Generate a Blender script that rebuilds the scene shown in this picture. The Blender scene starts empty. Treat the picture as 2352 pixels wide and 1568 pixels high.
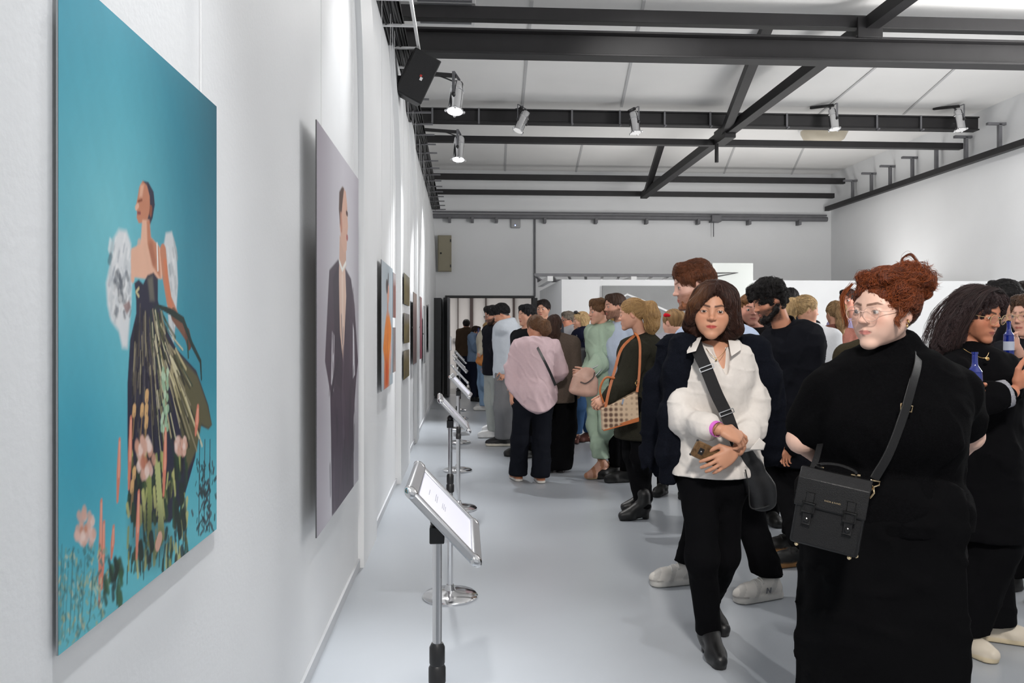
import bpy, math, random
import numpy as np
from mathutils import Vector, Matrix

# ------------------------------------------------------------------ camera, world, exposure
H = 1.42                      # camera height
F = 1829.0                    # focal length in px of the 2352 px wide frame (28 mm lens)
TH = math.atan(110.0 / F)     # the camera is turned a little to the right of the hall's axis
C = bpy.context.scene.collection
sc = bpy.context.scene
cam_d = bpy.data.cameras.new('camera'); cam_d.lens = F / 2352 * 36; cam_d.sensor_width = 36; cam_d.shift_y = -24 / 2352     # horizon 24 px above the middle
cam_d.clip_start = 0.02; cam_d.clip_end = 200
cam = bpy.data.objects.new('camera', cam_d); C.objects.link(cam)
cam.location = (0, 0, H); cam.rotation_euler = (math.pi / 2, 0, -TH)
sc.camera = cam
sc.view_settings.view_transform = 'Standard'; sc.view_settings.look = 'None'
sc.view_settings.gamma = 1; sc.view_settings.use_curve_mapping = False
sc.view_settings.exposure = 0.0
w = bpy.data.worlds.new('World'); sc.world = w; w.use_nodes = True
w.node_tree.nodes['Background'].inputs[0].default_value = (0.93, 0.96, 1.0, 1)
w.node_tree.nodes['Background'].inputs[1].default_value = 0.6

def light(name, kind, loc, power, target=None, size=1.0, size_y=None, color=(1, 1, 1), spot=60, blend=0.5):
    d = bpy.data.lights.new(name, kind); d.energy = power; d.color = color
    if kind == 'AREA':
        d.size = size
        if size_y: d.shape = 'RECTANGLE'; d.size_y = size_y
    elif kind == 'SPOT':
        d.spot_size = math.radians(spot); d.spot_blend = blend; d.shadow_soft_size = size
    else: d.shadow_soft_size = size
    o = bpy.data.objects.new(name, d); C.objects.link(o); o.location = loc
    if target is not None:
        o.rotation_euler = (Vector(target) - Vector(loc)).to_track_quat('-Z', 'Y').to_euler()
    return o
CEIL = 5.05
# added overhead fill for the near half of the hall, above the frame
light('overhead_fill', 'AREA', (4.2, 2.2, CEIL - 0.06), 20, (4.2, 2.2, 0), 7, 6, (1, 0.985, 0.96))
# added upward ceiling fills, two out of view and one hidden atop the partition
light('ceiling_fill_near', 'AREA', (5.0, 0.0, 3.3), 70, (5.0, 2.6, 7.0), 6, 4.0, (1, 0.99, 0.98))
light('ceiling_fill_side', 'AREA', (7.7, 6.2, 3.3), 430, (3.0, 9.8, 6.6), 1.2, 6.5, (1, 0.99, 0.98))
light('ceiling_fill_partition', 'AREA', (5.2, 14.6, 2.35), 90, (5.2, 14.0, 6), 6, 2.4, (1, 0.98, 0.96))
# spots above the left wall, close to it, each raking down and towards the camera
for (x, y, z, tx, ty, tz, e, a) in ((-0.36, 1.9, 4.4, -0.64, 1.5, 0.8, 230, 34), (-0.33, 4.8, 4.2, -0.64, 3.2, 0.7, 300, 34), (-0.08, 8.2, 3.7, -0.62, 6.4, 0.6, 680, 38), (-0.08, 10.8, 3.7, -0.62, 9.0, 0.6, 700, 38),
                                    (-0.2, 13.0, 4.2, -0.62, 11.6, 0.8, 950, 40), (0.2, 0.6, 4.7, -0.3, 2.2, 0, 480, 40), (0.2, 8.25, 3.6, 0.2, 7.2, 0, 160, 50), (1.0, 3.0, 4.7, 0.0, 3.6, 0, 300, 26)):
    light('wall_wash_spot', 'SPOT', (x, y, z), e, (tx, ty, tz), 0.05, color=(0.97, 0.985, 1.0), spot=a, blend=1.0)
light('key_spot', 'SPOT', (-0.3, 7.4, 4.5), 330, (2.2, 3.4, 0.6), 0.08, color=(1, 0.98, 0.95), spot=80, blend=0.6)
light('front_spot', 'SPOT', (0.2, -1.6, 4.3), 1100, (2.0, 3.2, 1.2), 0.3, color=(1, 0.95, 0.9), spot=64, blend=0.7)
for x, e in ((2.0, 200),): light('partition_spot', 'SPOT', (x, 6.2, 4.85), e, (x + 0.2, 12.4, 1.5), 0.1, color=(1, 0.98, 0.96), spot=62, blend=0.8)
light('right_wall_spot', 'SPOT', (6.6, 9.5, 4.6), 170, (8.5, 12.4, 2.6), 0.1, color=(1, 0.98, 0.96), spot=70, blend=1.0)

# ------------------------------------------------------------------ pixel rays (frame of 2352 x 1568)
FW = np.array([math.sin(TH), math.cos(TH), 0.0]); RT = np.array([math.cos(TH), -math.sin(TH), 0.0])
O = np.array([0, 0, H])
def ray(px, py):
    return FW + RT * ((px - 1176) / F) + np.array([0, 0, (760 - py) / F])
def atY(px, py, Y):
    d = ray(px, py); return O + d * (Y / d[1])
def atX(px, py, X):
    d = ray(px, py); return O + d * (X / d[0])
def atZ(px, py, Z=0.0):
    d = ray(px, py); return O + d * ((Z - H) / d[2])

# ------------------------------------------------------------------ tags
def tag(o, label, cat, group=None, kind=None):
    o['label'] = label; o['category'] = cat
    if group: o['group'] = group
    if kind: o['kind'] = kind
    return o
def empty(name, loc, label=None, cat=None, group=None, rz=0):
    o = bpy.data.objects.new(name, None); C.objects.link(o); o.location = loc
    o.rotation_euler = (0, 0, rz); o.empty_display_size = 0.1
    if label: tag(o, label, cat, group)
    return o
def copy_tree(o, parent=None):
    c = o.copy(); C.objects.link(c); c.parent = parent
    for ch in list(o.children): copy_tree(ch, c)
    return c

# ------------------------------------------------------------------ materials
MATS = {}
def srgb(r, g, b):
    f = lambda c: (c / 255 / 12.92) if c / 255 <= 0.04045 else ((c / 255 + 0.055) / 1.055) ** 2.4
    return (f(r), f(g), f(b))
def mat(name, color=(0.8, 0.8, 0.8), rough=0.5, metal=0.0, bump=0.0, bscale=200.0, var=0.0, vscale=4.0, attr=False,
        emit=None, estr=1.0, trans=0.0, spec=0.5, coat=0.0, stretch=None, alpha=1.0, sheen=0.0, rvar=0.0):
    if name in MATS: return MATS[name]
    m = bpy.data.materials.new(name); m.use_nodes = True; nt = m.node_tree; b = nt.nodes['Principled BSDF']
    b.inputs['Roughness'].default_value = rough; b.inputs['Metallic'].default_value = metal
    b.inputs['Specular IOR Level'].default_value = spec
    b.inputs['Transmission Weight'].default_value = trans
    b.inputs['Coat Weight'].default_value = coat; b.inputs['Alpha'].default_value = alpha
    b.inputs['Sheen Weight'].default_value = sheen
    col = None
    if attr:
        a = nt.nodes.new('ShaderNodeAttribute'); a.attribute_name = 'Col'; col = a.outputs['Color']
    else: b.inputs['Base Color'].default_value = (*color, 1)
    tc = nt.nodes.new('ShaderNodeTexCoord'); src = tc.outputs['Object']
    if stretch:
        mp = nt.nodes.new('ShaderNodeMapping'); mp.inputs['Scale'].default_value = stretch
        nt.links.new(src, mp.inputs['Vector']); src = mp.outputs['Vector']
    if var or rvar:
        n = nt.nodes.new('ShaderNodeTexNoise'); n.inputs['Scale'].default_value = vscale; n.inputs['Detail'].default_value = 5
        nt.links.new(src, n.inputs['Vector'])
    if var:
        mr = nt.nodes.new('ShaderNodeMapRange'); mr.inputs['From Min'].default_value = 0.3; mr.inputs['From Max'].default_value = 0.7
        mr.inputs['To Min'].default_value = 1 - var; mr.inputs['To Max'].default_value = 1 + var
        nt.links.new(n.outputs['Fac'], mr.inputs['Value'])
        mx = nt.nodes.new('ShaderNodeVectorMath'); mx.operation = 'SCALE'
        if col is not None: nt.links.new(col, mx.inputs[0])
        else: mx.inputs[0].default_value = color
        nt.links.new(mr.outputs['Result'], mx.inputs['Scale']); col = mx.outputs['Vector']
    if rvar:
        mr2 = nt.nodes.new('ShaderNodeMapRange'); mr2.inputs['To Min'].default_value = rough - rvar; mr2.inputs['To Max'].default_value = rough + rvar
        nt.links.new(n.outputs['Fac'], mr2.inputs['Value']); nt.links.new(mr2.outputs['Result'], b.inputs['Roughness'])
    if col is not None: nt.links.new(col, b.inputs['Base Color'])
    if bump:
        n2 = nt.nodes.new('ShaderNodeTexNoise'); n2.inputs['Scale'].default_value = bscale; n2.inputs['Detail'].default_value = 3
        nt.links.new(src, n2.inputs['Vector'])
        bp = nt.nodes.new('ShaderNodeBump'); bp.inputs['Strength'].default_value = bump; bp.inputs['Distance'].default_value = 0.01
        nt.links.new(n2.outputs['Fac'], bp.inputs['Height']); nt.links.new(bp.outputs['Normal'], b.inputs['Normal'])
    if emit:
        b.inputs['Emission Color'].default_value = (*emit, 1); b.inputs['Emission Strength'].default_value = estr
    MATS[name] = m
    return m

# ------------------------------------------------------------------ mesh builder
class MB:
    def __init__(s): s.v = []; s.f = []; s.m = []; s.c = None
    def add(s, vs, fs, mi=0):
        o = len(s.v); s.v += [tuple(map(float, p)) for p in vs]; s.f += [tuple(i + o for i in f) for f in fs]; s.m += [mi] * len(fs)
    def box(s, lo, hi, mi=0, R=None, o=(0, 0, 0)):
        x0, y0, z0 = lo; x1, y1, z1 = hi
        vs = [(x0, y0, z0), (x1, y0, z0), (x1, y1, z0), (x0, y1, z0), (x0, y0, z1), (x1, y0, z1), (x1, y1, z1), (x0, y1, z1)]
        if R is not None: vs = [tuple(Vector(o) + R @ Vector(p)) for p in vs]
        s.add(vs, [(0, 3, 2, 1), (4, 5, 6, 7), (0, 1, 5, 4), (1, 2, 6, 5), (2, 3, 7, 6), (3, 0, 4, 7)], mi); return s
    def bar(s, a, b, wd, ht, up=(0, 0, 1), mi=0):
        a = Vector(a); b = Vector(b); d = (b - a); L = d.length; d.normalize()
        u = Vector(up); r = d.cross(u)
        if r.length < 1e-4: u = Vector((1, 0, 0)); r = d.cross(u)
        r.normalize(); u = r.cross(d)
        R = Matrix((r, d, u)).transposed()
        return s.box((-wd / 2, 0, -ht / 2), (wd / 2, L, ht / 2), mi, R, a)
    def tube(s, pts, r, n=8, mi=0, flat=None, cap=True, closed=False):
        pts = [Vector(p) for p in pts]; N = len(pts)
        rs = r if isinstance(r, (list, tuple)) else [r] * N
        vs = []; ref = None
        for i, p in enumerate(pts):
            if closed: t = pts[(i + 1) % N] - pts[i - 1]
            else: t = pts[min(i + 1, N - 1)] - pts[max(i - 1, 0)]
            t.normalize()
            if ref is None:
                ref = Vector((0, 0, 1)) if abs(t.z) < 0.9 else Vector((1, 0, 0))
                if flat is not None: ref = Vector(flat)
            u = ref - t * ref.dot(t)
            if u.length < 1e-5: u = t.orthogonal()
            u.normalize(); v = t.cross(u); ref = u if flat is None else ref
            k = 1.0
            for j in range(n):
                a = 2 * math.pi * j / n
                vs.append(p + u * (math.cos(a) * rs[i]) + v * (math.sin(a) * rs[i]))
        fs = []
        for i in range(N if closed else N - 1):
            for j in range(n):
                a = i * n + j; b = i * n + (j + 1) % n; i2 = (i + 1) % N
                fs.append((a, b, i2 * n + (j + 1) % n, i2 * n + j))
        if cap and not closed:
            fs.append(tuple(range(n - 1, -1, -1))); fs.append(tuple((N - 1) * n + j for j in range(n)))
        s.add(vs, fs, mi); return s
    def strap(s, pts, nrm, width, th, mi=0):
        # flat ribbon along pts, its flat side facing nrm (one or one per point)
        pts = [Vector(p) for p in pts]; N = len(pts); vs = []
        for i, p in enumerate(pts):
            t = (pts[min(i + 1, N - 1)] - pts[max(i - 1, 0)]).normalized()
            n = Vector(nrm[i]) if isinstance(nrm[0], (list, tuple, Vector, np.ndarray)) else Vector(nrm)
            n = (n - t * n.dot(t)).normalized(); sd = t.cross(n)
            w_ = width[i] if isinstance(width, (list, tuple)) else width
            for a, b in ((-1, -1), (1, -1), (1, 1), (-1, 1)): vs.append(p + sd * (a * w_ / 2) + n * (b * th / 2))
        fs = [(0, 1, 2, 3), tuple((N - 1) * 4 + j for j in (3, 2, 1, 0))]
        for i in range(N - 1):
            for j in range(4):
                fs.append((i * 4 + j, i * 4 + (j + 1) % 4, (i + 1) * 4 + (j + 1) % 4, (i + 1) * 4 + j))
        s.add(vs, fs, mi); return s
    def lathe(s, prof, c=(0, 0, 0), n=32, R=None, mi=0, cap=True):
        vs = []
        for (r, z) in prof:
            for j in range(n):
                a = 2 * math.pi * j / n; p = Vector((r * math.cos(a), r * math.sin(a), z))
                if R is not None: p = R @ p
                vs.append(Vector(c) + p)
        fs = []
        for i in range(len(prof) - 1):
            for j in range(n): fs.append((i * n + j, i * n + (j + 1) % n, (i + 1) * n + (j + 1) % n, (i + 1) * n + j))
        if cap: fs.append(tuple(range(n - 1, -1, -1))); fs.append(tuple((len(prof) - 1) * n + j for j in range(n)))
        s.add(vs, fs, mi); return s
    def ball(s, c, r, n=12, R=None, mi=0):
        r = r if isinstance(r, (list, tuple)) else (r, r, r); vs = []
        for i in range(1, n):
            th = math.pi * i / n
            for j in range(2 * n):
                a = math.pi * j / n; p = Vector((r[0] * math.sin(th) * math.cos(a), r[1] * math.sin(th) * math.sin(a), r[2] * math.cos(th)))
                if R is not None: p = R @ p
                vs.append(Vector(c) + p)
        t = Vector((0, 0, r[2])); t = R @ t if R is not None else t
        vs += [Vector(c) + t, Vector(c) - t]; k = 2 * n; fs = []
        for i in range(n - 2):
            for j in range(k): fs.append((i * k + j, (i + 1) * k + j, (i + 1) * k + (j + 1) % k, i * k + (j + 1) % k))
        T = (n - 1) * k
        for j in range(k): fs.append((T, j, (j + 1) % k)); fs.append((T + 1, (n - 2) * k + (j + 1) % k, (n - 2) * k + j))
        s.add(vs, fs, mi); return s
    def poly(s, pts, th, nrm, mi=0):
        # a flat outline with real thickness th along nrm
        n = Vector(nrm).normalized() * th; k = len(pts); p0 = [Vector(p) for p in pts]
        s.add(p0 + [p + n for p in p0], [tuple(range(k)), tuple(range(2 * k - 1, k - 1, -1))] +
              [((i + 1) % k, i, k + i, k + (i + 1) % k) for i in range(k)], mi); return s
    def build(s, name, m, parent=None, bevel=0, smooth=None, seg=2, org=None):
        me = bpy.data.meshes.new(name); v = s.v
        o = bpy.data.objects.new(name, me)
        off = Vector((0, 0, 0))
        if org is not None: off = Vector(org); o.location = off
        elif parent is not None: off = parent.matrix_basis.translation if parent.parent is None else off
        if parent is not None and org is None and parent.rotation_euler.z == 0:
            q = parent; off = Vector((0, 0, 0))
            while q is not None: off += q.location; q = q.parent
        elif parent is not None and org is None: off = Vector((0, 0, 0))
        me.from_pydata([(p[0] - off.x, p[1] - off.y, p[2] - off.z) for p in v], [], s.f)
        for x in (m if isinstance(m, (list, tuple)) else [m]): me.materials.append(x)
        me.polygons.foreach_set('material_index', s.m)
        me.update()
        C.objects.link(o); o.parent = parent
        if bevel:
            b = o.modifiers.new('bevel', 'BEVEL'); b.width = bevel; b.segments = seg; b.limit_method = 'ANGLE'; b.angle_limit = 0.6
        if smooth or bevel:
            me.polygons.foreach_set('use_smooth', [True] * len(s.f))
            if smooth != 'all':
                me.set_sharp_from_angle(angle=math.radians(38 if smooth is None or smooth is True else smooth))
        return o
# ------------------------------------------------------------------ sculpting: signed distance fields meshed with surface nets
def V(*a): return np.array(a, dtype=np.float64)
def unit(v): v = np.asarray(v, float); return v / (np.linalg.norm(v) + 1e-12)
class SDF:
    def __init__(s, lo, hi, h, fine=()):
        s.ax = []
        for i in range(3):
            x = lo[i]; L = []
            while x < hi[i]:
                L.append(x); st = h
                for (flo, fhi, fh) in fine:
                    if flo[i] <= x <= fhi[i]: st = min(st, fh)
                    elif flo[i] - st < x < flo[i]: st = max(min(st, flo[i] - x), fh)
                x += st
            s.ax.append(np.array(L, np.float32))
        s.d = np.full([len(a) for a in s.ax], 1e3, np.float32); s.h = h
    def _sl(s, lo, hi, k):
        sl = []
        for i in range(3):
            a = np.searchsorted(s.ax[i], lo[i] - k); b = np.searchsorted(s.ax[i], hi[i] + k)
            if b <= a: return None
            sl.append(slice(a, b))
        X = s.ax[0][sl[0]][:, None, None]; Y = s.ax[1][sl[1]][None, :, None]; Z = s.ax[2][sl[2]][None, None, :]
        return tuple(sl), X, Y, Z
    def _put(s, sl, e, k, op):
        d = s.d[sl]; e = e.astype(np.float32)
        if op == 'u':
            if k > 0:
                hh = np.maximum(k - np.abs(d - e), 0) / k; s.d[sl] = np.minimum(d, e) - hh * hh * (k * 0.25)
            else: s.d[sl] = np.minimum(d, e)
        else:
            e = -e
            if k > 0:
                hh = np.maximum(k - np.abs(d - e), 0) / k; s.d[sl] = np.maximum(d, e) + hh * hh * (k * 0.25)
            else: s.d[sl] = np.maximum(d, e)
    def seg(s, a, b, ra, rb=None, k=0.02, op='u'):
        rb = ra if rb is None else rb; a = np.asarray(a, float); b = np.asarray(b, float); R = max(ra, rb)
        q = s._sl(np.minimum(a, b) - R, np.maximum(a, b) + R, k + 2.2 * s.h)
        if q is None: return s
        sl, X, Y, Z = q; ab = b - a; L2 = float(ab @ ab) + 1e-12
        x = X - a[0]; y = Y - a[1]; z = Z - a[2]
        t = np.clip((x * ab[0] + y * ab[1] + z * ab[2]) / L2, 0, 1)
        e = np.sqrt((x - ab[0] * t) ** 2 + (y - ab[1] * t) ** 2 + (z - ab[2] * t) ** 2) - (ra + (rb - ra) * t)
        s._put(sl, e, k, op); return s
    def path(s, pts, rs, k=0.015):
        for i in range(len(pts) - 1): s.seg(pts[i], pts[i + 1], rs[i], rs[i + 1], k)
        return s
    def ell(s, c, r, R=None, k=0.02, op='u'):
        c = np.asarray(c, float); r = np.asarray(r, float)
        ext = r if R is None else np.sqrt(((R * r[None, :]) ** 2).sum(1))
        q = s._sl(c - ext, c + ext, k + 2.2 * s.h)
        if q is None: return s
        sl, X, Y, Z = q; x = X - c[0]; y = Y - c[1]; z = Z - c[2]
        if R is not None: x, y, z = (x * R[0, i] + y * R[1, i] + z * R[2, i] for i in range(3))
        n = np.sqrt((x / r[0]) ** 2 + (y / r[1]) ** 2 + (z / r[2]) ** 2)
        n2 = np.sqrt((x / r[0] ** 2) ** 2 + (y / r[1] ** 2) ** 2 + (z / r[2] ** 2) ** 2) + 1e-9
        s._put(sl, n * (n - 1) / n2, k, op); return s
    def box(s, c, r, R=None, rnd=0.005, k=0.0, op='u'):
        c = np.asarray(c, float); r = np.asarray(r, float)
        ext = r if R is None else (np.abs(R) * r[None, :]).sum(1)
        q = s._sl(c - ext, c + ext, k + 2.2 * s.h)
        if q is None: return s
        sl, X, Y, Z = q; x = X - c[0]; y = Y - c[1]; z = Z - c[2]
        if R is not None: x, y, z = (x * R[0, i] + y * R[1, i] + z * R[2, i] for i in range(3))
        x, y, z = np.abs(x) - r[0] + rnd, np.abs(y) - r[1] + rnd, np.abs(z) - r[2] + rnd
        e = np.sqrt(np.maximum(x, 0) ** 2 + np.maximum(y, 0) ** 2 + np.maximum(z, 0) ** 2) + np.minimum(np.maximum(np.maximum(x, y), z), 0) - rnd
        s._put(sl, e, k, op); return s
    def loft(s, nodes, k=0.02, p=2.0):
        # nodes: (centre, half width, half depth, unit right vector in plan)
        c = [np.asarray(n[0], float) for n in nodes]; W = max(max(n[1], n[2]) for n in nodes)
        q = s._sl(np.min(c, 0) - W, np.max(c, 0) + W, k + 2.2 * s.h)
        if q is None: return s
        sl, X, Y, Z = q; E = None
        for i in range(len(nodes) - 1):
            a, b = c[i], c[i + 1]; ab = b - a; L = np.linalg.norm(ab)
            x = X - a[0]; y = Y - a[1]; z = Z - a[2]
            tu = (x * ab[0] + y * ab[1] + z * ab[2]) / (L * L); t = np.clip(tu, 0, 1)
            w_ = nodes[i][1] + (nodes[i + 1][1] - nodes[i][1]) * t; d_ = nodes[i][2] + (nodes[i + 1][2] - nodes[i][2]) * t
            r0 = unit(nodes[i][3] + nodes[i + 1][3]); ax = ab / L
            r = unit(r0 - ax * (r0 @ ax)); f = np.cross(ax, r)
            px, py, pz = x - ab[0] * t, y - ab[1] * t, z - ab[2] * t
            u = px * r[0] + py * r[1] + pz * r[2]; v = px * f[0] + py * f[1] + pz * f[2]; e = (tu - t) * L
            m = np.minimum(w_, d_)
            if p == 2.0: g = np.sqrt((u / w_) ** 2 + (v / d_) ** 2 + (e / m) ** 2)
            else: g = (np.abs(u / w_) ** p + np.abs(v / d_) ** p + np.abs(e / m) ** p) ** (1 / p)
            g = (g - 1) * m
            E = g if E is None else np.minimum(E, g)
        s._put(sl, E, k, 'u'); return s
    def cut(s, n, o, k=0.0):
        n = unit(n); e = (s.ax[0][:, None, None] - o[0]) * n[0] + (s.ax[1][None, :, None] - o[1]) * n[1] + (s.ax[2][None, None, :] - o[2]) * n[2]
        e = e.astype(np.float32)
        if k > 0:
            hh = np.maximum(k - np.abs(s.d - e), 0) / k; s.d = np.maximum(s.d, e) + hh * hh * (k * 0.25)
        else: s.d = np.maximum(s.d, e)
        return s
    def warp(s, fn, band=0.05):
        ix = np.nonzero(np.abs(s.d) < band)
        if len(ix[0]):
            P = np.stack([s.ax[i][ix[i]] for i in range(3)], 1).astype(np.float64); s.d[ix] += fn(P).astype(np.float32)
        return s
    def mesh(s):
        d = s.d; ins = d < 0
        for i in range(3):     # close the surface at the grid's border
            ix = [slice(None)] * 3
            for e in (0, -1): ix[i] = e; d[tuple(ix)] = np.maximum(d[tuple(ix)], 1e-3)
        ins = d < 0
        cs = np.zeros([n - 1 for n in d.shape], np.uint8)
        offs = [(i, j, k) for i in (0, 1) for j in (0, 1) for k in (0, 1)]
        for (i, j, k) in offs: cs += ins[i:i + cs.shape[0], j:j + cs.shape[1], k:k + cs.shape[2]]
        act = np.nonzero((cs > 0) & (cs < 8)); idx = np.full(cs.shape, -1, np.int32); n = len(act[0])
        idx[act] = np.arange(n)
        val = {o: d[act[0] + o[0], act[1] + o[1], act[2] + o[2]] for o in offs}
        pos = np.zeros((n, 3)); cnt = np.zeros(n)
        lo = [s.ax[i][act[i]] for i in range(3)]; hi = [s.ax[i][act[i] + 1] for i in range(3)]
        for a in offs:
            for ax in range(3):
                if a[ax]: continue
                b = list(a); b[ax] = 1; b = tuple(b); va, vb = val[a], val[b]
                m = (va < 0) != (vb < 0); t = np.where(m, va / np.where(m, va - vb, 1), 0)
                t = np.clip(t, 0.02, 0.98)
                for i in range(3):
                    p = (lo[i] + (hi[i] - lo[i]) * t) if i == ax else (hi[i] if a[i] else lo[i])
                    pos[:, i] += np.where(m, p, 0)
                cnt += m
        pos /= np.maximum(cnt, 1)[:, None]
        quads = []
        for ax in range(3):
            u, v = (ax + 1) % 3, (ax + 2) % 3
            A = [slice(None)] * 3; B = [slice(None)] * 3; A[ax] = slice(0, -1); B[ax] = slice(1, None)
            ia, ib = ins[tuple(A)], ins[tuple(B)]
            e = np.nonzero(ia != ib); keep = (e[u] > 0) & (e[v] > 0) & (e[u] < cs.shape[u]) & (e[v] < cs.shape[v])
            e = [q[keep] for q in e]; fl = ia[tuple(e)]
            def at(du, dv):
                q = list(e); q[u] = e[u] - du; q[v] = e[v] - dv; return idx[tuple(q)]
            Q = np.stack([at(1, 1), at(0, 1), at(0, 0), at(1, 0)], 1)
            Q[~fl] = Q[~fl][:, ::-1]; quads.append(Q)
        return pos, np.concatenate(quads)

def relax(pos, q, it=1, f=0.5):
    # light smoothing of the netted surface
    e = np.concatenate([q[:, [0, 1]], q[:, [1, 2]], q[:, [2, 3]], q[:, [3, 0]]])
    for _ in range(it):
        acc = np.zeros_like(pos); n = np.zeros(len(pos))
        for a, b in ((0, 1), (1, 0)):
            for i in range(3): acc[:, i] += np.bincount(e[:, a], pos[e[:, b], i], len(pos))
            n += np.bincount(e[:, a], minlength=len(pos))
        pos = pos + (acc / np.maximum(n, 1)[:, None] - pos) * f
    return pos
def mesh_obj(name, pos, q, m, parent=None, org=(0, 0, 0), col=None):
    me = bpy.data.meshes.new(name); n = len(pos); k = len(q)
    me.vertices.add(n); me.loops.add(k * 4); me.polygons.add(k)
    me.vertices.foreach_set('co', (pos - np.asarray(org)).astype(np.float32).ravel())
    me.loops.foreach_set('vertex_index', q.astype(np.int32).ravel())
    me.polygons.foreach_set('loop_start', np.arange(0, 4 * k, 4, dtype=np.int32))
    me.polygons.foreach_set('use_smooth', np.ones(k, bool))
    me.update(calc_edges=True); me.validate()
    if col is not None:
        a = me.color_attributes.new('Col', 'FLOAT_COLOR', 'POINT')
        cc = np.ones((n, 4), np.float32); cc[:, :3] = col; a.data.foreach_set('color', cc.ravel())
    for x in (m if isinstance(m, (list, tuple)) else [m]): me.materials.append(x)
    o = bpy.data.objects.new(name, me); C.objects.link(o)
    if parent is not None: o.parent = parent
    else: o.location = org
    return o
def flat(pos, c): return np.tile(np.asarray(c, float)[None, :3], (len(pos), 1))
def mixc(col, c, w):
    w = np.clip(w, 0, 1)[:, None]; return col * (1 - w) + np.asarray(c)[None, :] * w
def sstep(a, b, x): t = np.clip((x - a) / (b - a), 0, 1); return t * t * (3 - 2 * t)
def wob(P, f, seed=0):
    # cheap smooth noise in about -1..1
    r = np.random.RandomState(seed); o = np.zeros(len(P))
    for i in range(4):
        k = r.normal(size=3) * f; k2 = r.normal(size=3) * f * 0.6
        o += np.sin(P @ k + r.rand() * 6 + 1.6 * np.sin(P @ k2 + r.rand() * 6))
    return o / 2.6
# ------------------------------------------------------------------ the hall
WHITE = mat('wall_paint', srgb(232, 233, 234), 0.6, bump=0.06, bscale=60, var=0.02, vscale=1.2)
CEILM = mat('ceiling_paint', srgb(232, 231, 229), 0.8, bump=0.05, bscale=40, var=0.03, vscale=0.8)
FLOORM = mat('floor_epoxy', srgb(164, 169, 175), 0.32, var=0.035, vscale=1.1, spec=0.45, rvar=0.08)
BLACKST = mat('black_steel', (0.012, 0.011, 0.012), 0.55, bump=0.05, bscale=90, var=0.2, vscale=6)
GREYST = mat('grey_steel', (0.15, 0.15, 0.16), 0.5, var=0.1, vscale=8)
WHITEM = mat('white_metal', (0.78, 0.78, 0.78), 0.4, var=0.03)
CHROME = mat('chrome', (0.72, 0.72, 0.73), 0.14, 1.0, rvar=0.05, vscale=30)
ALU = mat('brushed_aluminium', (0.46, 0.47, 0.49), 0.38, 0.85, bump=0.03, bscale=300, stretch=(1, 20, 1))
PLASTIC = mat('black_plastic', (0.015, 0.015, 0.016), 0.4, bump=0.04, bscale=400)
YEND = 18.0; XR = 8.5; YB = -3.0
def hz(py, Y): return H + (760 - py) * Y / F      # height seen at row py, at depth Y
def wallX(z):      # the left wall stands upright and leans back a little towards the cable tray
    t = max(0.0, (z - 2.6) / 2.0); return -0.635 - 0.125 * (t * t if t < 1 else 2 * t - 1)
WPROF = [0.0] + [2.6 + 0.2 * i for i in range(13)]
def struct(name, mb, m, bevel=0):
    o = mb.build(name, m, bevel=bevel); o['kind'] = 'structure'; return o
b = MB(); b.box((-1.6, YB, -0.2), (XR + 0.2, YEND, 0)); struct('floor', b, FLOORM)
b = MB(); b.box((-1.6, YB, CEIL), (XR + 0.2, YEND + 0.3, CEIL + 0.2)); struct('ceiling', b, CEILM)
def wall_run(y0, y1, dep, back, top):
    b = MB(); zs = [z for z in WPROF if z < top] + [top]; n = len(zs); vs = []
    for y in (y0, y1):
        vs += [(wallX(z) + dep, y, z) for z in zs] + [(back(z), y, z) for z in zs[::-1]]
    k = 2 * n; fs = [tuple(range(k)), tuple(range(2 * k - 1, k - 1, -1))] + [((i + 1) % k, i, k + i, k + (i + 1) % k) for i in range(k)]
    b.add(vs, fs); return b
b = wall_run(YB, YEND, 0, lambda z: -1.3, CEIL); struct('wall_left', b, WHITE)
b = MB(); b.box((XR, YB, 0), (XR + 0.2, YEND + 0.2, CEIL)); struct('wall_right', b, WHITE)
# end wall with the wide doorway
dx0, dx1, dz = atY(1029, 0, YEND)[0], atY(1222, 0, YEND)[0], atY(0, 681, YEND)[2]
b = MB(); b.box((wallX(0) - 0.6, YEND, 0), (dx0, YEND + 0.2, CEIL)); b.box((dx1, YEND, 0), (XR + 0.2, YEND + 0.2, CEIL))
b.box((dx0, YEND, dz), (dx1, YEND + 0.2, CEIL)); struct('wall_end', b, WHITE)
# baseboard and pilasters of the left wall
b = MB(); b.box((wallX(0), YB, 0.0), (wallX(0) + 0.012, YEND, 0.055)); struct('baseboard_left', b, mat('skirting', srgb(200, 202, 205), 0.5, var=0.02))
for (p0, p1, dep) in ((836, 866, 0.035), (921, 942, 0.05), (958, 963, 0.04)):
    y0, y1 = atX(p0, 760, -0.635 + dep)[1], atX(p1, 760, -0.635 + dep)[1]; b = wall_run(y0, y1, dep, lambda z: wallX(z) - 0.2, CEIL - 0.01)
    o = struct('wall_left_pilaster', b, WHITE)
# partition block on the right with its pale front
PY = 12.4; PX = atY(1290, 0, PY)[0]; PZ = hz(641, 12.4)
b = MB(); b.box((PX, PY, 0), (XR, 16.0, PZ)); struct('wall_partition', b, mat('partition_paint', srgb(224, 225, 226), 0.6, var=0.015))
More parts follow.
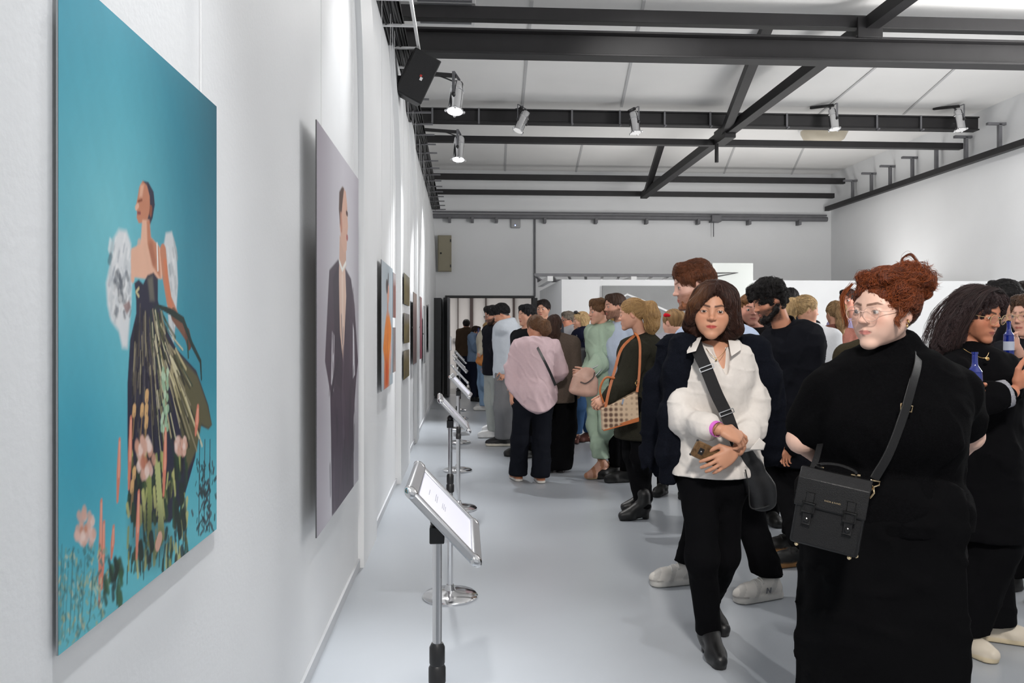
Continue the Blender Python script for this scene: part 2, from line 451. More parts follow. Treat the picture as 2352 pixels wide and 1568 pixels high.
# ceiling seams: thin cover strips
for i, (a, c) in enumerate((((1222, 0), (1200, 245)), ((1480, 0), (1428, 245)), ((2040, 130), (1880, 262)), ((2262, 95), (2075, 262)),
                            ((1163, 325), (1160, 400)), ((1338, 330), (1322, 400)), ((1690, 330), (1662, 400)), ((1850, 330), (1818, 400)))):
    p, q = atZ(*a, CEIL), atZ(*c, CEIL); b = MB(); b.bar((p[0], p[1], CEIL - 0.004), (q[0], q[1], CEIL - 0.004), 0.035, 0.014)
    struct('ceiling_trim', b, mat('seam', srgb(190, 190, 190), 0.7))
# doorway frame, open leaf, foyer
DARKD = mat('door_steel', (0.02, 0.021, 0.023), 0.45, var=0.2, vscale=5, bump=0.03)
t = empty('door_1', ((dx0 + dx1) / 2, YEND, 0)); t['kind'] = 'structure'
b = MB(); b.box((dx0 - 0.06, YEND - 0.05, dz), (dx1 + 0.06, YEND + 0.22, dz + 0.05)); b.build('lintel_frame', DARKD, t, 0.004)
b = MB(); b.box((dx1, YEND - 0.05, 0), (dx1 + 0.12, YEND + 0.22, dz)); b.build('jamb', DARKD, t, 0.004)
b = MB(); b.box((dx0 - 0.1, YEND - 0.05, 0), (dx0, YEND + 0.22, dz)); b.build('jamb', DARKD, t, 0.004)
b = MB(); b.box((dx0 + 0.0, YEND - 0.9, 0.02), (dx0 + 0.05, YEND - 0.05, dz - 0.03)); leaf = b.build('door_leaf', GREYST, t, 0.004)
b = MB(); b.box((dx0 + 0.05, YEND - 0.82, 1.0), (dx0 + 0.09, YEND - 0.74, 1.3)); b.build('handle', CHROME, t, 0.004)
b = MB(); b.box((dx0 - 0.33, YEND - 1.15, 0), (dx0 - 0.12, YEND - 0.06, dz - 0.05)); o = b.build('dark_door_leaf', DARKD, None, 0.006)
o.name = 'door_2'; o['kind'] = 'structure'
b = MB(); b.box((-3.5, YEND, -0.2), (6, 25, -0.002)); struct('floor_foyer', b, mat('foyer_floor', srgb(120, 121, 122), 0.4, var=0.06))
b = MB(); b.box((-3.5, 24.5, 0), (6, 24.7, 3.3)); struct('wall_foyer_back', b, mat('foyer_wall', srgb(225, 222, 220), 0.7, var=0.03))
b = MB(); b.box((-3.5, YEND + 0.2, 3.1), (6, 25, 3.3)); struct('ceiling_foyer', b, mat('foyer_ceiling', srgb(190, 185, 180), 0.8))
b = MB(); b.box((-3.6, YEND + 0.2, 0), (-3.5, 25, 3.3)); struct('wall_foyer_left', b, WHITE)
b = MB(); b.box((6, YEND + 0.2, 0), (6.1, 25, 3.3)); struct('wall_foyer_right', b, WHITE)
light('foyer_light', 'AREA', (0.6, 21.3, 3.05), 150, (0.6, 21.3, 0), 4, 3, (1, 0.96, 0.93))
def mullion(px, wd, y=24.42, top=3.05):
    X = atY(px, 0, y)[0]; b = MB(); b.box((X - wd / 2, y - 0.05, 0), (X + wd / 2, y + 0.05, top)); return b
t = empty('window_1', (0.3, 24.4, 0)); t['kind'] = 'structure'
for px, wd in ((1083, 0.10), (1052, 0.025), (1116, 0.04), (1180, 0.06)): mullion(px, wd).build('mullion', mat('brown_steel', (0.05, 0.03, 0.028), 0.5), t, 0.004)
b = MB(); X0, X1 = atY(1040, 0, 24.4)[0], atY(1225, 0, 24.4)[0]
b.box((X0, 24.36, 1.1), (X1, 24.46, 1.2)); b.build('transom', mat('pale_sill', srgb(150, 148, 148), 0.5), t, 0.004)
b = MB(); b.box((X0, 24.44, 2.6), (X1, 24.49, 3.0)); b.build('ceiling_panel', mat('foyer_beige', srgb(150, 138, 125), 0.7), t)

# ------------------------------------------------------------------ roof steel
def ibeam(mb, y, x0, x1, zt, zb, wd, tf=0.02):
    mb.box((x0, y - wd / 2, zb), (x1, y + wd / 2, zb + tf)); mb.box((x0, y - wd / 2, zt - tf), (x1, y + wd / 2, zt))
    mb.box((x0, y - 0.02, zb + tf), (x1, y + 0.02, zt - tf))
g = 'steel beams under the ceiling'
def steel(name, mb, lab, cat='beam'):
    o = mb.build(name, BLACKST, None, 0.004); tag(o, lab, cat, g); return o
Y1, Y2, Y3 = 8.6, 12.6, 17.2
b = MB(); ibeam(b, Y1, -0.72, XR, hz(72, Y1), hz(130, Y1), 0.2, 0.025)
steel('roof_beam', b, 'deep black steel I-beam spanning the hall, widest of the ceiling beams')
b = MB(); b.box((-0.72, Y1 - 0.07, hz(49, Y1)), (XR, Y1 + 0.05, hz(20, Y1))); steel('roof_beam', b, 'black steel beam just above the deep I-beam at the top of the picture')
b = MB(); ibeam(b, Y2, -0.72, XR - 0.1, hz(252, Y2), hz(284, Y2), 0.17, 0.022); b.box((-0.72, Y2 - 0.05, hz(280, Y2)), (XR - 0.1, Y2 - 0.02, hz(255, Y2)))
steel('roof_beam', b, 'black steel beam carrying the row of silver spotlights')
b = MB(); b.box((-0.72, Y2 + 0.34, hz(328, Y2 + .4)), (XR - 0.1, Y2 + 0.46, hz(314, Y2 + .4))); steel('roof_beam', b, 'thin black beam just below the beam with the spotlights')
b = MB(); b.box((-0.72, Y3 - 0.1, hz(412, Y3 - .1)), (XR - 0.1, Y3, hz(399, Y3 - .1))); steel('roof_beam', b, 'thin black beam, upper of the two nearest the end wall')
b = MB(); b.box((-0.72, Y3 + 0.2, hz(446, Y3 + .2)), (XR - 0.2, Y3 + 0.3, hz(435, Y3 + .2))); steel('roof_beam', b, 'thin black beam, lower of the two nearest the end wall')
ga, gb = atY(1478, 449, Y3 + 0.1), atY(1990, 62, Y1); gd_ = (gb - ga) / (gb[1] - ga[1])
b = MB(); b.bar(ga, ga + gd_ * (4.0 - ga[1]), 0.15, 0.14); steel('roof_girder', b, 'long black steel girder running diagonally across the ceiling towards the end wall', 'girder')
n1 = ga + gd_ * (Y2 + 0.1 - ga[1])
b = MB(); e = atZ(1765, 50, CEIL); b.bar(n1, e, 0.13, 0.13); b.box((n1[0] - 0.09, Y2 - 0.2, n1[2] - 0.12), (n1[0] + 0.09, Y2 + 0.35, n1[2] + 0.1))
steel('roof_strut', b, 'black steel strut rising from the girder behind the deep I-beam', 'strut')
e = atZ(1522, 322, CEIL); n2 = ga + gd_ * (Y3 - 0.1 - ga[1])
b = MB(); b.bar(n2, e, 0.11, 0.11); steel('roof_strut', b, 'black steel strut rising from the far end of the girder', 'strut')
b = MB(); p = atY(1646, 330, Y2 + 0.1); q = atY(1646, 373, Y2 + 0.1); b.tube([p, q], 0.032, 10); steel('hanging_rod', b, 'short black rod hanging down from the girder joint', 'rod')
b = MB(); b.box((gb[0] - 0.16, Y1 - 0.13, hz(76, Y1)), (gb[0] + 0.12, Y1 - 0.1, hz(28, Y1))); steel('gusset_plate', b, 'black steel plate joining the girder to the deep I-beam', 'plate')

# cable tray along the top of the left wall
TZ = hz(482, 17.6) - 0.0; xa, xb = -0.75, -0.53
t = empty('cable_tray', (-0.65, 8, TZ), 'black cable tray with white rungs along the top of left wall', 'cable tray')
b = MB(); b.box((xa, 2.0, TZ), (xb, YEND - 0.35, TZ + 0.012)); b.box((xb - 0.012, 2.0, TZ), (xb, YEND - 0.35, TZ + 0.06)); b.build('tray', BLACKST, t)
b = MB(); rr = random.Random(3)
for i in range(9):
    x = xa + 0.03 + i * 0.022
    b.tube([(x + rr.uniform(-.012, .012), y, TZ - 0.012 + rr.uniform(-.014, .008)) for y in np.arange(2, YEND - 0.3, 0.5)], rr.uniform(0.006, 0.013), 6)
b.build('cables', PLASTIC, t, smooth=True)
for y in np.arange(4.2, YEND - 0.4, 0.55):
    b = MB(); b.box((xa - 0.02, y - 0.014, TZ - 0.036), (xb + (0.13 if y > 8.3 else 0.1), y + 0.014, TZ - 0.018)); b.build('rung', WHITEM if y < 8.4 else GREYST, t)
b = MB(); b.box((xb + 0.09, 2.0, TZ - 0.03), (xb + 0.115, 8.3, TZ + 0.01)); b.build('side_rail', WHITEM, t)
# right wall rail with hangers
RZ = hz(474, YEND)
t = empty('hanging_rail', (XR - 0.15, 15, RZ), 'black rail hung on brackets along the right wall under the ceiling', 'rail')
b = MB(); b.box((XR - 0.2, 7.0, RZ - 0.05), (XR - 0.1, YEND - 0.1, RZ + 0.05)); b.build('rail', BLACKST, t, 0.004)
for px in (1958, 2001, 2044, 2095, 2150, 2218, 2295):
    y = atX(px, 0, XR - 0.1)[1]; b = MB(); b.box((XR - 0.12, y - 0.03, RZ + 0.03), (XR - 0.07, y + 0.03, RZ + 0.44))
    b.box((XR - 0.3, y - 0.03, RZ + 0.42), (XR, y + 0.03, RZ + 0.46)); b.build('hanger', GREYST, t, 0.003)
# end wall: pipe, conduit, cabinet, access point, column bracket
pz = atY(0, 489, YEND)[2]
t = empty('wall_pipe', (4, YEND - 0.12, pz), 'grey pipe running across the whole end wall below the ceiling', 'pipe')
b = MB(); b.tube([(-0.72, YEND - 0.12, pz), (XR - .15, YEND - 0.12, pz)], 0.055, 12); b.tube([(-0.72, YEND - 0.1, pz + 0.1), (XR - .15, YEND - 0.1, pz + 0.09)], 0.02, 8)
b.build('pipe', GREYST, t, smooth=True)
for px in (1033, 1085, 1140, 1250, 1367, 1482, 1600, 1716, 1830):
    X = atY(px, 0, YEND)[0]; b = MB(); b.box((X - 0.03, YEND - 0.2, pz - 0.14), (X + 0.03, YEND, pz - 0.03)); b.build('clamp', GREYST, t, 0.003)
X = atY(1640, 0, YEND)[0]; b = MB(); b.box((X - 0.12, YEND - 0.24, pz - 0.09), (X + 0.1, YEND, pz + 0.06)); b.tube([(X - .05, YEND - .12, pz - .05), (X - .05, YEND - .12, pz - .42)], 0.012, 6)
b.build('junction_box', GREYST, t, 0.004)
X = atY(1228, 0, YEND)[0]; b = MB(); b.tube([(X, YEND - 0.03, pz), (X, YEND - 0.03, dz + 0.03)], 0.022, 8)
tag(b.build('conduit', GREYST, smooth=True), 'thin grey conduit running down the end wall beside the doorway', 'conduit')
p0, p1 = atY(1006, 624, YEND), atY(1037, 542, YEND)
t = empty('electrical_cabinet', (p0[0], YEND, p0[2]), 'beige electrical cabinet on the end wall in the left corner', 'cabinet')
b = MB(); b.box((p0[0], YEND - 0.14, p0[2]), (p1[0], YEND, p1[2])); b.build('body', mat('beige_metal', srgb(150, 143, 122), 0.5, var=0.05), t, 0.005)
b = MB(); b.box((p0[0] + 0.02, YEND - 0.155, p0[2] + 0.02), (p1[0] - 0.02, YEND - 0.14, p1[2] - 0.02)); d = b.build('door', MATS['beige_metal'], t, 0.003)
b = MB(); b.lathe([(0.02, 0), (0.02, 0.02), (0.012, 0.025)], (p0[0] + 0.07, YEND - 0.155, (p0[2] + p1[2]) / 2), 12, Matrix.Rotation(math.pi / 2, 3, 'X')); b.build('lock', PLASTIC, d)
for z in (p0[2] + 0.12, p1[2] - 0.12):
    b = MB(); b.box((p1[0] - 0.03, YEND - 0.17, z - 0.03), (p1[0] - 0.005, YEND - 0.15, z + 0.03)); b.build('hinge', PLASTIC, d)
p = atY(1184, 513, YEND); t = empty('access_point', (p[0], YEND, p[2]), 'small pale access point with blue light on the end wall', 'access point')
b = MB(); b.box((p[0] - 0.11, YEND - 0.06, p[2] - 0.11), (p[0] + 0.11, YEND, p[2] + 0.11)); b.build('body', mat('grey_plastic', srgb(165, 165, 165), 0.5), t, 0.02)
b = MB(); b.ball((p[0] - 0.01, YEND - 0.062, p[2] - 0.05), (0.014, 0.008, 0.014), 6); b.build('indicator_light', mat('blue_led', (0.2, 0.3, 1), emit=(0.35, 0.45, 1.0), estr=3), t)
p0, p1 = atY(1921, 640, YEND), atY(1935, 486, YEND)
b = MB(); b.box((p0[0], YEND - 0.1, 0), (p1[0], YEND, p1[2] - 0.1)); o = b.build('wall_end_column', mat('column_paint', srgb(178, 172, 165), 0.6)); o['kind'] = 'structure'
b = MB(); b.poly([(p0[0] + 0.02, YEND - 0.3, p1[2]), (p1[0], YEND - 0.3, p1[2]), (p1[0] - 0.03, YEND - 0.3, p1[2] - 0.42), (p0[0] + 0.08, YEND - 0.3, p1[2] - 0.42), (p0[0] + 0.07, YEND - .3, p1[2] - .15)], 0.12, (0, 1, 0))
tag(b.build('bracket', BLACKST), 'black bracket under the rail at the right end of the end wall', 'bracket')
# ladder lying on the partition block
t = empty('ladder', (3.0, 13.4, PZ), 'grey metal ladder lying flat on top of white partition', 'ladder')
z0 = hz(630, 12.9); ly = 12.9; lx0, lx1 = atY(1228, 0, ly)[0], atY(1690, 0, ly)[0]
b = MB()
for y in (ly, ly + 1.5): b.box((lx0 + (y - ly) * 0.12, y - 0.02, z0 - 0.03), (lx1 + (y - ly) * 0.12, y + 0.02, z0 + 0.02))
b.build('rails', GREYST, t)
n = 13
for i in range(n):
    x = lx0 + (lx1 - lx0) * i / (n - 1); b = MB(); b.bar((x, ly, z0), (x + 0.24, ly + 1.5, z0), 0.045, 0.03); b.build('rung', GREYST, t)
for i in range(3):
    x = lx0 + 0.2 + (lx1 - lx0 - 0.6) * i / 2; b = MB(); b.box((x, ly - .1, PZ), (x + 0.09, ly + 1.6, z0 - 0.03)); b.build('support_block', WHITEM, t)
p0, p1 = atY(1636, 690, 12.33), atY(1730, 604, 12.33)
t = empty('display_panel', (p0[0], 12.33, p0[2]), 'glossy white panel with a bent black line standing behind the tall man', 'panel')
b = MB(); b.box((p0[0], 12.33, PZ - 0.28), (p1[0], 12.385, p1[2])); b.build('board', mat('gloss_white', srgb(226, 230, 226), 0.12, coat=0.5), t, 0.004)
b = MB(); e = [atY(px, py, 12.318) for px, py in ((1640, 636), (1695, 626), (1642, 627))]; b.tube(e, 0.011, 6); b.build('bent_line', PLASTIC, t)
# big grey canvas on the partition
p0, p1 = atY(1383, 790, PY), atY(1625, 657, PY)
t = empty('canvas', (p0[0], PY - 0.03, p0[2]), 'large dark grey canvas hung on the white partition', 'picture')
b = MB(); b.box((p0[0], PY - 0.045, p0[2]), (p1[0], PY - 0.005, p1[2])); b.build('panel', mat('grey_canvas', srgb(140, 141, 141), 0.8, bump=0.2, bscale=60, var=0.06, vscale=3), t)
b = MB(); pt = [atY(x, y, PY - 0.05) for x, y in ((1405, 697), (1440, 676), (1500, 700), (1545, 720))]
b.tube(pt, 0.02, 6); b.build('pale_stroke', WHITEM, t)
# flush ceiling lamp behind the thin beam
p = atZ(1893, 318, CEIL - 0.2)
t = empty('ceiling_lamp', (p[0], p[1], CEIL), 'round flush ceiling lamp half hidden behind the thin black beam', 'lamp')
b = MB(); b.lathe([(0.02, -0.34), (0.2, -0.31), (0.34, -0.22), (0.4, -0.1), (0.4, 0)], (p[0], p[1], CEIL), 32); b.build('bowl', mat('lamp_glass', srgb(205, 195, 175), 0.4, bump=0.3, bscale=25), t, smooth=True)
b = MB(); b.lathe([(0.44, -0.06), (0.44, 0), (0.3, 0)], (p[0], p[1], CEIL - 0.001), 32); b.build('ring', WHITEM, t, smooth=True)
p = atZ(1025, 55, CEIL - 0.25)
t = empty('ceiling_vent', (p[0], p[1], CEIL), 'white slatted ceiling grille behind the top left beams', 'grille')
b = MB(); b.box((p[0] - 0.35, p[1] - 0.4, CEIL - 0.12), (p[0] + 0.32, p[1] + 0.4, CEIL)); b.build('frame', WHITEM, t, 0.005)
for i in range(6):
    b = MB(); b.box((p[0] - 0.3, p[1] - 0.35 + i * 0.12, CEIL - 0.135), (p[0] + 0.28, p[1] - 0.3 + i * 0.12, CEIL - 0.12)); b.build('slat', GREYST, t)

# ------------------------------------------------------------------ spotlights (chrome par cans)
LENS = mat('lens', (1, 1, 1), 0.2, emit=(1.0, 1.0, 1.0), estr=5)
LENS_OFF = mat('lens_dim', (0.5, 0.5, 0.52), 0.15, emit=(1, 0.98, 0.95), estr=0.5)
def par_can(pos, aim, label, lit, arm=None, clampz=None):
    pos = Vector(pos); t = empty('spotlight', pos, label, 'spotlight', 'silver spotlights')
    d = (Vector(aim) - pos).normalized(); R = (-d).to_track_quat('Z', 'X').to_matrix(); k = 0.78
    prof = [(0.03, 0.24), (0.075, 0.22), (0.09, 0.19), (0.092, 0.12), (0.098, 0.115), (0.098, 0.095), (0.092, 0.09), (0.092, -0.17), (0.115, -0.185), (0.115, -0.2)]
    b = MB(); b.lathe([(r * k, z * k) for r, z in prof], pos, 28, R); can = b.build('can', CHROME, t, smooth=35)
    b = MB(); b.lathe([(0.1 * k, -0.2 * k), (0.1 * k, -0.206 * k)], pos, 28, R); b.build('lens', LENS if lit else LENS_OFF, t, smooth=True)
    for i in range(4):
        a = i * math.pi / 2 + 0.4; b = MB(); q = pos + R @ Vector((0.118 * k * math.cos(a), 0.118 * k * math.sin(a), -0.2 * k)); b.ball(q, 0.017, 6); b.build('clip', CHROME, can)
    x = R @ Vector((1, 0, 0)); top = pos + Vector((0, 0, 0.32 * k))
    b = MB(); b.strap([pos + x * 0.1 * k, pos + x * 0.1 * k + Vector((0, 0, 0.30 * k)), pos - x * 0.1 * k + Vector((0, 0, 0.30 * k)), pos - x * 0.1 * k], [x, (x + Vector((0, 0, 1))), (Vector((0, 0, 1)) - x), -x], 0.03, 0.006)
    b.build('yoke', GREYST, t)
    for sgn in (1, -1):
        b = MB(); b.ball(pos + x * sgn * 0.105 * k, 0.022, 6); b.build('knob', PLASTIC, t)
    if arm is not None:
        b = MB(); b.bar(top - Vector((0, 0, 0.02)), Vector(arm), 0.04, 0.04); b.build('arm', BLACKST, t, 0.004)
        b = MB(); m = (Vector(arm) + top) / 2; b.tube([pos + R @ Vector((0, 0, 0.22 * k)), top * 0.6 + pos * 0.4 + Vector((-0.1, 0, 0.05)), m], 0.008, 6); b.build('cable', PLASTIC, t)
    return t
pa = atY(1048, 225, 8.3); pb = atY(1054, 342, 10.9)
par_can(pa, pa + V(-0.1, -0.25, -1), 'silver spotlight on an arm beside the black speaker, glowing lens', True, (-0.6, 8.3, pa[2] + 0.26))
par_can(pb, pb + V(-0.05, -0.2, -1), 'silver spotlight on an arm from left wall, below the first lit one', True, (-0.6, 10.9, pb[2] + 0.26))
for px, py, ax, lab in ((1199, 280, -0.45, 'silver spotlight on the ceiling beam, nearest the left wall'), (1458, 283, 0.1, 'silver spotlight on ceiling beam, second from left wall'),
                        (1915, 275, 0.03, 'silver spotlight on ceiling beam, first to the right of the girder'), (2204, 277, 0.05, 'silver spotlight on the ceiling beam, nearest the right wall')):
    p = atY(px, py, Y2 - 0.4); par_can(p, p + V(ax, -0.12, -1), lab, False, (p[0] - 0.22 if px > 1800 else p[0] - 0.02, Y2 - .05, p[2] + 0.28))
g = 'cable clips along the spotlight beam'
for i, px in enumerate((993, 1100, 1314, 1424, 1527, 1632, 1808, 2015, 2116, 2317)):
    X = atY(px, 0, Y2 - .1)[0]; b = MB(); b.box((X - 0.014, Y2 - .1, hz(289, Y2)), (X + 0.014, Y2 - .085, hz(252, Y2))); b.box((X - 0.014, Y2 - .17, hz(289, Y2)), (X + 0.014, Y2 - .085, hz(286, Y2)))
    tag(b.build('beam_clip', GREYST, None), 'small grey steel clip on the black beam with the spotlights', 'clip', g)
# loudspeaker
p = atY(957, 178, 7.6); t = empty('loudspeaker', p, 'black loudspeaker tilted out from the top of left wall', 'speaker')
R = Matrix.Rotation(math.radians(15), 3, 'Z') @ Matrix.Rotation(math.radians(24), 3, 'Y') @ Matrix.Rotation(math.radians(12), 3, 'X')
b = MB(); b.box((-0.135, -0.14, -0.22), (0.135, 0.16, 0.22), 0, R, p); b.build('cabinet', mat('speaker_black', (0.012, 0.012, 0.013), 0.6), t, 0.008)
b = MB(); b.box((-0.125, -0.152, -0.21), (0.125, -0.138, 0.21), 0, R, p); gr = b.build('grille', mat('grille_black', (0.008, 0.008, 0.009), 0.7, bump=0.5, bscale=300), t, 0.003)
b = MB(); b.box((0.02, -0.156, -0.03), (0.045, -0.151, 0.0), 0, R, p); b.build('badge', WHITEM, gr)
b = MB(); b.box((0.01, -0.156, 0.0), (0.03, -0.151, 0.02), 0, R, p); b.build('badge', mat('badge_red', (0.5, 0.03, 0.02)), gr)
b = MB(); b.bar(p + V(-0.08, 0.05, 0), (wallX(3.8) + .01, 7.65, p[2]), 0.05, 0.05); b.build('bracket', BLACKST, t)

# ------------------------------------------------------------------ sign stands
SHEET = mat('paper', srgb(206, 206, 218), 0.5)
def sign_stand(x, y, rz=0.0):
    t = empty('sign_stand', (x, y, 0))
    b = MB(); b.lathe([(0.145, 0.0), (0.148, 0.012), (0.135, 0.024), (0.08, 0.034), (0.03, 0.042), (0.02, 0.07)], (0, 0, 0), 48); b.build('base', CHROME, t, smooth=35)
    b = MB(); b.tube([(0, 0, 0.04), (0, 0, 0.62)], 0.015, 20); b.build('pole', CHROME, t, smooth=True)
    b = MB(); b.tube([(0, 0, 0.56), (0, 0, 0.925)], 0.0115, 20); b.build('upper_pole', CHROME, t, smooth=True)
    b = MB(); b.lathe([(0.017, 0.56), (0.021, 0.565), (0.021, 0.6), (0.017, 0.607), (0.019, 0.612), (0.019, 0.65), (0.014, 0.66)], (0, 0, 0), 20); b.build('collar', PLASTIC, t, smooth=35)
    b = MB(); b.box((-0.018, -0.02, 0.905), (0.018, 0.02, 0.945)); b.ball((0, 0, 0.955), 0.017, 8); b.build('clamp', PLASTIC, t, 0.003)
    # board: long side along the wall, sloping down into the room
    R = Matrix.Rotation(math.radians(47), 3, 'Y'); o = Vector((0.02, 0, 0.985)); hw, hl = 0.104, 0.17
    b = MB(); b.box((-hw, -hl, -0.012), (hw, hl, -0.004), 0, R, o); b.build('backboard', GREYST, t)
    b = MB()
    for sy in (-1, 1): b.box((-hw, sy * hl - 0.013, -0.012), (hw, sy * hl + 0.013, 0.008), 0, R, o)
    for sx in (-1, 1): b.box((sx * hw - 0.015, -hl, -0.012), (sx * hw + 0.015, hl, 0.009), 0, R, o)
    fr = b.build('frame', ALU, t, 0.005)
    for sx in (-1, 1):
        for sy in (-1, 1):
            b = MB(); b.ball(o + R @ Vector((sx * hw, sy * hl, -0.001)), (0.019, 0.017, 0.013), 8, R); b.build('corner_cap', CHROME, fr, smooth='all')
    b = MB(); b.box((-hw + 0.012, -hl + 0.012, -0.004), (hw - 0.012, hl - 0.012, 0.001), 0, R, o); sh = b.build('sheet', SHEET, t)
    b = MB(); r = random.Random(5)
    for (u, k) in ((-0.058, 4), (-0.036, 6), (-0.031, 6), (-0.012, 5), (-0.007, 6), (-0.002, 4)):
        v0 = -0.03
        for j in range(k):
            L = r.uniform(0.005, 0.014); b.box((u, v0, 0.001), (u + 0.0016, v0 + L, 0.0014), 0, R, o); v0 += L + 0.003
    b.build('text_lines', mat('ink', srgb(140, 140, 150), 0.6), sh)
    t.rotation_euler.z = rz
    return t
STANDS = [(1004, 1.95, 'nearest the camera, by the largest blue poster'), (1034, 4.26, 'second from the camera, full round base in view'),
          (1053, 6.36, 'third from the camera, behind the second round base'), (1051, 8.1, 'fourth from the camera'), (1055, 10.1, 'fifth from the camera, level with the small stacked pictures'),
          (1051, 11.5, 'sixth from the camera'), (1055, 12.9, 'seventh from the camera'), (1053, 14.2, 'farthest away, by the dark doorway')]
st0 = sign_stand(0, 0)
for i, (px, y, lab) in enumerate(STANDS):
    o = st0 if i == 0 else copy_tree(st0)
    p = atY(px, 784, y); o.location = (p[0], y, 0); o.rotation_euler.z = (0, 0.03, -0.05, 0.06, -0.04, 0.05, 0.1, -0.03)[i]
    tag(o, 'chrome sign stand with tilted board, ' + lab, 'sign stand', 'sign stands along the left wall')
# ------------------------------------------------------------------ hung prints: the printed image is a fine grid of coloured points
PRINT = mat('print', attr=True, rough=0.42, spec=0.4)
class Paint:
    def __init__(s, w, h, res):
        s.w, s.h = w, h; s.nx, s.ny = int(w / res), int(h / res)
        s.u, s.v = np.meshgrid(np.linspace(0, w, s.nx + 1), np.linspace(0, h, s.ny + 1), indexing='ij'); s.c = np.zeros(s.u.shape + (3,)); s.res = res
    def lay(s, d, col, soft=None, a=1.0):
        soft = max(soft * .55, s.res) if soft and soft < .05 else soft or s.res; m = np.clip(0.5 - d / soft, 0, 1)[..., None] * a
        col = np.asarray(col, float); s.c = s.c * (1 - m) + (col if col.ndim > 1 else col[None, None, :]) * m
    def ell(s, x, y, rx, ry, col, rot=0, soft=None, a=1.0):
        c, n = math.cos(rot), math.sin(rot); X, Y = s.u - x, s.v - y; X, Y = X * c + Y * n, -X * n + Y * c
        s.lay((np.sqrt((X / rx) ** 2 + (Y / ry) ** 2) - 1) * min(rx, ry), col, soft, a)
    def line(s, pts, r, col, soft=None, a=1.0):
        d = np.full(s.u.shape, 9.0); r = r if isinstance(r, (list, tuple)) else [r] * len(pts)
        for i in range(len(pts) - 1):
            (x0, y0), (x1, y1) = pts[i], pts[i + 1]; L = (x1 - x0) ** 2 + (y1 - y0) ** 2 + 1e-12
            t = np.clip(((s.u - x0) * (x1 - x0) + (s.v - y0) * (y1 - y0)) / L, 0, 1)
            d = np.minimum(d, np.hypot(s.u - x0 - t * (x1 - x0), s.v - y0 - t * (y1 - y0)) - (r[i] + (r[i + 1] - r[i]) * t))
        s.lay(d, col, soft, a)
    def poly(s, pts, col, soft=None, a=1.0):
        n = len(pts); d = np.full(s.u.shape, 9.0); ins = np.zeros(s.u.shape, bool)
        for i in range(n):
            (x0, y0), (x1, y1) = pts[i], pts[(i + 1) % n]; L = (x1 - x0) ** 2 + (y1 - y0) ** 2 + 1e-12
            t = np.clip(((s.u - x0) * (x1 - x0) + (s.v - y0) * (y1 - y0)) / L, 0, 1)
            d = np.minimum(d, np.hypot(s.u - x0 - t * (x1 - x0), s.v - y0 - t * (y1 - y0)))
            if y0 != y1: ins ^= ((y0 > s.v) != (y1 > s.v)) & (s.u < (x1 - x0) * (s.v - y0) / (y1 - y0) + x0)
        s.lay(np.where(ins, -d, d), col, soft, a)
    def noise(s, f, amp, seed=0):
        P = np.stack([s.u.ravel(), s.v.ravel(), s.u.ravel() * 0], 1); s.c *= (1 + amp * wob(P, f, seed).reshape(s.u.shape))[..., None]
def hang(pt, X, y0, z0, label, th=0.004, wires=2, group=None, gap=0.002):
    # pt's u runs along +Y from y0, v up from z0; print faces +X
    t = empty('poster', (X, y0, z0), label, 'poster', group)
    b = MB(); b.box((X - th, y0, z0), (X, y0 + pt.w, z0 + pt.h)); b.build('backing_board', mat('board_dark', (0.05, 0.05, 0.055), 0.5) if th > .0035 else mat('board_grey', (0.3, 0.32, 0.33), .5), t)
    n, m = pt.nx + 1, pt.ny + 1
    pos = np.stack([np.full(n * m, X + 0.0006), (pt.u + y0).ravel(), (pt.v + z0).ravel()], 1)
    i, j = np.meshgrid(np.arange(n - 1), np.arange(m - 1), indexing='ij'); a = (i * m + j).ravel()
    o = mesh_obj('print', pos, np.stack([a, a + m, a + m + 1, a + 1], 1), PRINT, t, (X, y0, z0), pt.c.reshape(-1, 3))
    for k in range(wires):
        y = y0 + pt.w * (0.12 + 0.76 * k / max(wires - 1, 1)); b = MB(); b.tube([(X - 0.008, y, z0 + pt.h - 0.05), (X - 0.008, y, TZ - 0.05)], 0.0016, 6); b.build('wire', WHITEM, t)
    b = MB(); y = y0 + pt.w * 0.5; e = min(0.02, pt.w * .1); b.box((wallX(1.4) + gap, y - e, z0 + pt.h * 0.5), (X - th, y + e, z0 + pt.h * 0.5 + 0.02)); b.build('spacer', WHITEM, t)
    return t
def wallspan(p0, p1, top1, bot1, X=-0.60, top0=None, bot0=None):
    y0, y1 = atX(p0, 760, X)[1], atX(p1, 760, X)[1]
    zt, zb = atX(p1, top1, X)[2], atX(p1, bot1, X)[2]
    if top0 is not None: zt = (zt + atX(p0, top0, X)[2]) / 2; zb = (zb + atX(p0, bot0, X)[2]) / 2
    return y0, y1, zb, zt

# 1. the large blue print: winged woman in a dark dress among flowers
X1 = -0.623
y0, y1, zb, zt = wallspan(133, 497, 253, 1220, X1, -99, 1497)
w1, h1 = y1 - y0, zt - zb; P = Paint(w1, h1, 0.0027)
def q1(px, py):      # point of the print seen at a pixel of the photograph
    p = atX(px, py, X1); return (p[1] - y0, p[2] - zb)
U, Vv = P.u / w1, P.v / h1
def S(*a): return np.array(srgb(*a))
P.c[:] = S(52, 156, 178)
P.ell(0.20 * w1, 0.66 * h1, 0.22 * w1, 0.16 * h1, S(128, 205, 214), 0, 0.5)
P.ell(0.25 * w1, 0.40 * h1, 0.2 * w1, 0.1 * h1, S(110, 196, 208), 0, 0.35, 0.8)
P.lay(np.hypot(U - 1.05, (Vv - 1.0) * 0.8) - 0.30, S(0, 66, 86), 0.95)
P.lay(np.hypot(U + 0.05, (Vv - 1.05)) - 0.2, S(20, 140, 168), 0.7, 0.7)
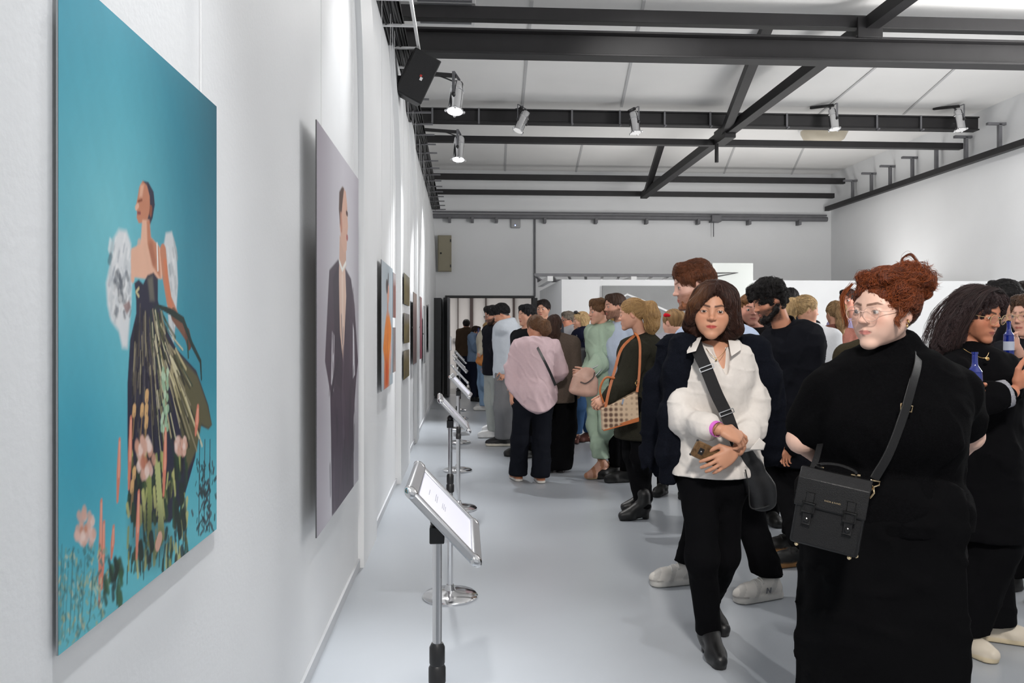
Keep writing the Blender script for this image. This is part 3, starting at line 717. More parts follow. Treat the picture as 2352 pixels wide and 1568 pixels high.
P.lay(Vv - 0.2 + 0 * U, S(104, 196, 208), 0.3, 0.75)
P.lay(np.hypot(U - 0.1, (Vv - 0.30)) - 0.1, S(36, 152, 182), 0.35, 0.8)
wing = S(222, 224, 226); wsh = S(150, 158, 168)
for pts, r in (([(274, 552), (268, 620), (272, 700), (286, 785)], [22, 26, 24, 10]),): pass
def L(pts, r, col, soft=None, a=1.0):      # stroke given by photograph pixels, radius in px there
    q = [q1(*p) for p in pts]; rr = []
    for i, p in enumerate(pts):
        rr.append(abs(q1(p[0] + 1, p[1])[0] - q1(*p)[0]) * (r[i] if isinstance(r, (list, tuple)) else r))
    P.line(q, rr, col, soft, a)
def G(pts, col, soft=None, a=1.0): P.poly([q1(*p) for p in pts], col, soft, a)
G([(262, 545), (272, 527), (290, 530), (300, 560), (303, 640), (300, 700), (292, 800), (280, 798), (272, 760), (254, 735), (246, 700), (243, 650), (252, 610)], wing, 0.02)
G([(376, 560), (380, 535), (394, 532), (404, 570), (408, 650), (404, 720), (398, 790), (388, 760), (380, 640)], S(205, 208, 210), 0.015)
rr = random.Random(4)
for i in range(60):
    px, py = rr.uniform(252, 300), rr.uniform(540, 720); L([(px, py), (px - 3, py + rr.uniform(10, 24))], rr.uniform(1, 3), rr.choice([wsh, S(240, 240, 240), S(190, 196, 200)]), 0.008, 0.5)
for i in range(46):
    px, py = rr.gauss(272, 11), rr.gauss(668, 30); L([(px, py), (px + rr.uniform(-4, 4), py + 12)], rr.uniform(1.5, 4), rr.choice([S(70, 80, 92), S(110, 118, 126), S(225, 225, 225), S(200, 204, 206)]), 0.008, 0.6)
for i in range(30):
    px, py = rr.uniform(384, 404), rr.uniform(545, 740); L([(px, py), (px + 2, py + 18)], rr.uniform(1, 2.5), rr.choice([S(160, 166, 170), S(228, 228, 228)]), 0.008, 0.5)
G([(282, 700), (296, 690), (300, 706), (290, 722)], S(120, 60, 50), 0.01, 0.7)
sk, skl, skd = S(196, 128, 98), S(228, 178, 152), S(140, 74, 50)
# head, neck, shoulders
G([(327, 415), (340, 418), (352, 440), (355, 470), (350, 500), (344, 516), (336, 500), (334, 440)], S(42, 40, 62), 0.006)
G([(327, 415), (337, 426), (343, 450), (344, 480), (338, 504), (330, 512), (318, 512), (313, 500), (314, 488), (311, 474), (315, 455), (319, 430)], sk, 0.006)
G([(322, 424), (330, 424), (326, 452), (319, 452)], skl, 0.012, 0.8)
L([(316, 472), (312, 477)], 2.5, skl, 0.005); L([(317, 462), (325, 459)], 1.3, skd, 0.004); L([(316, 489), (321, 489)], 1.6, S(140, 60, 60), 0.004)
L([(346, 478), (345, 490)], 3, skd, 0.005)
G([(326, 505), (341, 505), (345, 545), (362, 562), (374, 580), (372, 640), (330, 640), (306, 636), (300, 600), (303, 570), (322, 560)], skl, 0.008)
G([(336, 505), (343, 505), (346, 545), (364, 566), (368, 640), (350, 610), (338, 560)], sk, 0.012)
L([(320, 560), (316, 590)], 5, skl, 0.01, 0.7); L([(346, 566), (352, 600)], 5, skd, 0.02, 0.45)
L([(360, 560), (362, 620)], 1.4, S(235, 230, 225), 0.004)
L([(374, 578), (380, 640), (388, 690), (402, 725)], [7, 6.5, 6, 6], sk, 0.006); L([(378, 600), (384, 660), (392, 700)], [3, 3, 2], S(214, 120, 78), 0.01, 0.7)
L([(398, 722), (418, 752), (432, 775)], [6, 5.5, 5], S(120, 80, 62), 0.006); L([(430, 770), (434, 790)], [6, 5], S(104, 62, 46), 0.006)
L([(304, 580), (304, 640)], 4, skl, 0.008)
# dress
nv, gd, gd2, bk = S(34, 34, 58), S(150, 140, 112), S(196, 184, 140), S(16, 18, 24)
G([(308, 650), (318, 642), (328, 652), (338, 632), (352, 626), (362, 640), (362, 690), (374, 740), (404, 800), (450, 850), (478, 930), (486, 975), (478, 985), (455, 975), (448, 1050), (420, 1150), (390, 1200), (300, 1200), (294, 1150), (292, 1000), (292, 880), (298, 780), (312, 720), (312, 690)], nv, 0.008)
G([(394, 800), (420, 826), (452, 862), (476, 930), (486, 975), (478, 985), (462, 975), (452, 1030), (430, 1080), (410, 960), (392, 870)], S(92, 88, 60), 0.02)
for i in range(240):
    t = rr.random(); x0 = 312 + 62 * t + rr.uniform(-6, 6); y0_ = rr.uniform(690, 760); x1 = 296 + 185 * t ** 1.25; y1_ = rr.uniform(900, 1130) - 120 * max(t - .7, 0) / .3 * .6
    a0 = rr.uniform(0, .7); a1 = min(1, a0 + rr.uniform(.1, .35))
    f = lambda a: (x0 + (x1 - x0) * a ** 1.3, y0_ + (y1_ - y0_) * a)
    col = rr.choice([gd, bk, bk, S(58, 56, 70), S(92, 84, 72)] if t < .5 else [gd2, gd, S(84, 84, 40), bk, S(30, 60, 44), S(214, 205, 170)])
    L([f(a0), f((a0 + a1) / 2), f(a1)], rr.uniform(.5, 1.6), col, 0.005, 0.8)
G([(338, 640), (350, 634), (354, 690), (344, 690)], S(120, 116, 100), 0.02, 0.7)
L([(318, 662), (312, 670), (318, 680)], 1.5, gd2, 0.005)
L([(362, 702), (390, 715), (420, 735), (440, 790), (460, 830), (462, 870)], [1.5, 3, 3, 2.4, 2, 1.4], S(18, 46, 42), 0.005)
L([(430, 782), (432, 820)], 1.5, S(18, 66, 52), 0.005)
# flowers and grasses
gr_, gr2, gr3 = S(150, 158, 92), S(38, 66, 38), S(20, 40, 30)
for i in range(190):
    px, py = rr.uniform(290, 430), rr.uniform(1030, 1290); k = rr.uniform(14, 44)
    L([(px, py), (px + rr.uniform(-4, 4), py + k)], rr.uniform(1.2, 3.6), rr.choice([gr_, gr2, gr3, gr2, S(188, 188, 120), bk]), 0.007, 0.85)
for i in range(28):
    py = 1060 + i * 6; L([(360 + (i % 2) * 8 - 4 + i * .4, py), (364 + i * .4, py + 12)], 2.4, S(178, 184, 122), 0.006)
    L([(342 + (i % 2) * 6 - 3, py + 30), (345, py + 42)], 2.2, S(140, 150, 84), 0.006)
G([(298, 1180), (340, 1160), (380, 1190), (400, 1250), (370, 1290), (330, 1300), (300, 1260)], gr3, 0.05, 0.6)
for (px, py, ln) in ((272, 1010, 140), (298, 960, 160), (378, 985, 150), (316, 1130, 150), (230, 1150, 240), (236, 1200, 150), (452, 935, 60), (258, 1210, 70)):
    L([(px + 2, py), (px, py + ln * .5), (px - 3, py + ln)], [2.5, 4.5, 2.2], S(214, 128, 104), 0.007); L([(px + 2, py + 6), (px, py + ln * .6)], 1.6, S(232, 164, 140), 0.006)
for i in range(26):
    px, py = 376 + rr.uniform(-9, 9), rr.uniform(850, 985); P.ell(*q1(px, py), 0.007, 0.009, rr.choice([S(180, 205, 176), S(150, 182, 150)]), soft=0.005)
for (px, py) in ((337, 903), (308, 936), (326, 935), (336, 935), (336, 962), (308, 1080), (303, 1110)):
    L([(px, py), (px - 1, py + 14)], 4, S(214, 170, 116), 0.005); L([(px, py + 14), (px - 4, py + 70)], 1, S(150, 120, 80), 0.004)
def peony(px, py, w_, h_):
    for i in range(40):
        a = rr.uniform(0, 6.28); k = math.sqrt(rr.random()); x, y = px + w_ * k * math.cos(a), py + h_ * k * math.sin(a)
        L([(x, y), (x + 2, y + h_ * .12)], w_ * .2, rr.choice([S(226, 190, 178), S(214, 168, 150), S(238, 214, 204), S(202, 150, 128)] if k > .45 else [S(186, 110, 84), S(214, 168, 150), S(198, 130, 100)]), 0.01, 0.8)
peony(330, 1045, 22, 46); peony(414, 1022, 13, 20); peony(194, 1210, 22, 44)
for i in range(80):
    px, py = rr.gauss(470, 14), rr.uniform(1050, 1225); L([(px, py), (px + rr.uniform(-6, 6), py + 9)], rr.uniform(.6, 1.8), rr.choice([S(30, 34, 44), S(60, 64, 70), S(36, 60, 60)]), 0.005, 0.85)
for px in (458, 470, 482): L([(px, 1010), (px - 2, 1220)], .8, S(40, 40, 48), 0.004)
for i in range(260):
    px = rr.uniform(134, 250); py = rr.uniform(1250, 1480) - 0 * px
    if py > 1500 - (px - 133) * .78: continue
    L([(px, py), (px + rr.uniform(-5, 5), py + rr.uniform(3, 12))], rr.uniform(.6, 2.4), rr.choice([S(170, 178, 130), S(196, 196, 160), S(70, 120, 118), S(58, 100, 96), S(120, 160, 140)]), 0.006, 0.7)
for i in range(12):
    px = rr.uniform(136, 230); L([(px, 1250 + rr.uniform(0, 90)), (px - 8, 1480 - (px - 133) * .7)], .9, S(60, 110, 112), 0.005, 0.7)
for i in range(24):
    px, py = rr.uniform(234, 278), rr.uniform(1280, 1370); L([(px, py), (px + rr.uniform(-8, 8), py + 24)], rr.uniform(2, 6), rr.choice([gr2, gr3, S(50, 96, 60)]), 0.01, 0.85)
for px, py in ((322, 1250), (346, 1230), (410, 1200), (420, 1180), (404, 1160), (415, 1120)):
    L([(px, py), (px + 3, py + 26)], 5, gr3, 0.008); L([(px, py + 26), (px, py + 70)], 1, gr3, 0.004)
for px, py in ((386, 1230), (366, 1260), (330, 1290), (292, 1300), (270, 1330)): L([(px, py), (px - 1, py + 40)], 1, S(40, 70, 60), 0.004)
L([(366, 1236), (362, 1250)], 6, S(206, 160, 140), 0.006)
P.noise(60, 0.02); P.c *= 0.93
P.c = np.clip(P.c, 0.002, 1)
hang(P, X1, y0, zb, 'largest blue poster of a winged woman in dark dress above flowers', th=0.003, wires=2)

# 2. the grey print: person in a dark suit, in profile
X2 = -0.575
y0, y1, zb, zt = wallspan(727, 823, 410, 1105, X2, 277, 1230)
w1, h1 = y1 - y0, zt - zb; P = Paint(w1, h1, 0.006); X1 = X2
U, Vv = P.u / w1, P.v / h1
P.c[:] = S(186, 184, 190)
P.lay(np.abs(U - 0.55) * 1.0 - 0.22, S(216, 214, 220), 0.5); P.lay(U - 0.12, S(158, 148, 160), 0.4, .8); P.lay(0.97 - U, S(168, 160, 172), 0.3, .7)
P.lay(0.86 - Vv - .3 * np.abs(U - .5), S(176, 166, 178), 0.3, .3)
dk, dk2, dk3 = S(74, 62, 76), S(52, 44, 58), S(98, 84, 98)
G([(756, 620), (776, 596), (790, 610), (806, 640), (814, 700), (822, 830), (818, 870), (812, 960), (812, 1120), (786, 1160), (762, 1185), (760, 1000), (758, 900), (746, 830), (752, 700)], dk, 0.02)
G([(762, 760), (768, 770), (766, 900), (760, 880)], S(196, 192, 198), 0.012); G([(810, 740), (813, 760), (815, 860), (810, 870)], S(206, 204, 210), 0.012)
G([(779, 596), (792, 600), (795, 680), (788, 830), (780, 760), (778, 640)], S(222, 190, 172), 0.012)
L([(786, 640), (787, 790)], 2, S(236, 212, 198), 0.02, .8)
G([(780, 540), (794, 560), (795, 610), (788, 622), (779, 600)], S(206, 166, 146), 0.012)
G([(786, 428), (794, 440), (797, 470), (798, 500), (799, 520), (797, 545), (796, 575), (790, 580), (784, 560), (780, 520), (779, 460)], S(214, 172, 152), 0.012)
G([(786, 428), (790, 432), (786, 470), (784, 500), (781, 520), (778, 480), (779, 440)], S(86, 62, 54), 0.02)
L([(783, 498), (784, 522)], 2, S(190, 136, 116), 0.012); L([(795, 488), (798, 492)], .8, S(90, 60, 50), 0.012); L([(796, 545), (798, 546)], 1, S(170, 90, 84), 0.012)
L([(779, 600), (786, 620), (794, 604)], .8, S(240, 238, 232), 0.012)
G([(764, 640), (778, 605), (780, 760), (788, 840), (786, 900), (772, 880)], dk2, 0.02, .7)
for i in range(50):
    px, py = rr.uniform(756, 814), rr.uniform(650, 1120); L([(px, py), (px + rr.uniform(-3, 3), py + rr.uniform(30, 90))], rr.uniform(.4, 1.4), rr.choice([dk2, dk3, dk2, S(84, 66, 80)]), 0.02, .55)
L([(790, 800), (786, 900), (790, 1000)], 1.4, dk3, 0.02, .8); L([(762, 900), (768, 860), (776, 830)], 2, dk2, 0.02)
P.c = np.clip(P.c, 0.002, 1)
hang(P, X2, y0, zb, 'grey lilac poster of a person in a dark suit seen in profile', wires=2)

# 3. pale print of a figure in orange
def small(p0, p1, t1, b1, label, fn, X=-0.60, res=0.01, group=None, wires=2):
    y0, y1, zb, zt = wallspan(p0, p1, t1, b1, X); P = Paint(y1 - y0, zt - zb, res); fn(P, P.u / P.w, P.v / P.h); P.c = np.clip(P.c, .003, 1)
    return hang(P, X, y0, zb, label, wires=wires, group=group, gap=0.052 if X > -0.58 else 0.002)
def f_orange(P, U, Vv):
    w, h = P.w, P.h; P.c[:] = S(176, 188, 196); P.lay(U - .3, S(196, 202, 208), 0.6, .6)
    P.poly([(.28 * w, .5 * h), (.42 * w, .6 * h), (.55 * w, .62 * h), (.7 * w, .58 * h), (.86 * w, .48 * h), (.8 * w, .3 * h), (.66 * w, .2 * h), (.5 * w, .0 * h), (.3 * w, .0 * h), (.28 * w, .2 * h), (.12 * w, .32 * h)], S(226, 130, 34), .05)
    P.poly([(.3 * w, .22 * h), (.66 * w, .25 * h), (.62 * w, .1 * h), (.6 * w, 0), (.2 * w, 0)], S(196, 62, 28), .12, .9)
    for i in range(40):
        x, y = rr.uniform(.2, .8) * w, rr.uniform(.1, .55) * h; P.line([(x, y), (x + .02, y - .16 * h)], .014, rr.choice([S(240, 160, 60), S(190, 90, 20), S(214, 104, 24)]), .02, .6)
    P.line([(.52 * w, .62 * h), (.52 * w, .7 * h)], .05, S(196, 140, 120), .02); P.ell(.55 * w, .77 * h, .1 * w, .09 * h, S(214, 160, 140)); P.ell(.45 * w, .82 * h, .09 * w, .06 * h, S(70, 58, 60))
    P.line([(.55 * w, .86 * h), (.57 * w, .91 * h)], .03, S(70, 58, 60)); P.line([(.8 * w, .3 * h), (.7 * w, .2 * h)], .06, S(224, 170, 150), .03)
small(876, 902, 618, 880, 'pale poster of a figure in a bright orange robe', f_orange, res=0.008)
def f_rust(P, U, Vv): P.c[:] = S(150, 110, 104); P.lay(np.abs(U - .5) - .2, S(110, 66, 60), .3); P.lay(.8 - Vv, S(190, 188, 190), .2, .7)
small(903, 909, 630, 730, 'narrow reddish picture beside the orange figure, upper of two', f_rust, group='narrow pictures beside the orange figure')
def f_grey(P, U, Vv): P.c[:] = S(150, 148, 150); P.lay(np.abs(U - .5) - .18, S(120, 96, 92), .3); P.lay(Vv - .3, S(176, 150, 140), .3, .6)
small(903, 909, 752, 852, 'narrow grey picture beside the orange figure, lower of two', f_grey, group='narrow pictures beside the orange figure', wires=0)
def f_field(seed, sky):
    def f(P, U, Vv):
        r = random.Random(seed); P.c[:] = S(112, 98, 48); P.lay(.72 - Vv, S(*sky), .25)
        for i in range(40): x, y = r.random() * P.w, r.random() * P.h * .75; P.line([(x, y), (x + r.uniform(-.05, .05), y + .08)], .012, r.choice([S(146, 128, 52), S(74, 66, 40), S(160, 140, 90), S(88, 72, 60)]), .03, .8)
    return f
g = 'three small pictures stacked on the pilaster'
small(928, 940.5, 638, 703, 'small yellow-brown picture, top of the three stacked on the pilaster', f_field(1, (140, 136, 118)), X=-0.570, group=g)
small(928, 940.5, 722, 786, 'small yellow-brown picture, middle of the three stacked on the pilaster', f_field(2, (150, 146, 142)), X=-0.570, group=g, wires=0)
small(927, 940, 802, 862, 'small yellow-brown picture, bottom of the three stacked on the pilaster', f_field(3, (150, 140, 120)), X=-0.570, group=g, wires=0)
def f_brown(P, U, Vv): P.c[:] = S(104, 78, 74); P.lay(np.abs(U - .5) - .15, S(66, 46, 48), .3); P.lay(.8 - Vv, S(120, 104, 96), .2)
small(949, 957, 676, 832, 'tall brown poster on left wall after the three stacked pictures', f_brown, res=.02)
def f_pink(P, U, Vv): P.c[:] = S(168, 96, 110); P.lay(Vv - .3, S(150, 50, 78), .3); P.lay(.8 - Vv, S(186, 150, 150), .2)
small(964.5, 969, 684, 822, 'tall pink red poster on left wall', f_pink, res=.02)
def f_pale(P, U, Vv): P.c[:] = S(150, 152, 154); P.lay(np.abs(U - .5) - .2, S(110, 112, 114), .3)
small(973.5, 977, 704, 832, 'grey poster on left wall after the pink red one', f_pale, res=.02)
def f_white(P, U, Vv): P.c[:] = S(214, 216, 218)
small(984, 988.5, 702, 806, 'white sheet hung last on left wall before the dark doorway', f_white, res=.03)
# ------------------------------------------------------------------ people
SKIN = mat('skin', attr=True, rough=0.48, bump=0.04, bscale=700, spec=0.35)
CLOTH = mat('cloth', attr=True, rough=0.9, bump=0.10, bscale=260, spec=0.05, var=0.025, vscale=60)
KNIT = mat('knit', attr=True, rough=0.92, bump=0.35, bscale=330, spec=0.04, var=0.22, vscale=160)
HAIRM = mat('hair', attr=True, rough=0.6, spec=0.22, bump=0.08, bscale=500)
STRANDM = mat('hair_strand', attr=True, rough=0.45, spec=0.35)
LEATHER = mat('leather', attr=True, rough=0.38, spec=0.5, bump=0.12, bscale=420)
SHOEM = mat('shoe_material', attr=True, rough=0.5, spec=0.4, bump=0.05, bscale=300)
EYEM = mat('eye_surface', attr=True, rough=0.12, spec=0.6)
GOLD = mat('gold', (0.75, 0.5, 0.2), 0.25, 1.0)
SILVER = mat('silver', (0.75, 0.75, 0.75), 0.2, 1.0)
LENSG = mat('spectacle_lens', (1, 1, 1), 0.03, trans=1.0, alpha=0.16)
B0 = srgb(19, 19, 22)
BLK = (0.0035, 0.0035, 0.0042)

def rotm(yaw, pitch, roll):
    # columns: person's left, back, up.  yaw 0 looks at -Y, +90 looks at +X; pitch>0 looks down; roll>0 tips to the person's left
    y, p, r = (math.radians(a) for a in (yaw, pitch, roll))
    Rz = np.array([[math.cos(y), -math.sin(y), 0], [math.sin(y), math.cos(y), 0], [0, 0, 1]])
    Rx = np.array([[1, 0, 0], [0, math.cos(p), -math.sin(p)], [0, math.sin(p), math.cos(p)]])
    Ry = np.array([[math.cos(r), 0, math.sin(r)], [0, 1, 0], [-math.sin(r), 0, math.cos(r)]])
    return Rz @ Rx @ Ry

class Person:
    def __init__(s, px, Y, S, face, label, head=(0, 0, 0), fem=True, skin=(205, 160, 138), lean=(0, 0), build=1.0, hoff=(0, 0, 0),
                 hs=1.0, cell=0.014, hcell=0.006, hands=True, seed=0, fat=0.0, lid=.0175, lip=.030, group='gallery visitors', base=None):
        p = atY(px, 784, Y) if base is None else base
        s.b = V(p[0], p[1], 0); s.S = S; s.face = face; s.label = label; s.fem = fem; s.skin = S_(*skin); s.k = S / 1.68
        s.fat, s.lid, s.lip = fat, lid, lip
        s.cell, s.hcell, s.hands, s.seed, s.build, s.group = cell, hcell, hands, seed, build, group
        a = math.radians(face); s.f = V(math.sin(a), -math.cos(a), 0); s.l = V(math.cos(a), math.sin(a), 0)
        ln = V(lean[0], lean[1], 0); s.lean = ln; L, f, b = s.l, s.f, s.b
        J = s.J = {}
        J['hip'] = b + V(0, 0, .52 * S); J['waist'] = b + ln * .4 + V(0, 0, .62 * S); J['chest'] = b + ln * .8 + V(0, 0, .735 * S)
        J['sh'] = b + ln + V(0, 0, .808 * S); J['neck'] = b + ln * 1.08 + V(0, 0, .85 * S) - f * .01
        sw = (.1 if fem else .118) * S * (0.5 + 0.5 * build)
        s.hh = S / 7.35 * hs
        J['head'] = b + ln * 1.15 + f * .025 + V(0, 0, S - s.hh * .5) + V(*hoff)
        for q, sg in (('L', 1), ('R', -1)):
            J['s' + q] = J['sh'] + L * sg * sw; J['e' + q] = J['s' + q] + L * sg * .03 - f * .015 + V(0, 0, -.175 * S)
            J['w' + q] = J['e' + q] + f * .05 + V(0, 0, -.145 * S)
            J['h' + q] = J['hip'] + L * sg * .055 * S * (.6 + .4 * build); J['k' + q] = b + L * sg * .058 * S + f * .015 + V(0, 0, .285 * S)
            J['a' + q] = b + L * sg * .06 * S + V(0, 0, .05 * S); J['t' + q] = J['a' + q] + f * .105 * S + L * sg * .02 + V(0, 0, -.05 * S)
        s.hd = head; s.R = rotm(face + head[0], head[1], head[2])
        s.parts = []; s.handspec = {}
    def at(s, px, py, dy=0.0): return atY(px, py, s.b[1] + dy)
    def set(s, **k):
        for n, v in k.items(): s.J[n] = np.asarray(v, float)
        return s
    def foot(s, q, p, ang, lift=0.0):
        # put a foot on the ground at p, toes towards ang (same sense as face)
        a = math.radians(ang); d = V(math.sin(a), -math.cos(a), 0)
        s.J['a' + q] = V(p[0], p[1], .05 * s.S + lift); s.J['t' + q] = s.J['a' + q] + d * .105 * s.S + V(0, 0, -.05 * s.S)
        return s
    def hl(s, x, y, z): return s.J['head'] + s.R @ (V(x, y, z) * s.hh)          # head-local point (unit: head height)
    def torso_nodes(s, e=0.0, top=True, wide=1.0, hipw=1.0):
        k, B, J, r = s.k, s.build, s.J, s.l
        if s.fem: W = ((.160, .118), (.172, .122), (.138, .102), (.146, .116), (.150, .112), (.075, .062))
        else: W = ((.150, .115), (.158, .118), (.150, .108), (.172, .122), (.178, .116), (.080, .068))
        P = [J['hip'] + V(0, 0, -.05 * s.S), J['hip'] + V(0, 0, .02 * s.S), J['waist'], J['chest'], J['sh'] - V(0, 0, .025 * s.S), J['neck'] - V(0, 0, .01 * s.S)]
        out = []
        for i, (p, (a, d)) in enumerate(zip(P, W)):
            bb = B if i < 5 else 1
            if i < 2: bb *= hipw
            out.append((p, (a * k * bb + e) * (wide if i < 5 else 1), d * k * bb + e, r))
        return out
    def arm(s, D, q, e=0.0, upto=1.0, k=.02):
        J, m = s.J, s.k * (0.65 + .35 * s.build); sh, el, wr = J['s' + q], J['e' + q], J['w' + q]
        D.seg(J['neck'] * .55 + J['sh'] * .45 + (sh - J['sh']) * .30, sh, .050 * m + e * .5, .050 * m + e * .9, .04)
        if upto <= .5: el2 = sh + (el - sh) * (upto / .5); D.seg(sh, el2, .052 * m + e, .046 * m + e, k); return
        D.seg(sh, el, .052 * m + e, .042 * m + e, k); t = (upto - .5) / .5
        D.seg(el, el + (wr - el) * t, .041 * m + e, (.041 + (.028 - .041) * t) * m + e, k)
    def leg(s, D, q, r=(.083, .055, .04), e=0.0, k=.03, end=1.0):
        J = s.J; m = s.k * (0.5 + .5 * s.build)
        D.seg(J['h' + q], J['k' + q], r[0] * m + e, r[1] * m + e, k)
        D.seg(J['k' + q], J['k' + q] + (J['a' + q] - J['k' + q]) * end, r[1] * m + e, r[2] * m + e, k)
    # ---- hands
    def hand(s, D, q, wr, d, n, th, size=None, curl=(.5, .6, .7, .8), thumb=.5, fan=.12):
        # d: wrist to knuckles, n: way the palm faces, th: thumb side
        size = size or .108 * s.S; u = size / .18; d = unit(d); n = unit(n - d * (np.asarray(n) @ d)); th = unit(th - d * (np.asarray(th) @ d) - n * (np.asarray(th) @ n))
        kn = []
        for i, (o, l) in enumerate(((.030, .088), (.010, .092), (-.010, .088), (-.028, .080))):
            kpt = wr + (d * l + th * o) * u; kn.append(kpt); D.seg(wr + (d * .015 + th * o * .5) * u, kpt, .014 * u, .0105 * u, .010)
        D.ell(wr + d * .05 * u, (.042 * u, .036 * u, .015 * u), np.stack([d, th, n], 1), .012)
        for i, (L, c) in enumerate(zip((.072, .080, .075, .060), curl)):
            p = kn[i]; sd = unit(d + th * (.9 - .6 * i) * fan); a = 0; r = (.0092 if i < 3 else .0082) * u
            for j, (fr, w_) in enumerate(((.46, 1.0), (.30, 1.15), (.24, .8))):
                a += c * w_; v = sd * math.cos(a) + n * math.sin(a); p2 = p + v * L * fr * u
                D.seg(p, p2, r, r * .92, .003); r *= .92; p = p2
        p = wr + (d * .022 + th * .022) * u; v = unit(d * .62 + th * .75 + n * .25 * thumb)
        p2 = p + v * .042 * u; D.seg(p, p2, .0150 * u, .0115 * u, .010); v = unit(d * .9 + th * .35 * (1 - thumb) + n * .6 * thumb); p3 = p2 + v * .034 * u
        D.seg(p2, p3, .0112 * u, .0098 * u, .003); v = unit(d * .95 + n * .55 * thumb + th * .1 * (1 - thumb)); D.seg(p3, p3 + v * .026 * u, .0098 * u, .0085 * u, .003)
    # ---- body
    def head_sdf(s, D, face=True):
        h, R, hl = s.hh, s.R, s.hl; A = lambda *v: np.array(v) * h
        jw = 1.0 if s.fem else 1.06; J = s.J
        ft = s.fat
        D.ell(hl(0, .05, .135), A(.318, .405, .36), R, .02 * h)
        D.ell(hl(0, -.075, -.05), A((.280 + .5 * ft) * jw, .300, .40), R, .12 * h)
        for x in (-1, 1):
            D.seg(hl(x * (.180 + .4 * ft) * jw, .05, -.17), hl(x * .055, -.275, -.400), (.090 + .2 * ft) * h, .072 * h * jw, .12 * h)
            D.ell(hl(x * (.165 + .35 * ft), -.215, -.12), A(.115 + .3 * ft, .115, .13 + .2 * ft), R, .10 * h)
            D.ell(hl(x * (.105 + .3 * ft), -.235, -.255), A(.095 + .3 * ft, .09, .11), R, .09 * h)
            D.seg(hl(x * .045, -.335, .095), hl(x * .20, -.262, .105), .034 * h, .034 * h, .07 * h)
        D.ell(hl(0, -.322, -.425), A(.088 * jw, .065, .065), R, .07 * h)
        D.ell(hl(0, -.325, -.255), A(.115, .065, .085), R, .07 * h)
        if ft > .045: D.ell(hl(0, -.10, -.44), A(.19, .16, .09), R, .10 * h)
        for x in (-1, 1):
            if face: D.ell(hl(x * .145, -.405, .005), A(.082, .080, .060), R, .06 * h, 's')
            D.ell(hl(x * .145, -.312, .010), A(.070, .060, .056), R, .022 * h)
        D.seg(hl(0, -.350, .055), hl(0, -.425, -.105), .028 * h, .036 * h, .06 * h)
        D.ell(hl(0, -.440, -.112), A(.044, .040, .038), R, .03 * h)
        for x in (-1, 1): D.ell(hl(x * .052, -.398, -.126), A(.034, .040, .028), R, .022 * h)
        if face:
            for x in (-1, 1): D.ell(hl(x * .028, -.420, -.157), A(.016, .024, .012), R, .008 * h, 's')
            for x in (-1, 1):
                D.seg(hl(0, -.386, -.240), hl(x * .082, -.338, -.258), .020 * h, .008 * h, .018 * h)
                D.seg(hl(0, -.382, -.282), hl(x * .072, -.340, -.268), .024 * h, .009 * h, .018 * h)
                D.seg(hl(0, -.416, -.2605), hl(x * .098, -.362, -.2615), .0065 * h, .005 * h, .010 * h, 's')
                # almond opening of the lids
                D.ell(hl(x * .147, -.390, .008), A(.054, .075, s.lid), R, .008 * h, 's')
        for x in (-1, 1):
            rot = R @ np.array([[1, 0, 0], [0, math.cos(.2), -math.sin(.2)], [0, math.sin(.2), math.cos(.2)]])
            D.ell(hl(x * (.322 + .3 * ft), .055, -.02), A(.028, .075, .125), rot, .02 * h)
            if face: D.ell(hl(x * (.347 + .3 * ft), .045, -.01), A(.018, .045, .075), rot, .014 * h, 's')
        D.seg(hl(0, .10, -.22), J['neck'] * .75 + hl(0, .1, -.3) * .25, .205 * h * (1 if s.fem else 1.15), .20 * h * (1 if s.fem else 1.2), .05 * h)
        D.seg(J['neck'] * .75 + hl(0, .1, -.3) * .25, J['neck'] - V(0, 0, .03), .20 * h * (1 if s.fem else 1.2), .26 * h, .05 * h)
    def face_col(s, pos, lip=(168, 88, 82), brow=(70, 50, 40), beard=None, blush=.35, lash=True, hairline=None, bw=1.0):
        col = flat(pos, s.skin); q = (pos - s.J['head']) @ s.R / s.hh; x, y, z = q[:, 0], q[:, 1], q[:, 2]; ax = np.abs(x)
        front = y < -.12
        near = (ax < .5) & (z > -.6) & (z < .6)
        col *= (1 + .05 * wob(pos, 60, s.seed))[:, None]
        red = s.skin * V(1.0, .68, .62)
        col = mixc(col, red, front * blush * np.exp(-(((ax - .19) / .09) ** 2 + ((z + .1) / .1) ** 2)))
        col = mixc(col, red, front * blush * .8 * np.exp(-((x / .06) ** 2 + ((z + .11) / .07) ** 2)) * (y < -.38))
        col = mixc(col, red * .8, near * (ax > .30) * (np.abs(y - .05) < .1) * (np.abs(z) < .14) * .35)
        zl = -.262 - .05 * ax ** 2 / .01 * .12
        m = front * near * sstep(1.12, .85, np.sqrt((ax / .092) ** 2 + ((z - zl) / np.where(z > zl, s.lip - .010 * np.exp(-(ax / .018) ** 2), s.lip * 1.2)) ** 2))
        col = mixc(col, S_(*lip), m * .95)
        col = mixc(col, S_(*lip) * .35, front * near * (ax < .1) * np.exp(-((z + .262) / .006) ** 2) * .7)
        zb = .100 + .022 * (ax - .05) / .1 - .55 * np.maximum(ax - .165, 0)
        m = front * sstep(.03, .045, ax) * sstep(.245, .21, ax) * sstep(.026 * bw, .012 * bw, np.abs(z - zb) + .03 * np.maximum(ax - .16, 0) / .08 * .5)
        col = mixc(col, S_(*brow), m * .88)
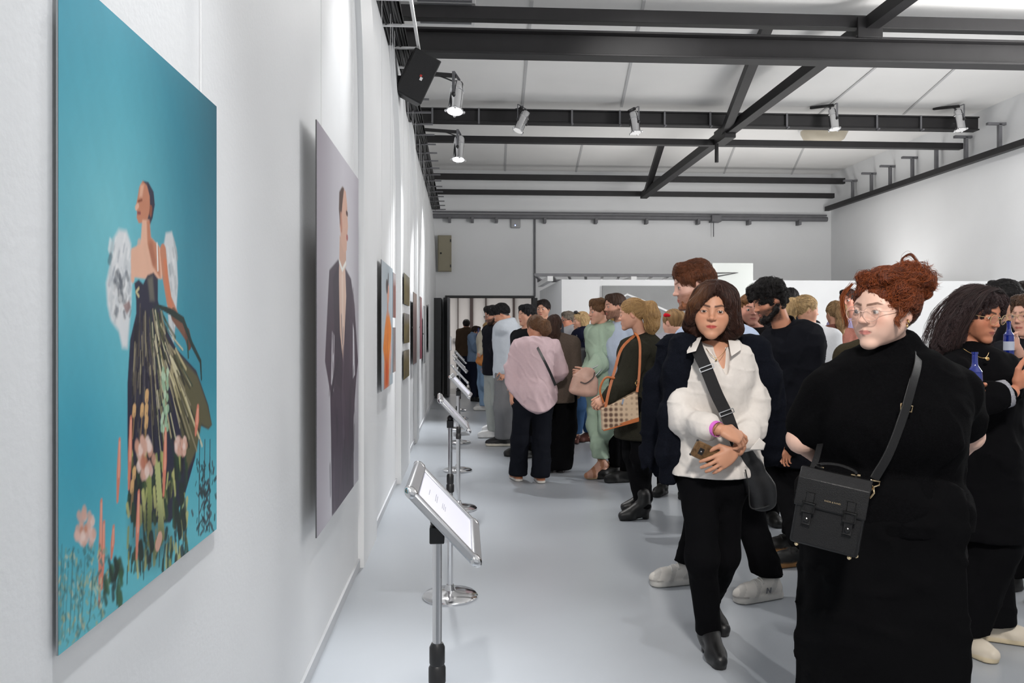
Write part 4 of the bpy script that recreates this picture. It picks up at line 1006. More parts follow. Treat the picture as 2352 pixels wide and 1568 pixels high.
        if lash:
            ze = .008 + s.lid * np.sqrt(np.maximum(1 - ((ax - .147) / .060) ** 2, 0)); m = front * (np.abs(ax - .147) < .066) * np.exp(-((z - ze - .004) / .007) ** 2)
            col = mixc(col, S_(30, 20, 18), m * .85)
            ze = .008 - s.lid * np.sqrt(np.maximum(1 - ((ax - .147) / .060) ** 2, 0)); m = front * (np.abs(ax - .147) < .06) * np.exp(-((z - ze + .003) / .005) ** 2)
            col = mixc(col, S_(60, 40, 34), m * .5)
        if beard:
            m = near * sstep(-.10, -.19, z + .38 * np.maximum(ax - .1, 0) * 0 - .3 * np.maximum(y + .2, 0)) * sstep(.16, .06, y)
            m = m * (1 - sstep(1.25, .95, np.sqrt((ax / .085) ** 2 + ((z + .262) / .035) ** 2)) * front) * sstep(-.62, -.5, z)
            m = np.maximum(m, near * front * np.exp(-((z + .205) / .024) ** 2) * sstep(.14, .10, ax))
            col = mixc(col, S_(*beard), m * .9 * (.85 + .15 * wob(pos, 300, 5)))
        if hairline is not None:
            m = near * sstep(-.02, .04, (z - .34) + np.maximum(y + .25, 0) * 1.15) * sstep(-.27, -.2, z) * (1 - sstep(.38, .3, np.hypot((y - .05) / .6, z / 1.0 + .0)) * (ax > .29) * 0)
            col = mixc(col, S_(*hairline), m)
        return col
    def body(s, face=True, facekw={}, sleeves=True, legs=True):
        J = s.J; c = s.cell; pts = np.array([J[k] for k in J]); lo = pts.min(0) - .14; hi = pts.max(0) + .16; lo[2] = -.01
        h = s.hh; hc = J['head']; fine = [(hc - h * V(.62, .62, .72), hc + h * V(.62, .62, .6), s.hcell)]
        if s.hands:
            for q in s.handspec:
                w_ = np.asarray(s.handspec[q]['wr'], float); d = unit(s.handspec[q]['d']); m = w_ + d * .075
                fine.append((m - .105, m + .105, min(c, max(.0032, s.hcell * 1.1))))
        D = SDF(lo, hi, c, fine)
        D.loft(s.torso_nodes(-.006), .03)
        for q in 'LR':
            s.arm(D, q, -.001); s.leg(D, q, (.078, .05, .036))
            d_ = (J['t' + q] - J['a' + q]) * V(1, 1, 0); zf = J['a' + q] - V(0, 0, .05 * s.S - .036)
            D.seg(J['a' + q], zf + d_ * .45 + V(0, 0, .012), .030, .024, .02); D.seg(zf + d_ * .45 + V(0, 0, .012), zf + d_ * .85, .024, .016, .02)
            D.seg(J['a' + q] - V(0, 0, .02), zf - d_ * .1, .028, .022, .02)
            if q in s.handspec: s.hand(D, q, **s.handspec[q])
            else: s.hand(D, q, J['w' + q], unit(J['w' + q] - J['e' + q]), s.l * (-1 if q == 'L' else 1), s.f, curl=(.35, .4, .45, .5))
        D.cut((0, 0, -1), (0, 0, 0.002))
        s.head_sdf(D, face)
        pos, qd = D.mesh(); pos = relax(pos, qd, 1, .35)
        s.o = mesh_obj('person', pos, qd, SKIN, None, s.b, s.face_col(pos, **facekw)); tag(s.o, s.label, 'person', s.group)
        if face: s.eyes()
        return s
    def eyes(s, iris=(74, 52, 36), look=(0, 0)):
        h = s.hh; n = 20
        for x in (-1, 1):
            vs, fs, cs = [], [], []
            fwd = unit(s.R @ V(math.sin(math.radians(look[0])), -math.cos(math.radians(look[0])), math.sin(math.radians(look[1])))); up = unit(s.R[:, 2]); rt = unit(np.cross(fwd, up)); up = np.cross(rt, fwd)
            c = s.hl(x * .145, -.302, .009); r = .0640 * h; rings = [0, 6, 11, 13, 20, 27, 30, 40, 60, 90, 130]
            for a in rings:
                t = math.radians(a)
                for j in range(n):
                    b_ = 2 * math.pi * j / n; vs.append(c + r * (fwd * math.cos(t) + (rt * math.cos(b_) + up * math.sin(b_)) * math.sin(t)))
                    cs.append(S_(8, 7, 7) if a <= 11 else S_(*iris) if a <= 24 else S_(*iris) * .4 if a <= 27 else S_(205, 198, 194))
            for i in range(len(rings) - 1):
                for j in range(n): fs.append((i * n + j, (i + 1) * n + j, (i + 1) * n + (j + 1) % n, i * n + (j + 1) % n))
            mesh_obj('eye', np.array(vs), np.array(fs), EYEM, s.o, s.b, np.array(cs))
    def put(s, name, D, m, col, it=1, f=.4, fn=None, lab=None):
        pos, qd = D.mesh()
        if len(pos) == 0: return None
        pos = relax(pos, qd, it, f); c = flat(pos, col) if not callable(col) else col(pos)
        if fn: c = fn(pos, c)
        o = mesh_obj(name, pos, qd, m, s.o, s.b, c)
        if lab: o['label'] = lab
        return o
    def grid(s, names, pad, cell=None, zlo=None, zhi=None):
        pts = np.array([s.J[k] for k in names]); lo, hi = pts.min(0) - pad, pts.max(0) + pad
        if zlo is not None: lo[2] = zlo
        if zhi is not None: hi[2] = zhi
        return SDF(lo, hi, cell or s.cell)
    def folds(s, amp=.006, f=14, seed=0, vert=1.0):
        sd = s.seed * 7 + seed; b = s.b
        def fn(P):
            q = P - b; a = np.abs(wob(q * V(1, 1, .45), f * .95, sd + 2)); c = np.abs(wob(q * V(.8, .8, 1.2), f * 1.25, sd + 5))
            return amp * .7 * wob(q * V(1, 1, 1 - .6 * vert), f, sd) + amp * .35 * wob(q * V(1, 1, .7), f * 2.3, sd + 1) - amp * 1.3 * np.maximum(0, 1 - 3.2 * a) - amp * 1.0 * np.maximum(0, 1 - 3.6 * c)
        return fn
    # ---- clothes
    def top(s, col, m=None, hem=.50, sleeve=1.0, ease=.018, flare=1.0, fold=.005, name='shirt', neck=None, cell=None, collar=None, fn=None, hipw=1.0, shape=None, open_=None, slw=0.0, lab=None, uneven=None):
        J = s.J; m = m or CLOTH; zh = hem * s.S
        D = s.grid(['hip', 'sh', 'neck', 'sL', 'sR', 'eL', 'eR', 'wL', 'wR'], .22 * max(s.build, 1), cell, zlo=max(zh - .03, .0), zhi=J['neck'][2] + .12)
        N = s.torso_nodes(ease, hipw=hipw)
        p, a, d, r = N[0]; pz = V(J['hip'][0], J['hip'][1], max(zh - .05, .02)); N = [(pz, a * flare, d * flare, r)] + N[(1 if zh > .47 * s.S else 0):]
        D.loft(N, .025)
        for q in 'LR': s.arm(D, q, ease * .75 + slw, sleeve)
        if shape: shape(D)
        D.warp(s.folds(fold, 13, 3), .04)
        if uneven: D.warp(uneven, .3)
        D.cut((0, 0, -1), (0, 0, zh), .006)
        nk = max(neck if neck is not None else .035, .035)
        D.cut(unit(V(0, 0, 1) + s.f * .35), J['neck'] + V(0, 0, nk), .01)
        if sleeve < 1:
            for q in 'LR': pass
        return s.put(name, D, m, col, fn=fn, lab=lab)
    def collar(s, col, m=None, r=.068, h=.035, name='collar', cell=None):
        J = s.J; D = SDF(J['neck'] - .16, J['neck'] + .16, cell or min(s.cell, .007))
        ax = unit(s.hl(0, .1, -.3) - J['neck'] + V(0, 0, .02)); c = J['neck']
        D.seg(c - ax * .03, c + ax * h, r * s.k * 1.25, r * s.k, .0)
        D.cut(ax * 1.0 + s.f * .35, c + ax * h); D.seg(c, c + ax * .2, r * s.k * .86, r * s.k * .86, 0, 's')
        return s.put(name, D, m or CLOTH, col)
    def trousers(s, col, m=None, r=(.092, .066, .055), hem=.05, fold=.006, name='trousers', cell=None, fn=None, crotch=True):
        J = s.J; c = cell or s.cell; D = s.grid(['hip', 'hL', 'hR', 'kL', 'kR', 'aL', 'aR'], .17 * max(1, s.build), c, zlo=max(min(J['aL'][2], J['aR'][2]) - .05, 0.012), zhi=J['waist'][2] + .05)
        N = s.torso_nodes(.008)[:3]; D.loft(N, .03)
        for q in 'LR': s.leg(D, q, r, 0, .035)
        D.warp(s.folds(fold, 11, 9, .6), .04)
        D.cut((0, 0, 1), J['waist'] + V(0, 0, .01)); D.cut((0, 0, -1), (0, 0, hem * s.S - .035), .004)
        return s.put(name, D, m or CLOTH, col, fn=fn)
    def skirt(s, col, m=None, hem=.1, flare=1.1, fold=.008, waves=0, name='skirt', fn=None, cell=None):
        J = s.J; D = s.grid(['hip', 'waist'], .42, cell, zlo=hem * s.S - .03, zhi=J['waist'][2] + .06)
        N = s.torso_nodes(.012); p, a, d, r = N[0]
        N = [(V(s.b[0], s.b[1], hem * s.S - .08), a * flare, d * flare * 1.05, r)] + N[:3]; D.loft(N, .03); D.warp(s.folds(fold, 11, 5), .06)
        if waves:
            def fw(P):
                q = P - s.b; t = np.arctan2(q[:, 1], q[:, 0]); return .012 * np.sin(waves * t + 1) * sstep(J['hip'][2], hem * s.S, P[:, 2])
            D.warp(fw, .06)
        D.cut((0, 0, 1), J['waist'] + V(0, 0, .02)); D.cut((0, 0, -1), (0, 0, hem * s.S), .005)
        return s.put(name, D, m or CLOTH, col, fn=fn)
    def shoes(s, col, sole=(30, 30, 30), kind='sneaker', cell=None, lift=0.0, m=None, upper=None, laces=None):
        c = cell or max(s.cell * .55, .005)
        for q in 'LR':
            a, t = s.J['a' + q].copy(), s.J['t' + q].copy(); d = t - a; d[2] = 0; d = unit(d); z0 = a[2] - .05 * s.S; k = s.k * (1.0 if s.fem else 1.08)
            sd = V(-d[1], d[0], 0); heel = V(a[0], a[1], z0) - d * .045 * k; toe = V(a[0], a[1], z0) + d * .19 * k
            hl_ = {'sneaker': .0, 'flat': 0.0, 'boot': .05, 'wedge': .075, 'heel': .05}[kind] * k + lift
            D = SDF(np.minimum(heel, toe) - V(.09, .09, .0) + V(0, 0, z0 - .002 - heel[2] * 0), np.maximum(np.maximum(heel, toe) + .09, a + .1) + V(0, 0, .1), c)
            tz = .036 * k; hz = .045 * k + hl_; up = V(0, 0, 1)
            D.seg(heel + d * .02 + up * hz, heel + d * .06 + up * (hz + .02), .036 * k, .042 * k, .02)
            D.seg(heel + d * .06 + up * (hz + .02), toe - d * .06 + up * (tz + .01), .042 * k, .036 * k, .02)
            D.seg(toe - d * .06 + up * (tz + .004), toe - d * .02 + up * tz, .040 * k, .032 * k, .02)
            D.seg(toe - d * .085 + sd * .012 + up * tz, toe - d * .085 - sd * .012 + up * tz, .036 * k, .036 * k, .02)
            if kind in ('sneaker', 'flat'):
                D.seg(a - up * .02, a + up * .005, .046 * k, .045 * k, .02)
                D.seg(heel + d * .022 + up * .014, toe - d * .04 + up * .014, .042 * k, .044 * k, .004)
            if kind in ('boot', 'heel'): D.seg(heel + d * .045 + up * (hl_ * .75 + .01), toe - d * .07 + up * .034, .034 * k, .034 * k, .01)
            if kind == 'boot': D.seg(a, a + up * .1, .050 * k, .052 * k, .02)
            if kind in ('boot', 'heel'):
                D.seg(heel + d * .028 + up * .0, heel + d * .028 + up * (hl_ + .02), .026 * k, .028 * k, .006); D.seg(toe - d * .09 + up * .01, toe - d * .03 + up * .01, .038 * k, .032 * k, .006)
            if kind == 'wedge': D.seg(heel + d * .03 + up * .03, toe - d * .06 + up * .01, .038 * k, .036 * k, .006); D.seg(heel + d * .03, heel + d * .03 + up * .08, .034 * k, .034 * k, .006)
            D.cut((0, 0, -1), (0, 0, z0 + .003))
            zs = z0 + (.028 if kind in ('sneaker', 'flat') else .018 + hl_ * .0) * k
            cu = S_(*col); cs_ = S_(*sole)
            def cf(pos, zs=zs, a=a, d=d, kind=kind, heel=heel):
                u = (pos - heel) @ d; zz = zs + (hl_ * np.clip(1 - u / (.16 * k), 0, 1) if kind == 'wedge' else 0)
                cc = flat(pos, cu); 
                if upper: cc = upper(pos, cc, (pos - heel), d, z0)
                return mixc(cc, cs_, sstep(zz + .003, zz - .003, pos[:, 2]))
            so = s.put('shoe', D, m or SHOEM, cf)
            if laces:
                b = MB()
                for i in range(5):
                    t_ = .035 + .019 * i; z_ = z0 + (.112 - .030 * (t_ / .13)) * k; c_ = V(a[0], a[1], 0) + d * t_ * k
                    b.tube([c_ + sd * w_ * k + up * (z_ - (abs(w_) / .03) ** 2 * .016 * k) + d * .008 * (w_ / .03) * (1 if i % 2 else -1) for w_ in (-.032, -.018, 0, .018, .032)], .0032, 6)
                b.build('laces', mat('lace_%d' % laces[0], S_(*laces), .8), so, smooth='all')
        return s
    # ---- hair
    def hair(s, style, col, col2=None, cell=None, name='hair', thick=1.0, seed=0, n=70, amp=.012, part=0.0, length=.5, back=.18, low=-.22, front=.0, tail=None, bun=None, vol=0.0, bumps=None, extra=None, face_cut=True, streak=.55, ears=True):
        h, R, hl, J = s.hh, s.R, s.hl, s.J; A = lambda *v: np.array(v) * h; c0 = J['head']; cell = cell or max(s.hcell, .004)
        ext = {'long': 1.9}.get(style, 1.1); lo = c0 - h * V(1.0, 1.0, ext); hi = c0 + h * V(1.0, 1.0, .95)
        if tail: tp = np.array(tail); lo = np.minimum(lo, tp.min(0) - .08); hi = np.maximum(hi, tp.max(0) + .08)
        D = SDF(lo, hi, cell); v = vol
        D.ell(hl(0, .06, .15), A(.350 + v, .440 + v, .395 + v), R, 0)
        if style in ('bob', 'long'):
            L = -length
            for x in (-1, 1):
                D.seg(hl(x * .25, .08, .12), hl(x * (.31 + v * .5), .08, L * .55), .15 * h, .135 * h, .08 * h)
                D.seg(hl(x * (.31 + v * .5), .08, L * .55), hl(x * .29, .10, L), .135 * h, .11 * h, .05 * h)
            D.loft([(hl(0, .18, .1), .34 * h, .25 * h, R[:, 0]), (hl(0, .20, L * .6), (.36 + v) * h, .21 * h, R[:, 0]), (hl(0, .20, L), .33 * h, .17 * h, R[:, 0])], .06 * h)
        if style == 'short':
            D.seg(hl(-.18, -.2, .40), hl(.18, -.2, .40), (.10 + front) * h, (.10 + front) * h, .12 * h)
        if extra: extra(D)
        # carve out face, ears, nape
        if face_cut:
            D.ell(hl(0, -.56, -.13), A(.300, .44, .478), R, .03 * h, 's')
            if style in ('short', 'pony', 'bun', 'fade'):
                D.ell(hl(0, -.33, -.33), A(.6, .42, .38), R, .02 * h, 's')
                if ears:
                    for x in (-1, 1): D.ell(hl(x * .36, .05, -.06), A(.12, .10, .16), R, .02 * h, 's')
                D.cut(R @ V(0, -.35, -1), hl(0, .3, low), .02 * h)
            else:
                D.cut(R @ V(0, 0, -1), hl(0, 0, -length), .03 * h)
                D.seg(hl(0, -.5, -.1), hl(0, -.45, -1.2), .29 * h, .27 * h, .04 * h, 's')
        def P2(P): return (P - c0) @ R / h
        def phase(P):
            q = P2(P); cx, cy = part, -.05; return np.arctan2(q[:, 0] - cx, q[:, 1] - cy), q
        def strand(P):
            t, q = phase(P); w_ = .5 * np.sin(7 * q[:, 2] + 3 * t + seed) + .35 * np.sin(13 * q[:, 2] - 5 * t)
            rad = np.hypot(q[:, 0] - part, q[:, 1] + .05); fade = sstep(.02, .2, rad)
            return amp * h * fade * (np.sin(n * t + 1.6 * w_) + .6 * np.sin(n * .43 * t + 2 * w_ + 1))
        D.warp(strand, .05)
        if bumps: D.warp(lambda P: bumps[0] * h * wob(P2(P), bumps[1], seed) + bumps[0] * .6 * h * wob(P2(P), bumps[1] * 2.2, seed + 3), .07)
        if tail:
            for i in range(len(tail) - 1): D.seg(tail[i], tail[i + 1], (bun or [.05] * 9)[i], (bun or [.05] * 9)[i + 1], .02)
            tl = np.array(tail)
            def ts(P):
                q = P2(P); far = np.min([np.linalg.norm(P - (tl[i] * (1 - u) + tl[i + 1] * u), axis=1) for i in range(len(tl) - 1) for u in (0, .5, 1)], 0)
                return np.where((far < .09), amp * h * 1.1 * np.sin(90 * q[:, 0] + 3 * np.sin(5 * q[:, 2]) + 70 * q[:, 1]), 0)
            D.warp(ts, .04)
        ca, cb = S_(*col), S_(*(col2 or tuple(int(x * .55) for x in col)))
        def cf(pos):
            t, q = phase(pos); w_ = .5 * np.sin(7 * q[:, 2] + 3 * t + seed) + .35 * np.sin(13 * q[:, 2] - 5 * t)
            k = .5 + .5 * np.sin(n * 1.7 * t + 2.2 * w_); k2 = .5 + .5 * np.sin(n * .5 * t + 1.5 * w_ + 2)
            return mixc(flat(pos, ca), cb, streak * (.55 * k + .45 * k2) + .15 * wob(q, 9, seed))
        return s.put(name, D, HAIRM, cf, 1, .3)
    def curves(s, paths, cols, r, name='hair_strands'):
        # paths: (n, k, 3) world points
        P = np.asarray(paths, float); n, k = P.shape[:2]; hc = bpy.data.hair_curves.new(name); hc.add_curves([k] * n)
        hc.attributes['position'].data.foreach_set('vector', (P - s.b).astype(np.float32).ravel())
        t = np.linspace(0, 1, k); prof = np.clip(np.minimum(t * 6 + .35, (1 - t) * 3 + .15), 0, 1)
        ra = hc.attributes.get('radius') or hc.attributes.new('radius', 'FLOAT', 'POINT'); rr = np.broadcast_to(np.asarray(r).reshape(-1, 1), (n, 1)) * prof[None, :]
        ra.data.foreach_set('value', rr.astype(np.float32).ravel())
        ca = hc.attributes.new('Col', 'FLOAT_COLOR', 'POINT'); cc = np.ones((n, k, 4), np.float32); cc[..., :3] = np.asarray(cols)[:, None, :]; ca.data.foreach_set('color', cc.ravel())
        hc.materials.append(STRANDM); o = bpy.data.objects.new(name, hc); C.objects.link(o); o.parent = s.o; return o
    def strands(s, paths, col, col2=None, r=.0005, name='hair_strands', seed=1, n=5, copies=6, spread=.004, k=14):
        rg = np.random.RandomState(seed); out, cols = [], []; a, b_ = S_(*col), S_(*(col2 or col))
        for p in paths:
            p = np.asarray(p); u = np.linspace(0, len(p) - 1, k); i = np.minimum(u.astype(int), len(p) - 2); f = (u - i)[:, None]; q = p[i] * (1 - f) + p[i + 1] * f
            for c in range(copies):
                out.append(q + rg.normal(size=3) * spread * .6 + np.cumsum(rg.normal(size=(k, 3)) * spread * .16, 0)); cols.append(a + (b_ - a) * rg.rand())
        s.curves(out, cols, r * rg.uniform(.7, 1.2, len(out)), name)
    def fuzz(s, ho, n, L, flow, cols, r=.00045, lift=.003, curl=(0, 0), seed=1, steps=9, noise=.12, name='hair_strands'):
        from mathutils import kdtree
        me = ho.data; N = len(me.vertices); P = np.empty(N * 3, np.float32); me.vertices.foreach_get('co', P); P = P.reshape(-1, 3) + s.b
        Q = np.empty(N * 3, np.float32); me.vertices.foreach_get('normal', Q); Q = Q.reshape(-1, 3); kd = kdtree.KDTree(N)
        for i in range(N): kd.insert(P[i], i)
        kd.balance(); rg = np.random.RandomState(seed); ids = rg.randint(0, N, n); p = P[ids].astype(float); nn = Q[ids].astype(float); h = s.hh
        ll = L * rg.uniform(.6, 1.3, (n, 1)); ph = rg.rand(n, 1) * 6.28; cn = rg.normal(size=(n, 3)) * noise; out = np.empty((n, steps, 3)); side0 = None
        for k in range(steps):
            d = flow((p - s.J['head']) @ s.R / h) @ s.R.T; d = d / (np.linalg.norm(d, axis=1, keepdims=True) + 1e-9) + cn
            d -= nn * (d * nn).sum(1, keepdims=True); d /= np.linalg.norm(d, axis=1, keepdims=True) + 1e-9; sd = np.cross(d, nn)
            e = curl[0] * min(1, k / 2); out[:, k] = p + nn * (lift * (.15 + k / steps)) + e * (sd * np.sin(ph + curl[1] * k) + nn * (.6 + .6 * np.cos(ph + curl[1] * k)))
            p = p + d * ll / steps
            ix = np.array([kd.find(q)[1] for q in p]); nn = Q[ix].astype(float); p = p - nn * ((p - P[ix]) * nn).sum(1, keepdims=True)
        a, b_ = S_(*cols[0]), S_(*cols[1]); t = np.clip(rg.rand(n) * .7 + .3 * (.5 + .5 * wob(out[:, 0], 50, seed)), 0, 1)[:, None]; cc = a * (1 - t) + b_ * t
        if len(cols) > 2: cc = cols[2](cc, (out[:, 0] - s.J['head']) @ s.R / h)
        return s.curves(out, cc, r * rg.uniform(.7, 1.3, n), name)
    @staticmethod
    def radial(part=0.0, cy=-.05, down=2.2, fwd=0.0):
        def f(q):
            x, y = q[:, 0] - part, q[:, 1] - cy; rr = np.hypot(x, y) + 1e-6; return np.stack([x / rr, y / rr - fwd * np.exp(-(rr / .4) ** 2), -np.minimum(1.6, rr * down) + .0 * x], 1)
        return f
    @staticmethod
    def sweep(side=.3, up=.15):
        def f(q):
            top = sstep(.10, .34, q[:, 2])[:, None]; a = np.stack([np.full(len(q), side), np.full(len(q), -1.0), np.full(len(q), up)], 1); b_ = np.stack([q[:, 0] * .1, np.full(len(q), .55), np.full(len(q), -1.0)], 1); return a * top + b_ * (1 - top)
        return f
    @staticmethod
    def gather(t, sway=.05):
        t = np.asarray(t, float)
        def f(q):
            v = t - q; dist = np.linalg.norm(v, axis=1, keepdims=True); tail = (sstep(.46, .54, q[:, 1]) * np.ones(len(q)))[:, None]; tail = np.maximum(tail, sstep(-.3, -.4, q[:, 2])[:, None])
            return (v / (dist + 1e-6)) * (1 - tail) + V(sway, .0, -1)[None, :] * tail
        return f
    # ---- things worn
    def glasses(s, col, rim=.006, shape=(.098, .082), colm=None, dz=0.0, dark=None, temple=True):
        h = s.hh; m = colm or mat('spectacle_frame_%d_%d_%d' % col, S_(*col), 0.25, spec=.6); b = MB(); y = -.46
        for x in (-1, 1):
            pts = []
            for j in range(28):
                a = 2 * math.pi * j / 28; pts.append(s.hl(x * .145 + shape[0] * math.cos(a), y + .03 * abs(x * .145 + shape[0] * math.cos(a)) / .24, -.005 + dz + shape[1] * math.sin(a)))
            b.tube(pts, rim * h, 6, closed=True)
            if temple: b.tube([s.hl(x * (.145 + shape[0]), y + .035, .03 + dz), s.hl(x * .33, -.30, .03 + dz), s.hl(x * .352, .03, .03 + dz), s.hl(x * .345, .13, -.05 + dz)], rim * h, 6)
        b.tube([s.hl(-.06, y - .0, .02 + dz), s.hl(0, y - .035, .035 + dz), s.hl(.06, y, .02 + dz)], rim * h * 1.3, 6)
        g_ = b.build('glasses', m, s.o, smooth='all')
        lm = LENSG if dark is None else mat('dark_lens', (0.01, 0.01, 0.01), 0.05)
        for x in (-1, 1):
            pts = [s.hl(x * .145 + shape[0] * math.cos(a), y + .03 * abs(x * .145 + shape[0] * math.cos(a)) / .24, -.005 + dz + shape[1] * math.sin(a)) for a in np.arange(0, 6.28, .2244)]
            bb = MB(); bb.poly(pts, .0012, s.R @ V(0, 1, 0)); bb.build('lens', lm, g_)
        return g_
    def beard(s, col, amp=.02, full=1.0, cell=None):
        h, R, hl = s.hh, s.R, s.hl; D = SDF(s.J['head'] - h * .75, s.J['head'] + h * .6, cell or max(s.hcell, .004)); A = lambda *v: np.array(v) * h
        for x in (-1, 1):
            D.seg(hl(x * .255, .03, -.05), hl(x * .225, -.02, -.24), .065 * h, .095 * h, .05 * h); D.seg(hl(x * .225, -.02, -.24), hl(x * .10, -.27, -.41), .095 * h, .105 * h * full, .05 * h)
            D.seg(hl(x * .115, -.31, -.235), hl(x * .10, -.29, -.38), .045 * h, .065 * h, .03 * h)
        D.ell(hl(0, -.31, -.43), A(.15, .11, .10 * full), R, .05 * h); D.ell(hl(0, -.42, -.262), A(.075, .12, .028), R, .012 * h, 's')
        D.warp(lambda P: amp * .5 * h * wob((P - s.J['head']) @ R / h, 45, 2), .04)
        c_ = S_(*col); s.put('beard', D, HAIRM, lambda pos: mixc(flat(pos, c_), c_ * .4, .5 + .5 * wob((pos - s.J['head']) / h, 60, 3)))
def S_(*a): return np.array(srgb(*a))
def bezier(p, n=12):
    p = [np.asarray(q, float) for q in p]; out = []
    for t in np.linspace(0, 1, n):
        q = p
        while len(q) > 1: q = [q[i] * (1 - t) + q[i + 1] * t for i in range(len(q) - 1)]
        out.append(q[0])
    return out
def catmull(p, n=6):
    p = [np.asarray(q, float) for q in p]; p = [2 * p[0] - p[1]] + p + [2 * p[-1] - p[-2]]; out = []
    for i in range(1, len(p) - 2):
        for t in np.linspace(0, 1, n, endpoint=False):
            a, b, c, d = p[i - 1], p[i], p[i + 1], p[i + 2]
            out.append(.5 * (2 * b + (c - a) * t + (2 * a - 5 * b + 4 * c - d) * t * t + (3 * b - 3 * c + d - a) * t ** 3))
    return out + [p[-2]]
# ------------------------------------------------------------------ woman in the white shirt, walking towards the camera
NAVY = (0.006, 0.007, 0.011)
def lin(c): return np.asarray(c, float)
p = Person(1640, 3.5, 1.625, -10, 'woman with dark bob haircut in white shirt walking towards camera, phone in hand', head=(-8, 2, 3),
           skin=(192, 140, 112), lean=(0, -.03), build=1.0, hs=1.06, fat=.035, lid=.0170, cell=.011, hcell=.0028, seed=3)
A = p.at
p.set(hL=A(1662, 1078, -.0), hR=A(1606, 1078, -.02), kR=A(1614, 1285, -.16), kL=A(1664, 1275, -.02), head=A(1636, 716, -.07), sh=A(1646, 806, 0), neck=A(1645, 787, -.0),
      sL=A(1722, 818, 0.0), sR=A(1572, 818, 0.0), eR=A(1568, 955, -.06), wR=A(1650, 985, -.26), eL=A(1735, 952, -.05), wL=A(1695, 1033, -.24))
p.foot('R', atZ(1638, 1515, 0), 0); p.foot('L', atZ(1622, 1432, 0), 12); p.J['aR'] += V(0, .07, 0); p.J['tR'] += V(0, .07, 0)
p.handspec = dict(R=dict(wr=A(1655, 988, -.28), d=V(.9, -.10, -.34), n=V(-.15, .65, -.75), th=V(.2, .5, .8), size=.172, curl=(.45, .75, .8, .85), thumb=.7, fan=.10),
                  L=dict(wr=A(1690, 1036, -.26), d=V(-.80, -.12, -.46), n=V(-.05, 1, -.1), th=V(-.5, 0, .85), size=.172, curl=(.22, .28, .3, .35), thumb=.9, fan=.16))
p.body(facekw=dict(lip=(176, 70, 66), brow=(58, 38, 32), blush=.30, hairline=(44, 26, 24)))
WS = srgb(214, 208, 202)
def sh_shape(D):
    # rolled cuffs and the loose front
    D.seg(p.J['wR'] * .55 + p.J['eR'] * .45, p.J['wR'] * .72 + p.J['eR'] * .28, .056, .060, .006)
    D.seg(p.J['eR'] + V(0, 0, .06), p.J['eR'] - V(0, 0, .03), .050, .056, .03)
    D.seg(p.J['eL'] + V(.0, 0, .06), p.J['eL'] + V(-.01, -.03, -.05), .050, .058, .03)
    D.seg(p.J['eL'] * .55 + p.J['wL'] * .45, p.J['eL'] * .28 + p.J['wL'] * .72, .05, .06, .01)
def shirt_fn(pos, c): return c
def neck_v(P):    # open V neckline
    q = P - p.J['neck']; return np.where(q[:, 1] < .0, .0, -1.0)
J = p.J
D = p.grid(['hip', 'sh', 'neck', 'sL', 'sR', 'eL', 'eR', 'wL', 'wR'], .20, .0065, zlo=.78, zhi=J['neck'][2] + .1)
N = p.torso_nodes(.022); D.loft([(V(J['hip'][0], J['hip'][1] - .01, .80), .200, .160, p.l)] + N[1:], .025)
D.seg(J['sh'] + V(-.04, 0, .02), J['sR'] + V(0, 0, -.01), .055, .05, .03); D.seg(J['sh'] + V(.04, 0, .02), J['sL'] + V(0, 0, -.01), .055, .05, .03)
for q in 'LR': p.arm(D, q, .012, .80 if q == 'R' else .86)
sh_shape(D)
D.warp(p.folds(.0042, 12, 3), .04); D.warp(p.folds(.0016, 26, 4, .2), .04)
D.warp(lambda P: .008 * np.sin(26 * (P[:, 0] - p.b[0]) * 1.0 + 9 * (P[:, 2]) + 2 * np.sin(6 * P[:, 2])) * sstep(1.25, 1.0, P[:, 2]), .03)
D.cut((0, 0, -1), V(0, 0, A(1640, 1086)[2]), .004)
D.cut(unit(V(0, -.55, 1)), J['neck'] + V(0, .03, .045), .006)
# V opening
vx, vz = A(1668, 880)[0], A(1668, 890)[2]
for sg, px in ((1, 1700), (-1, 1612)):
    pass
D.seg(A(1655, 790, -.2), A(1668, 868, -.2), .050, .006, .004, 's'); D.seg(A(1655, 790, -.12), A(1668, 868, -.14), .050, .006, .004, 's')
for sx, px in ((1, 1688),): D.seg(A(px + 3, 1066, -.16), A(px, 1100, -.16), .003, .007, .0, 's')
p.put('shirt', D, CLOTH, WS)
# collar flaps, button placket, cuff edges
b = MB()
def flap(pts, th=.004): b.poly(pts, th, (0, -1, 0))
b.add([A(1610, 772, -.06), A(1596, 800, -.14), A(1578, 806, -.12), A(1592, 779, -.04), A(1612, 774, -.075), A(1599, 806, -.165), A(1577, 812, -.135), A(1590, 780, -.055)],
      [(0, 1, 2, 3), (7, 6, 5, 4), (0, 4, 5, 1), (1, 5, 6, 2), (2, 6, 7, 3), (3, 7, 4, 0)])
b.build('collar', mat('white_cotton', WS, 0.85, bump=.1, bscale=260), p.o, .003, smooth=True)
b = MB(); b.add([A(1672, 768, -.06), A(1700, 782, -.07), A(1704, 800, -.13), A(1680, 816, -.16), A(1670, 770, -.075), A(1698, 782, -.085), A(1703, 803, -.15), A(1679, 820, -.175)],
      [(3, 2, 1, 0), (4, 5, 6, 7), (1, 5, 4, 0), (2, 6, 5, 1), (3, 7, 6, 2), (0, 4, 7, 3)])
b.build('collar', mat('white_cotton', WS, 0.85, bump=.1, bscale=260), p.o, .003, smooth=True)
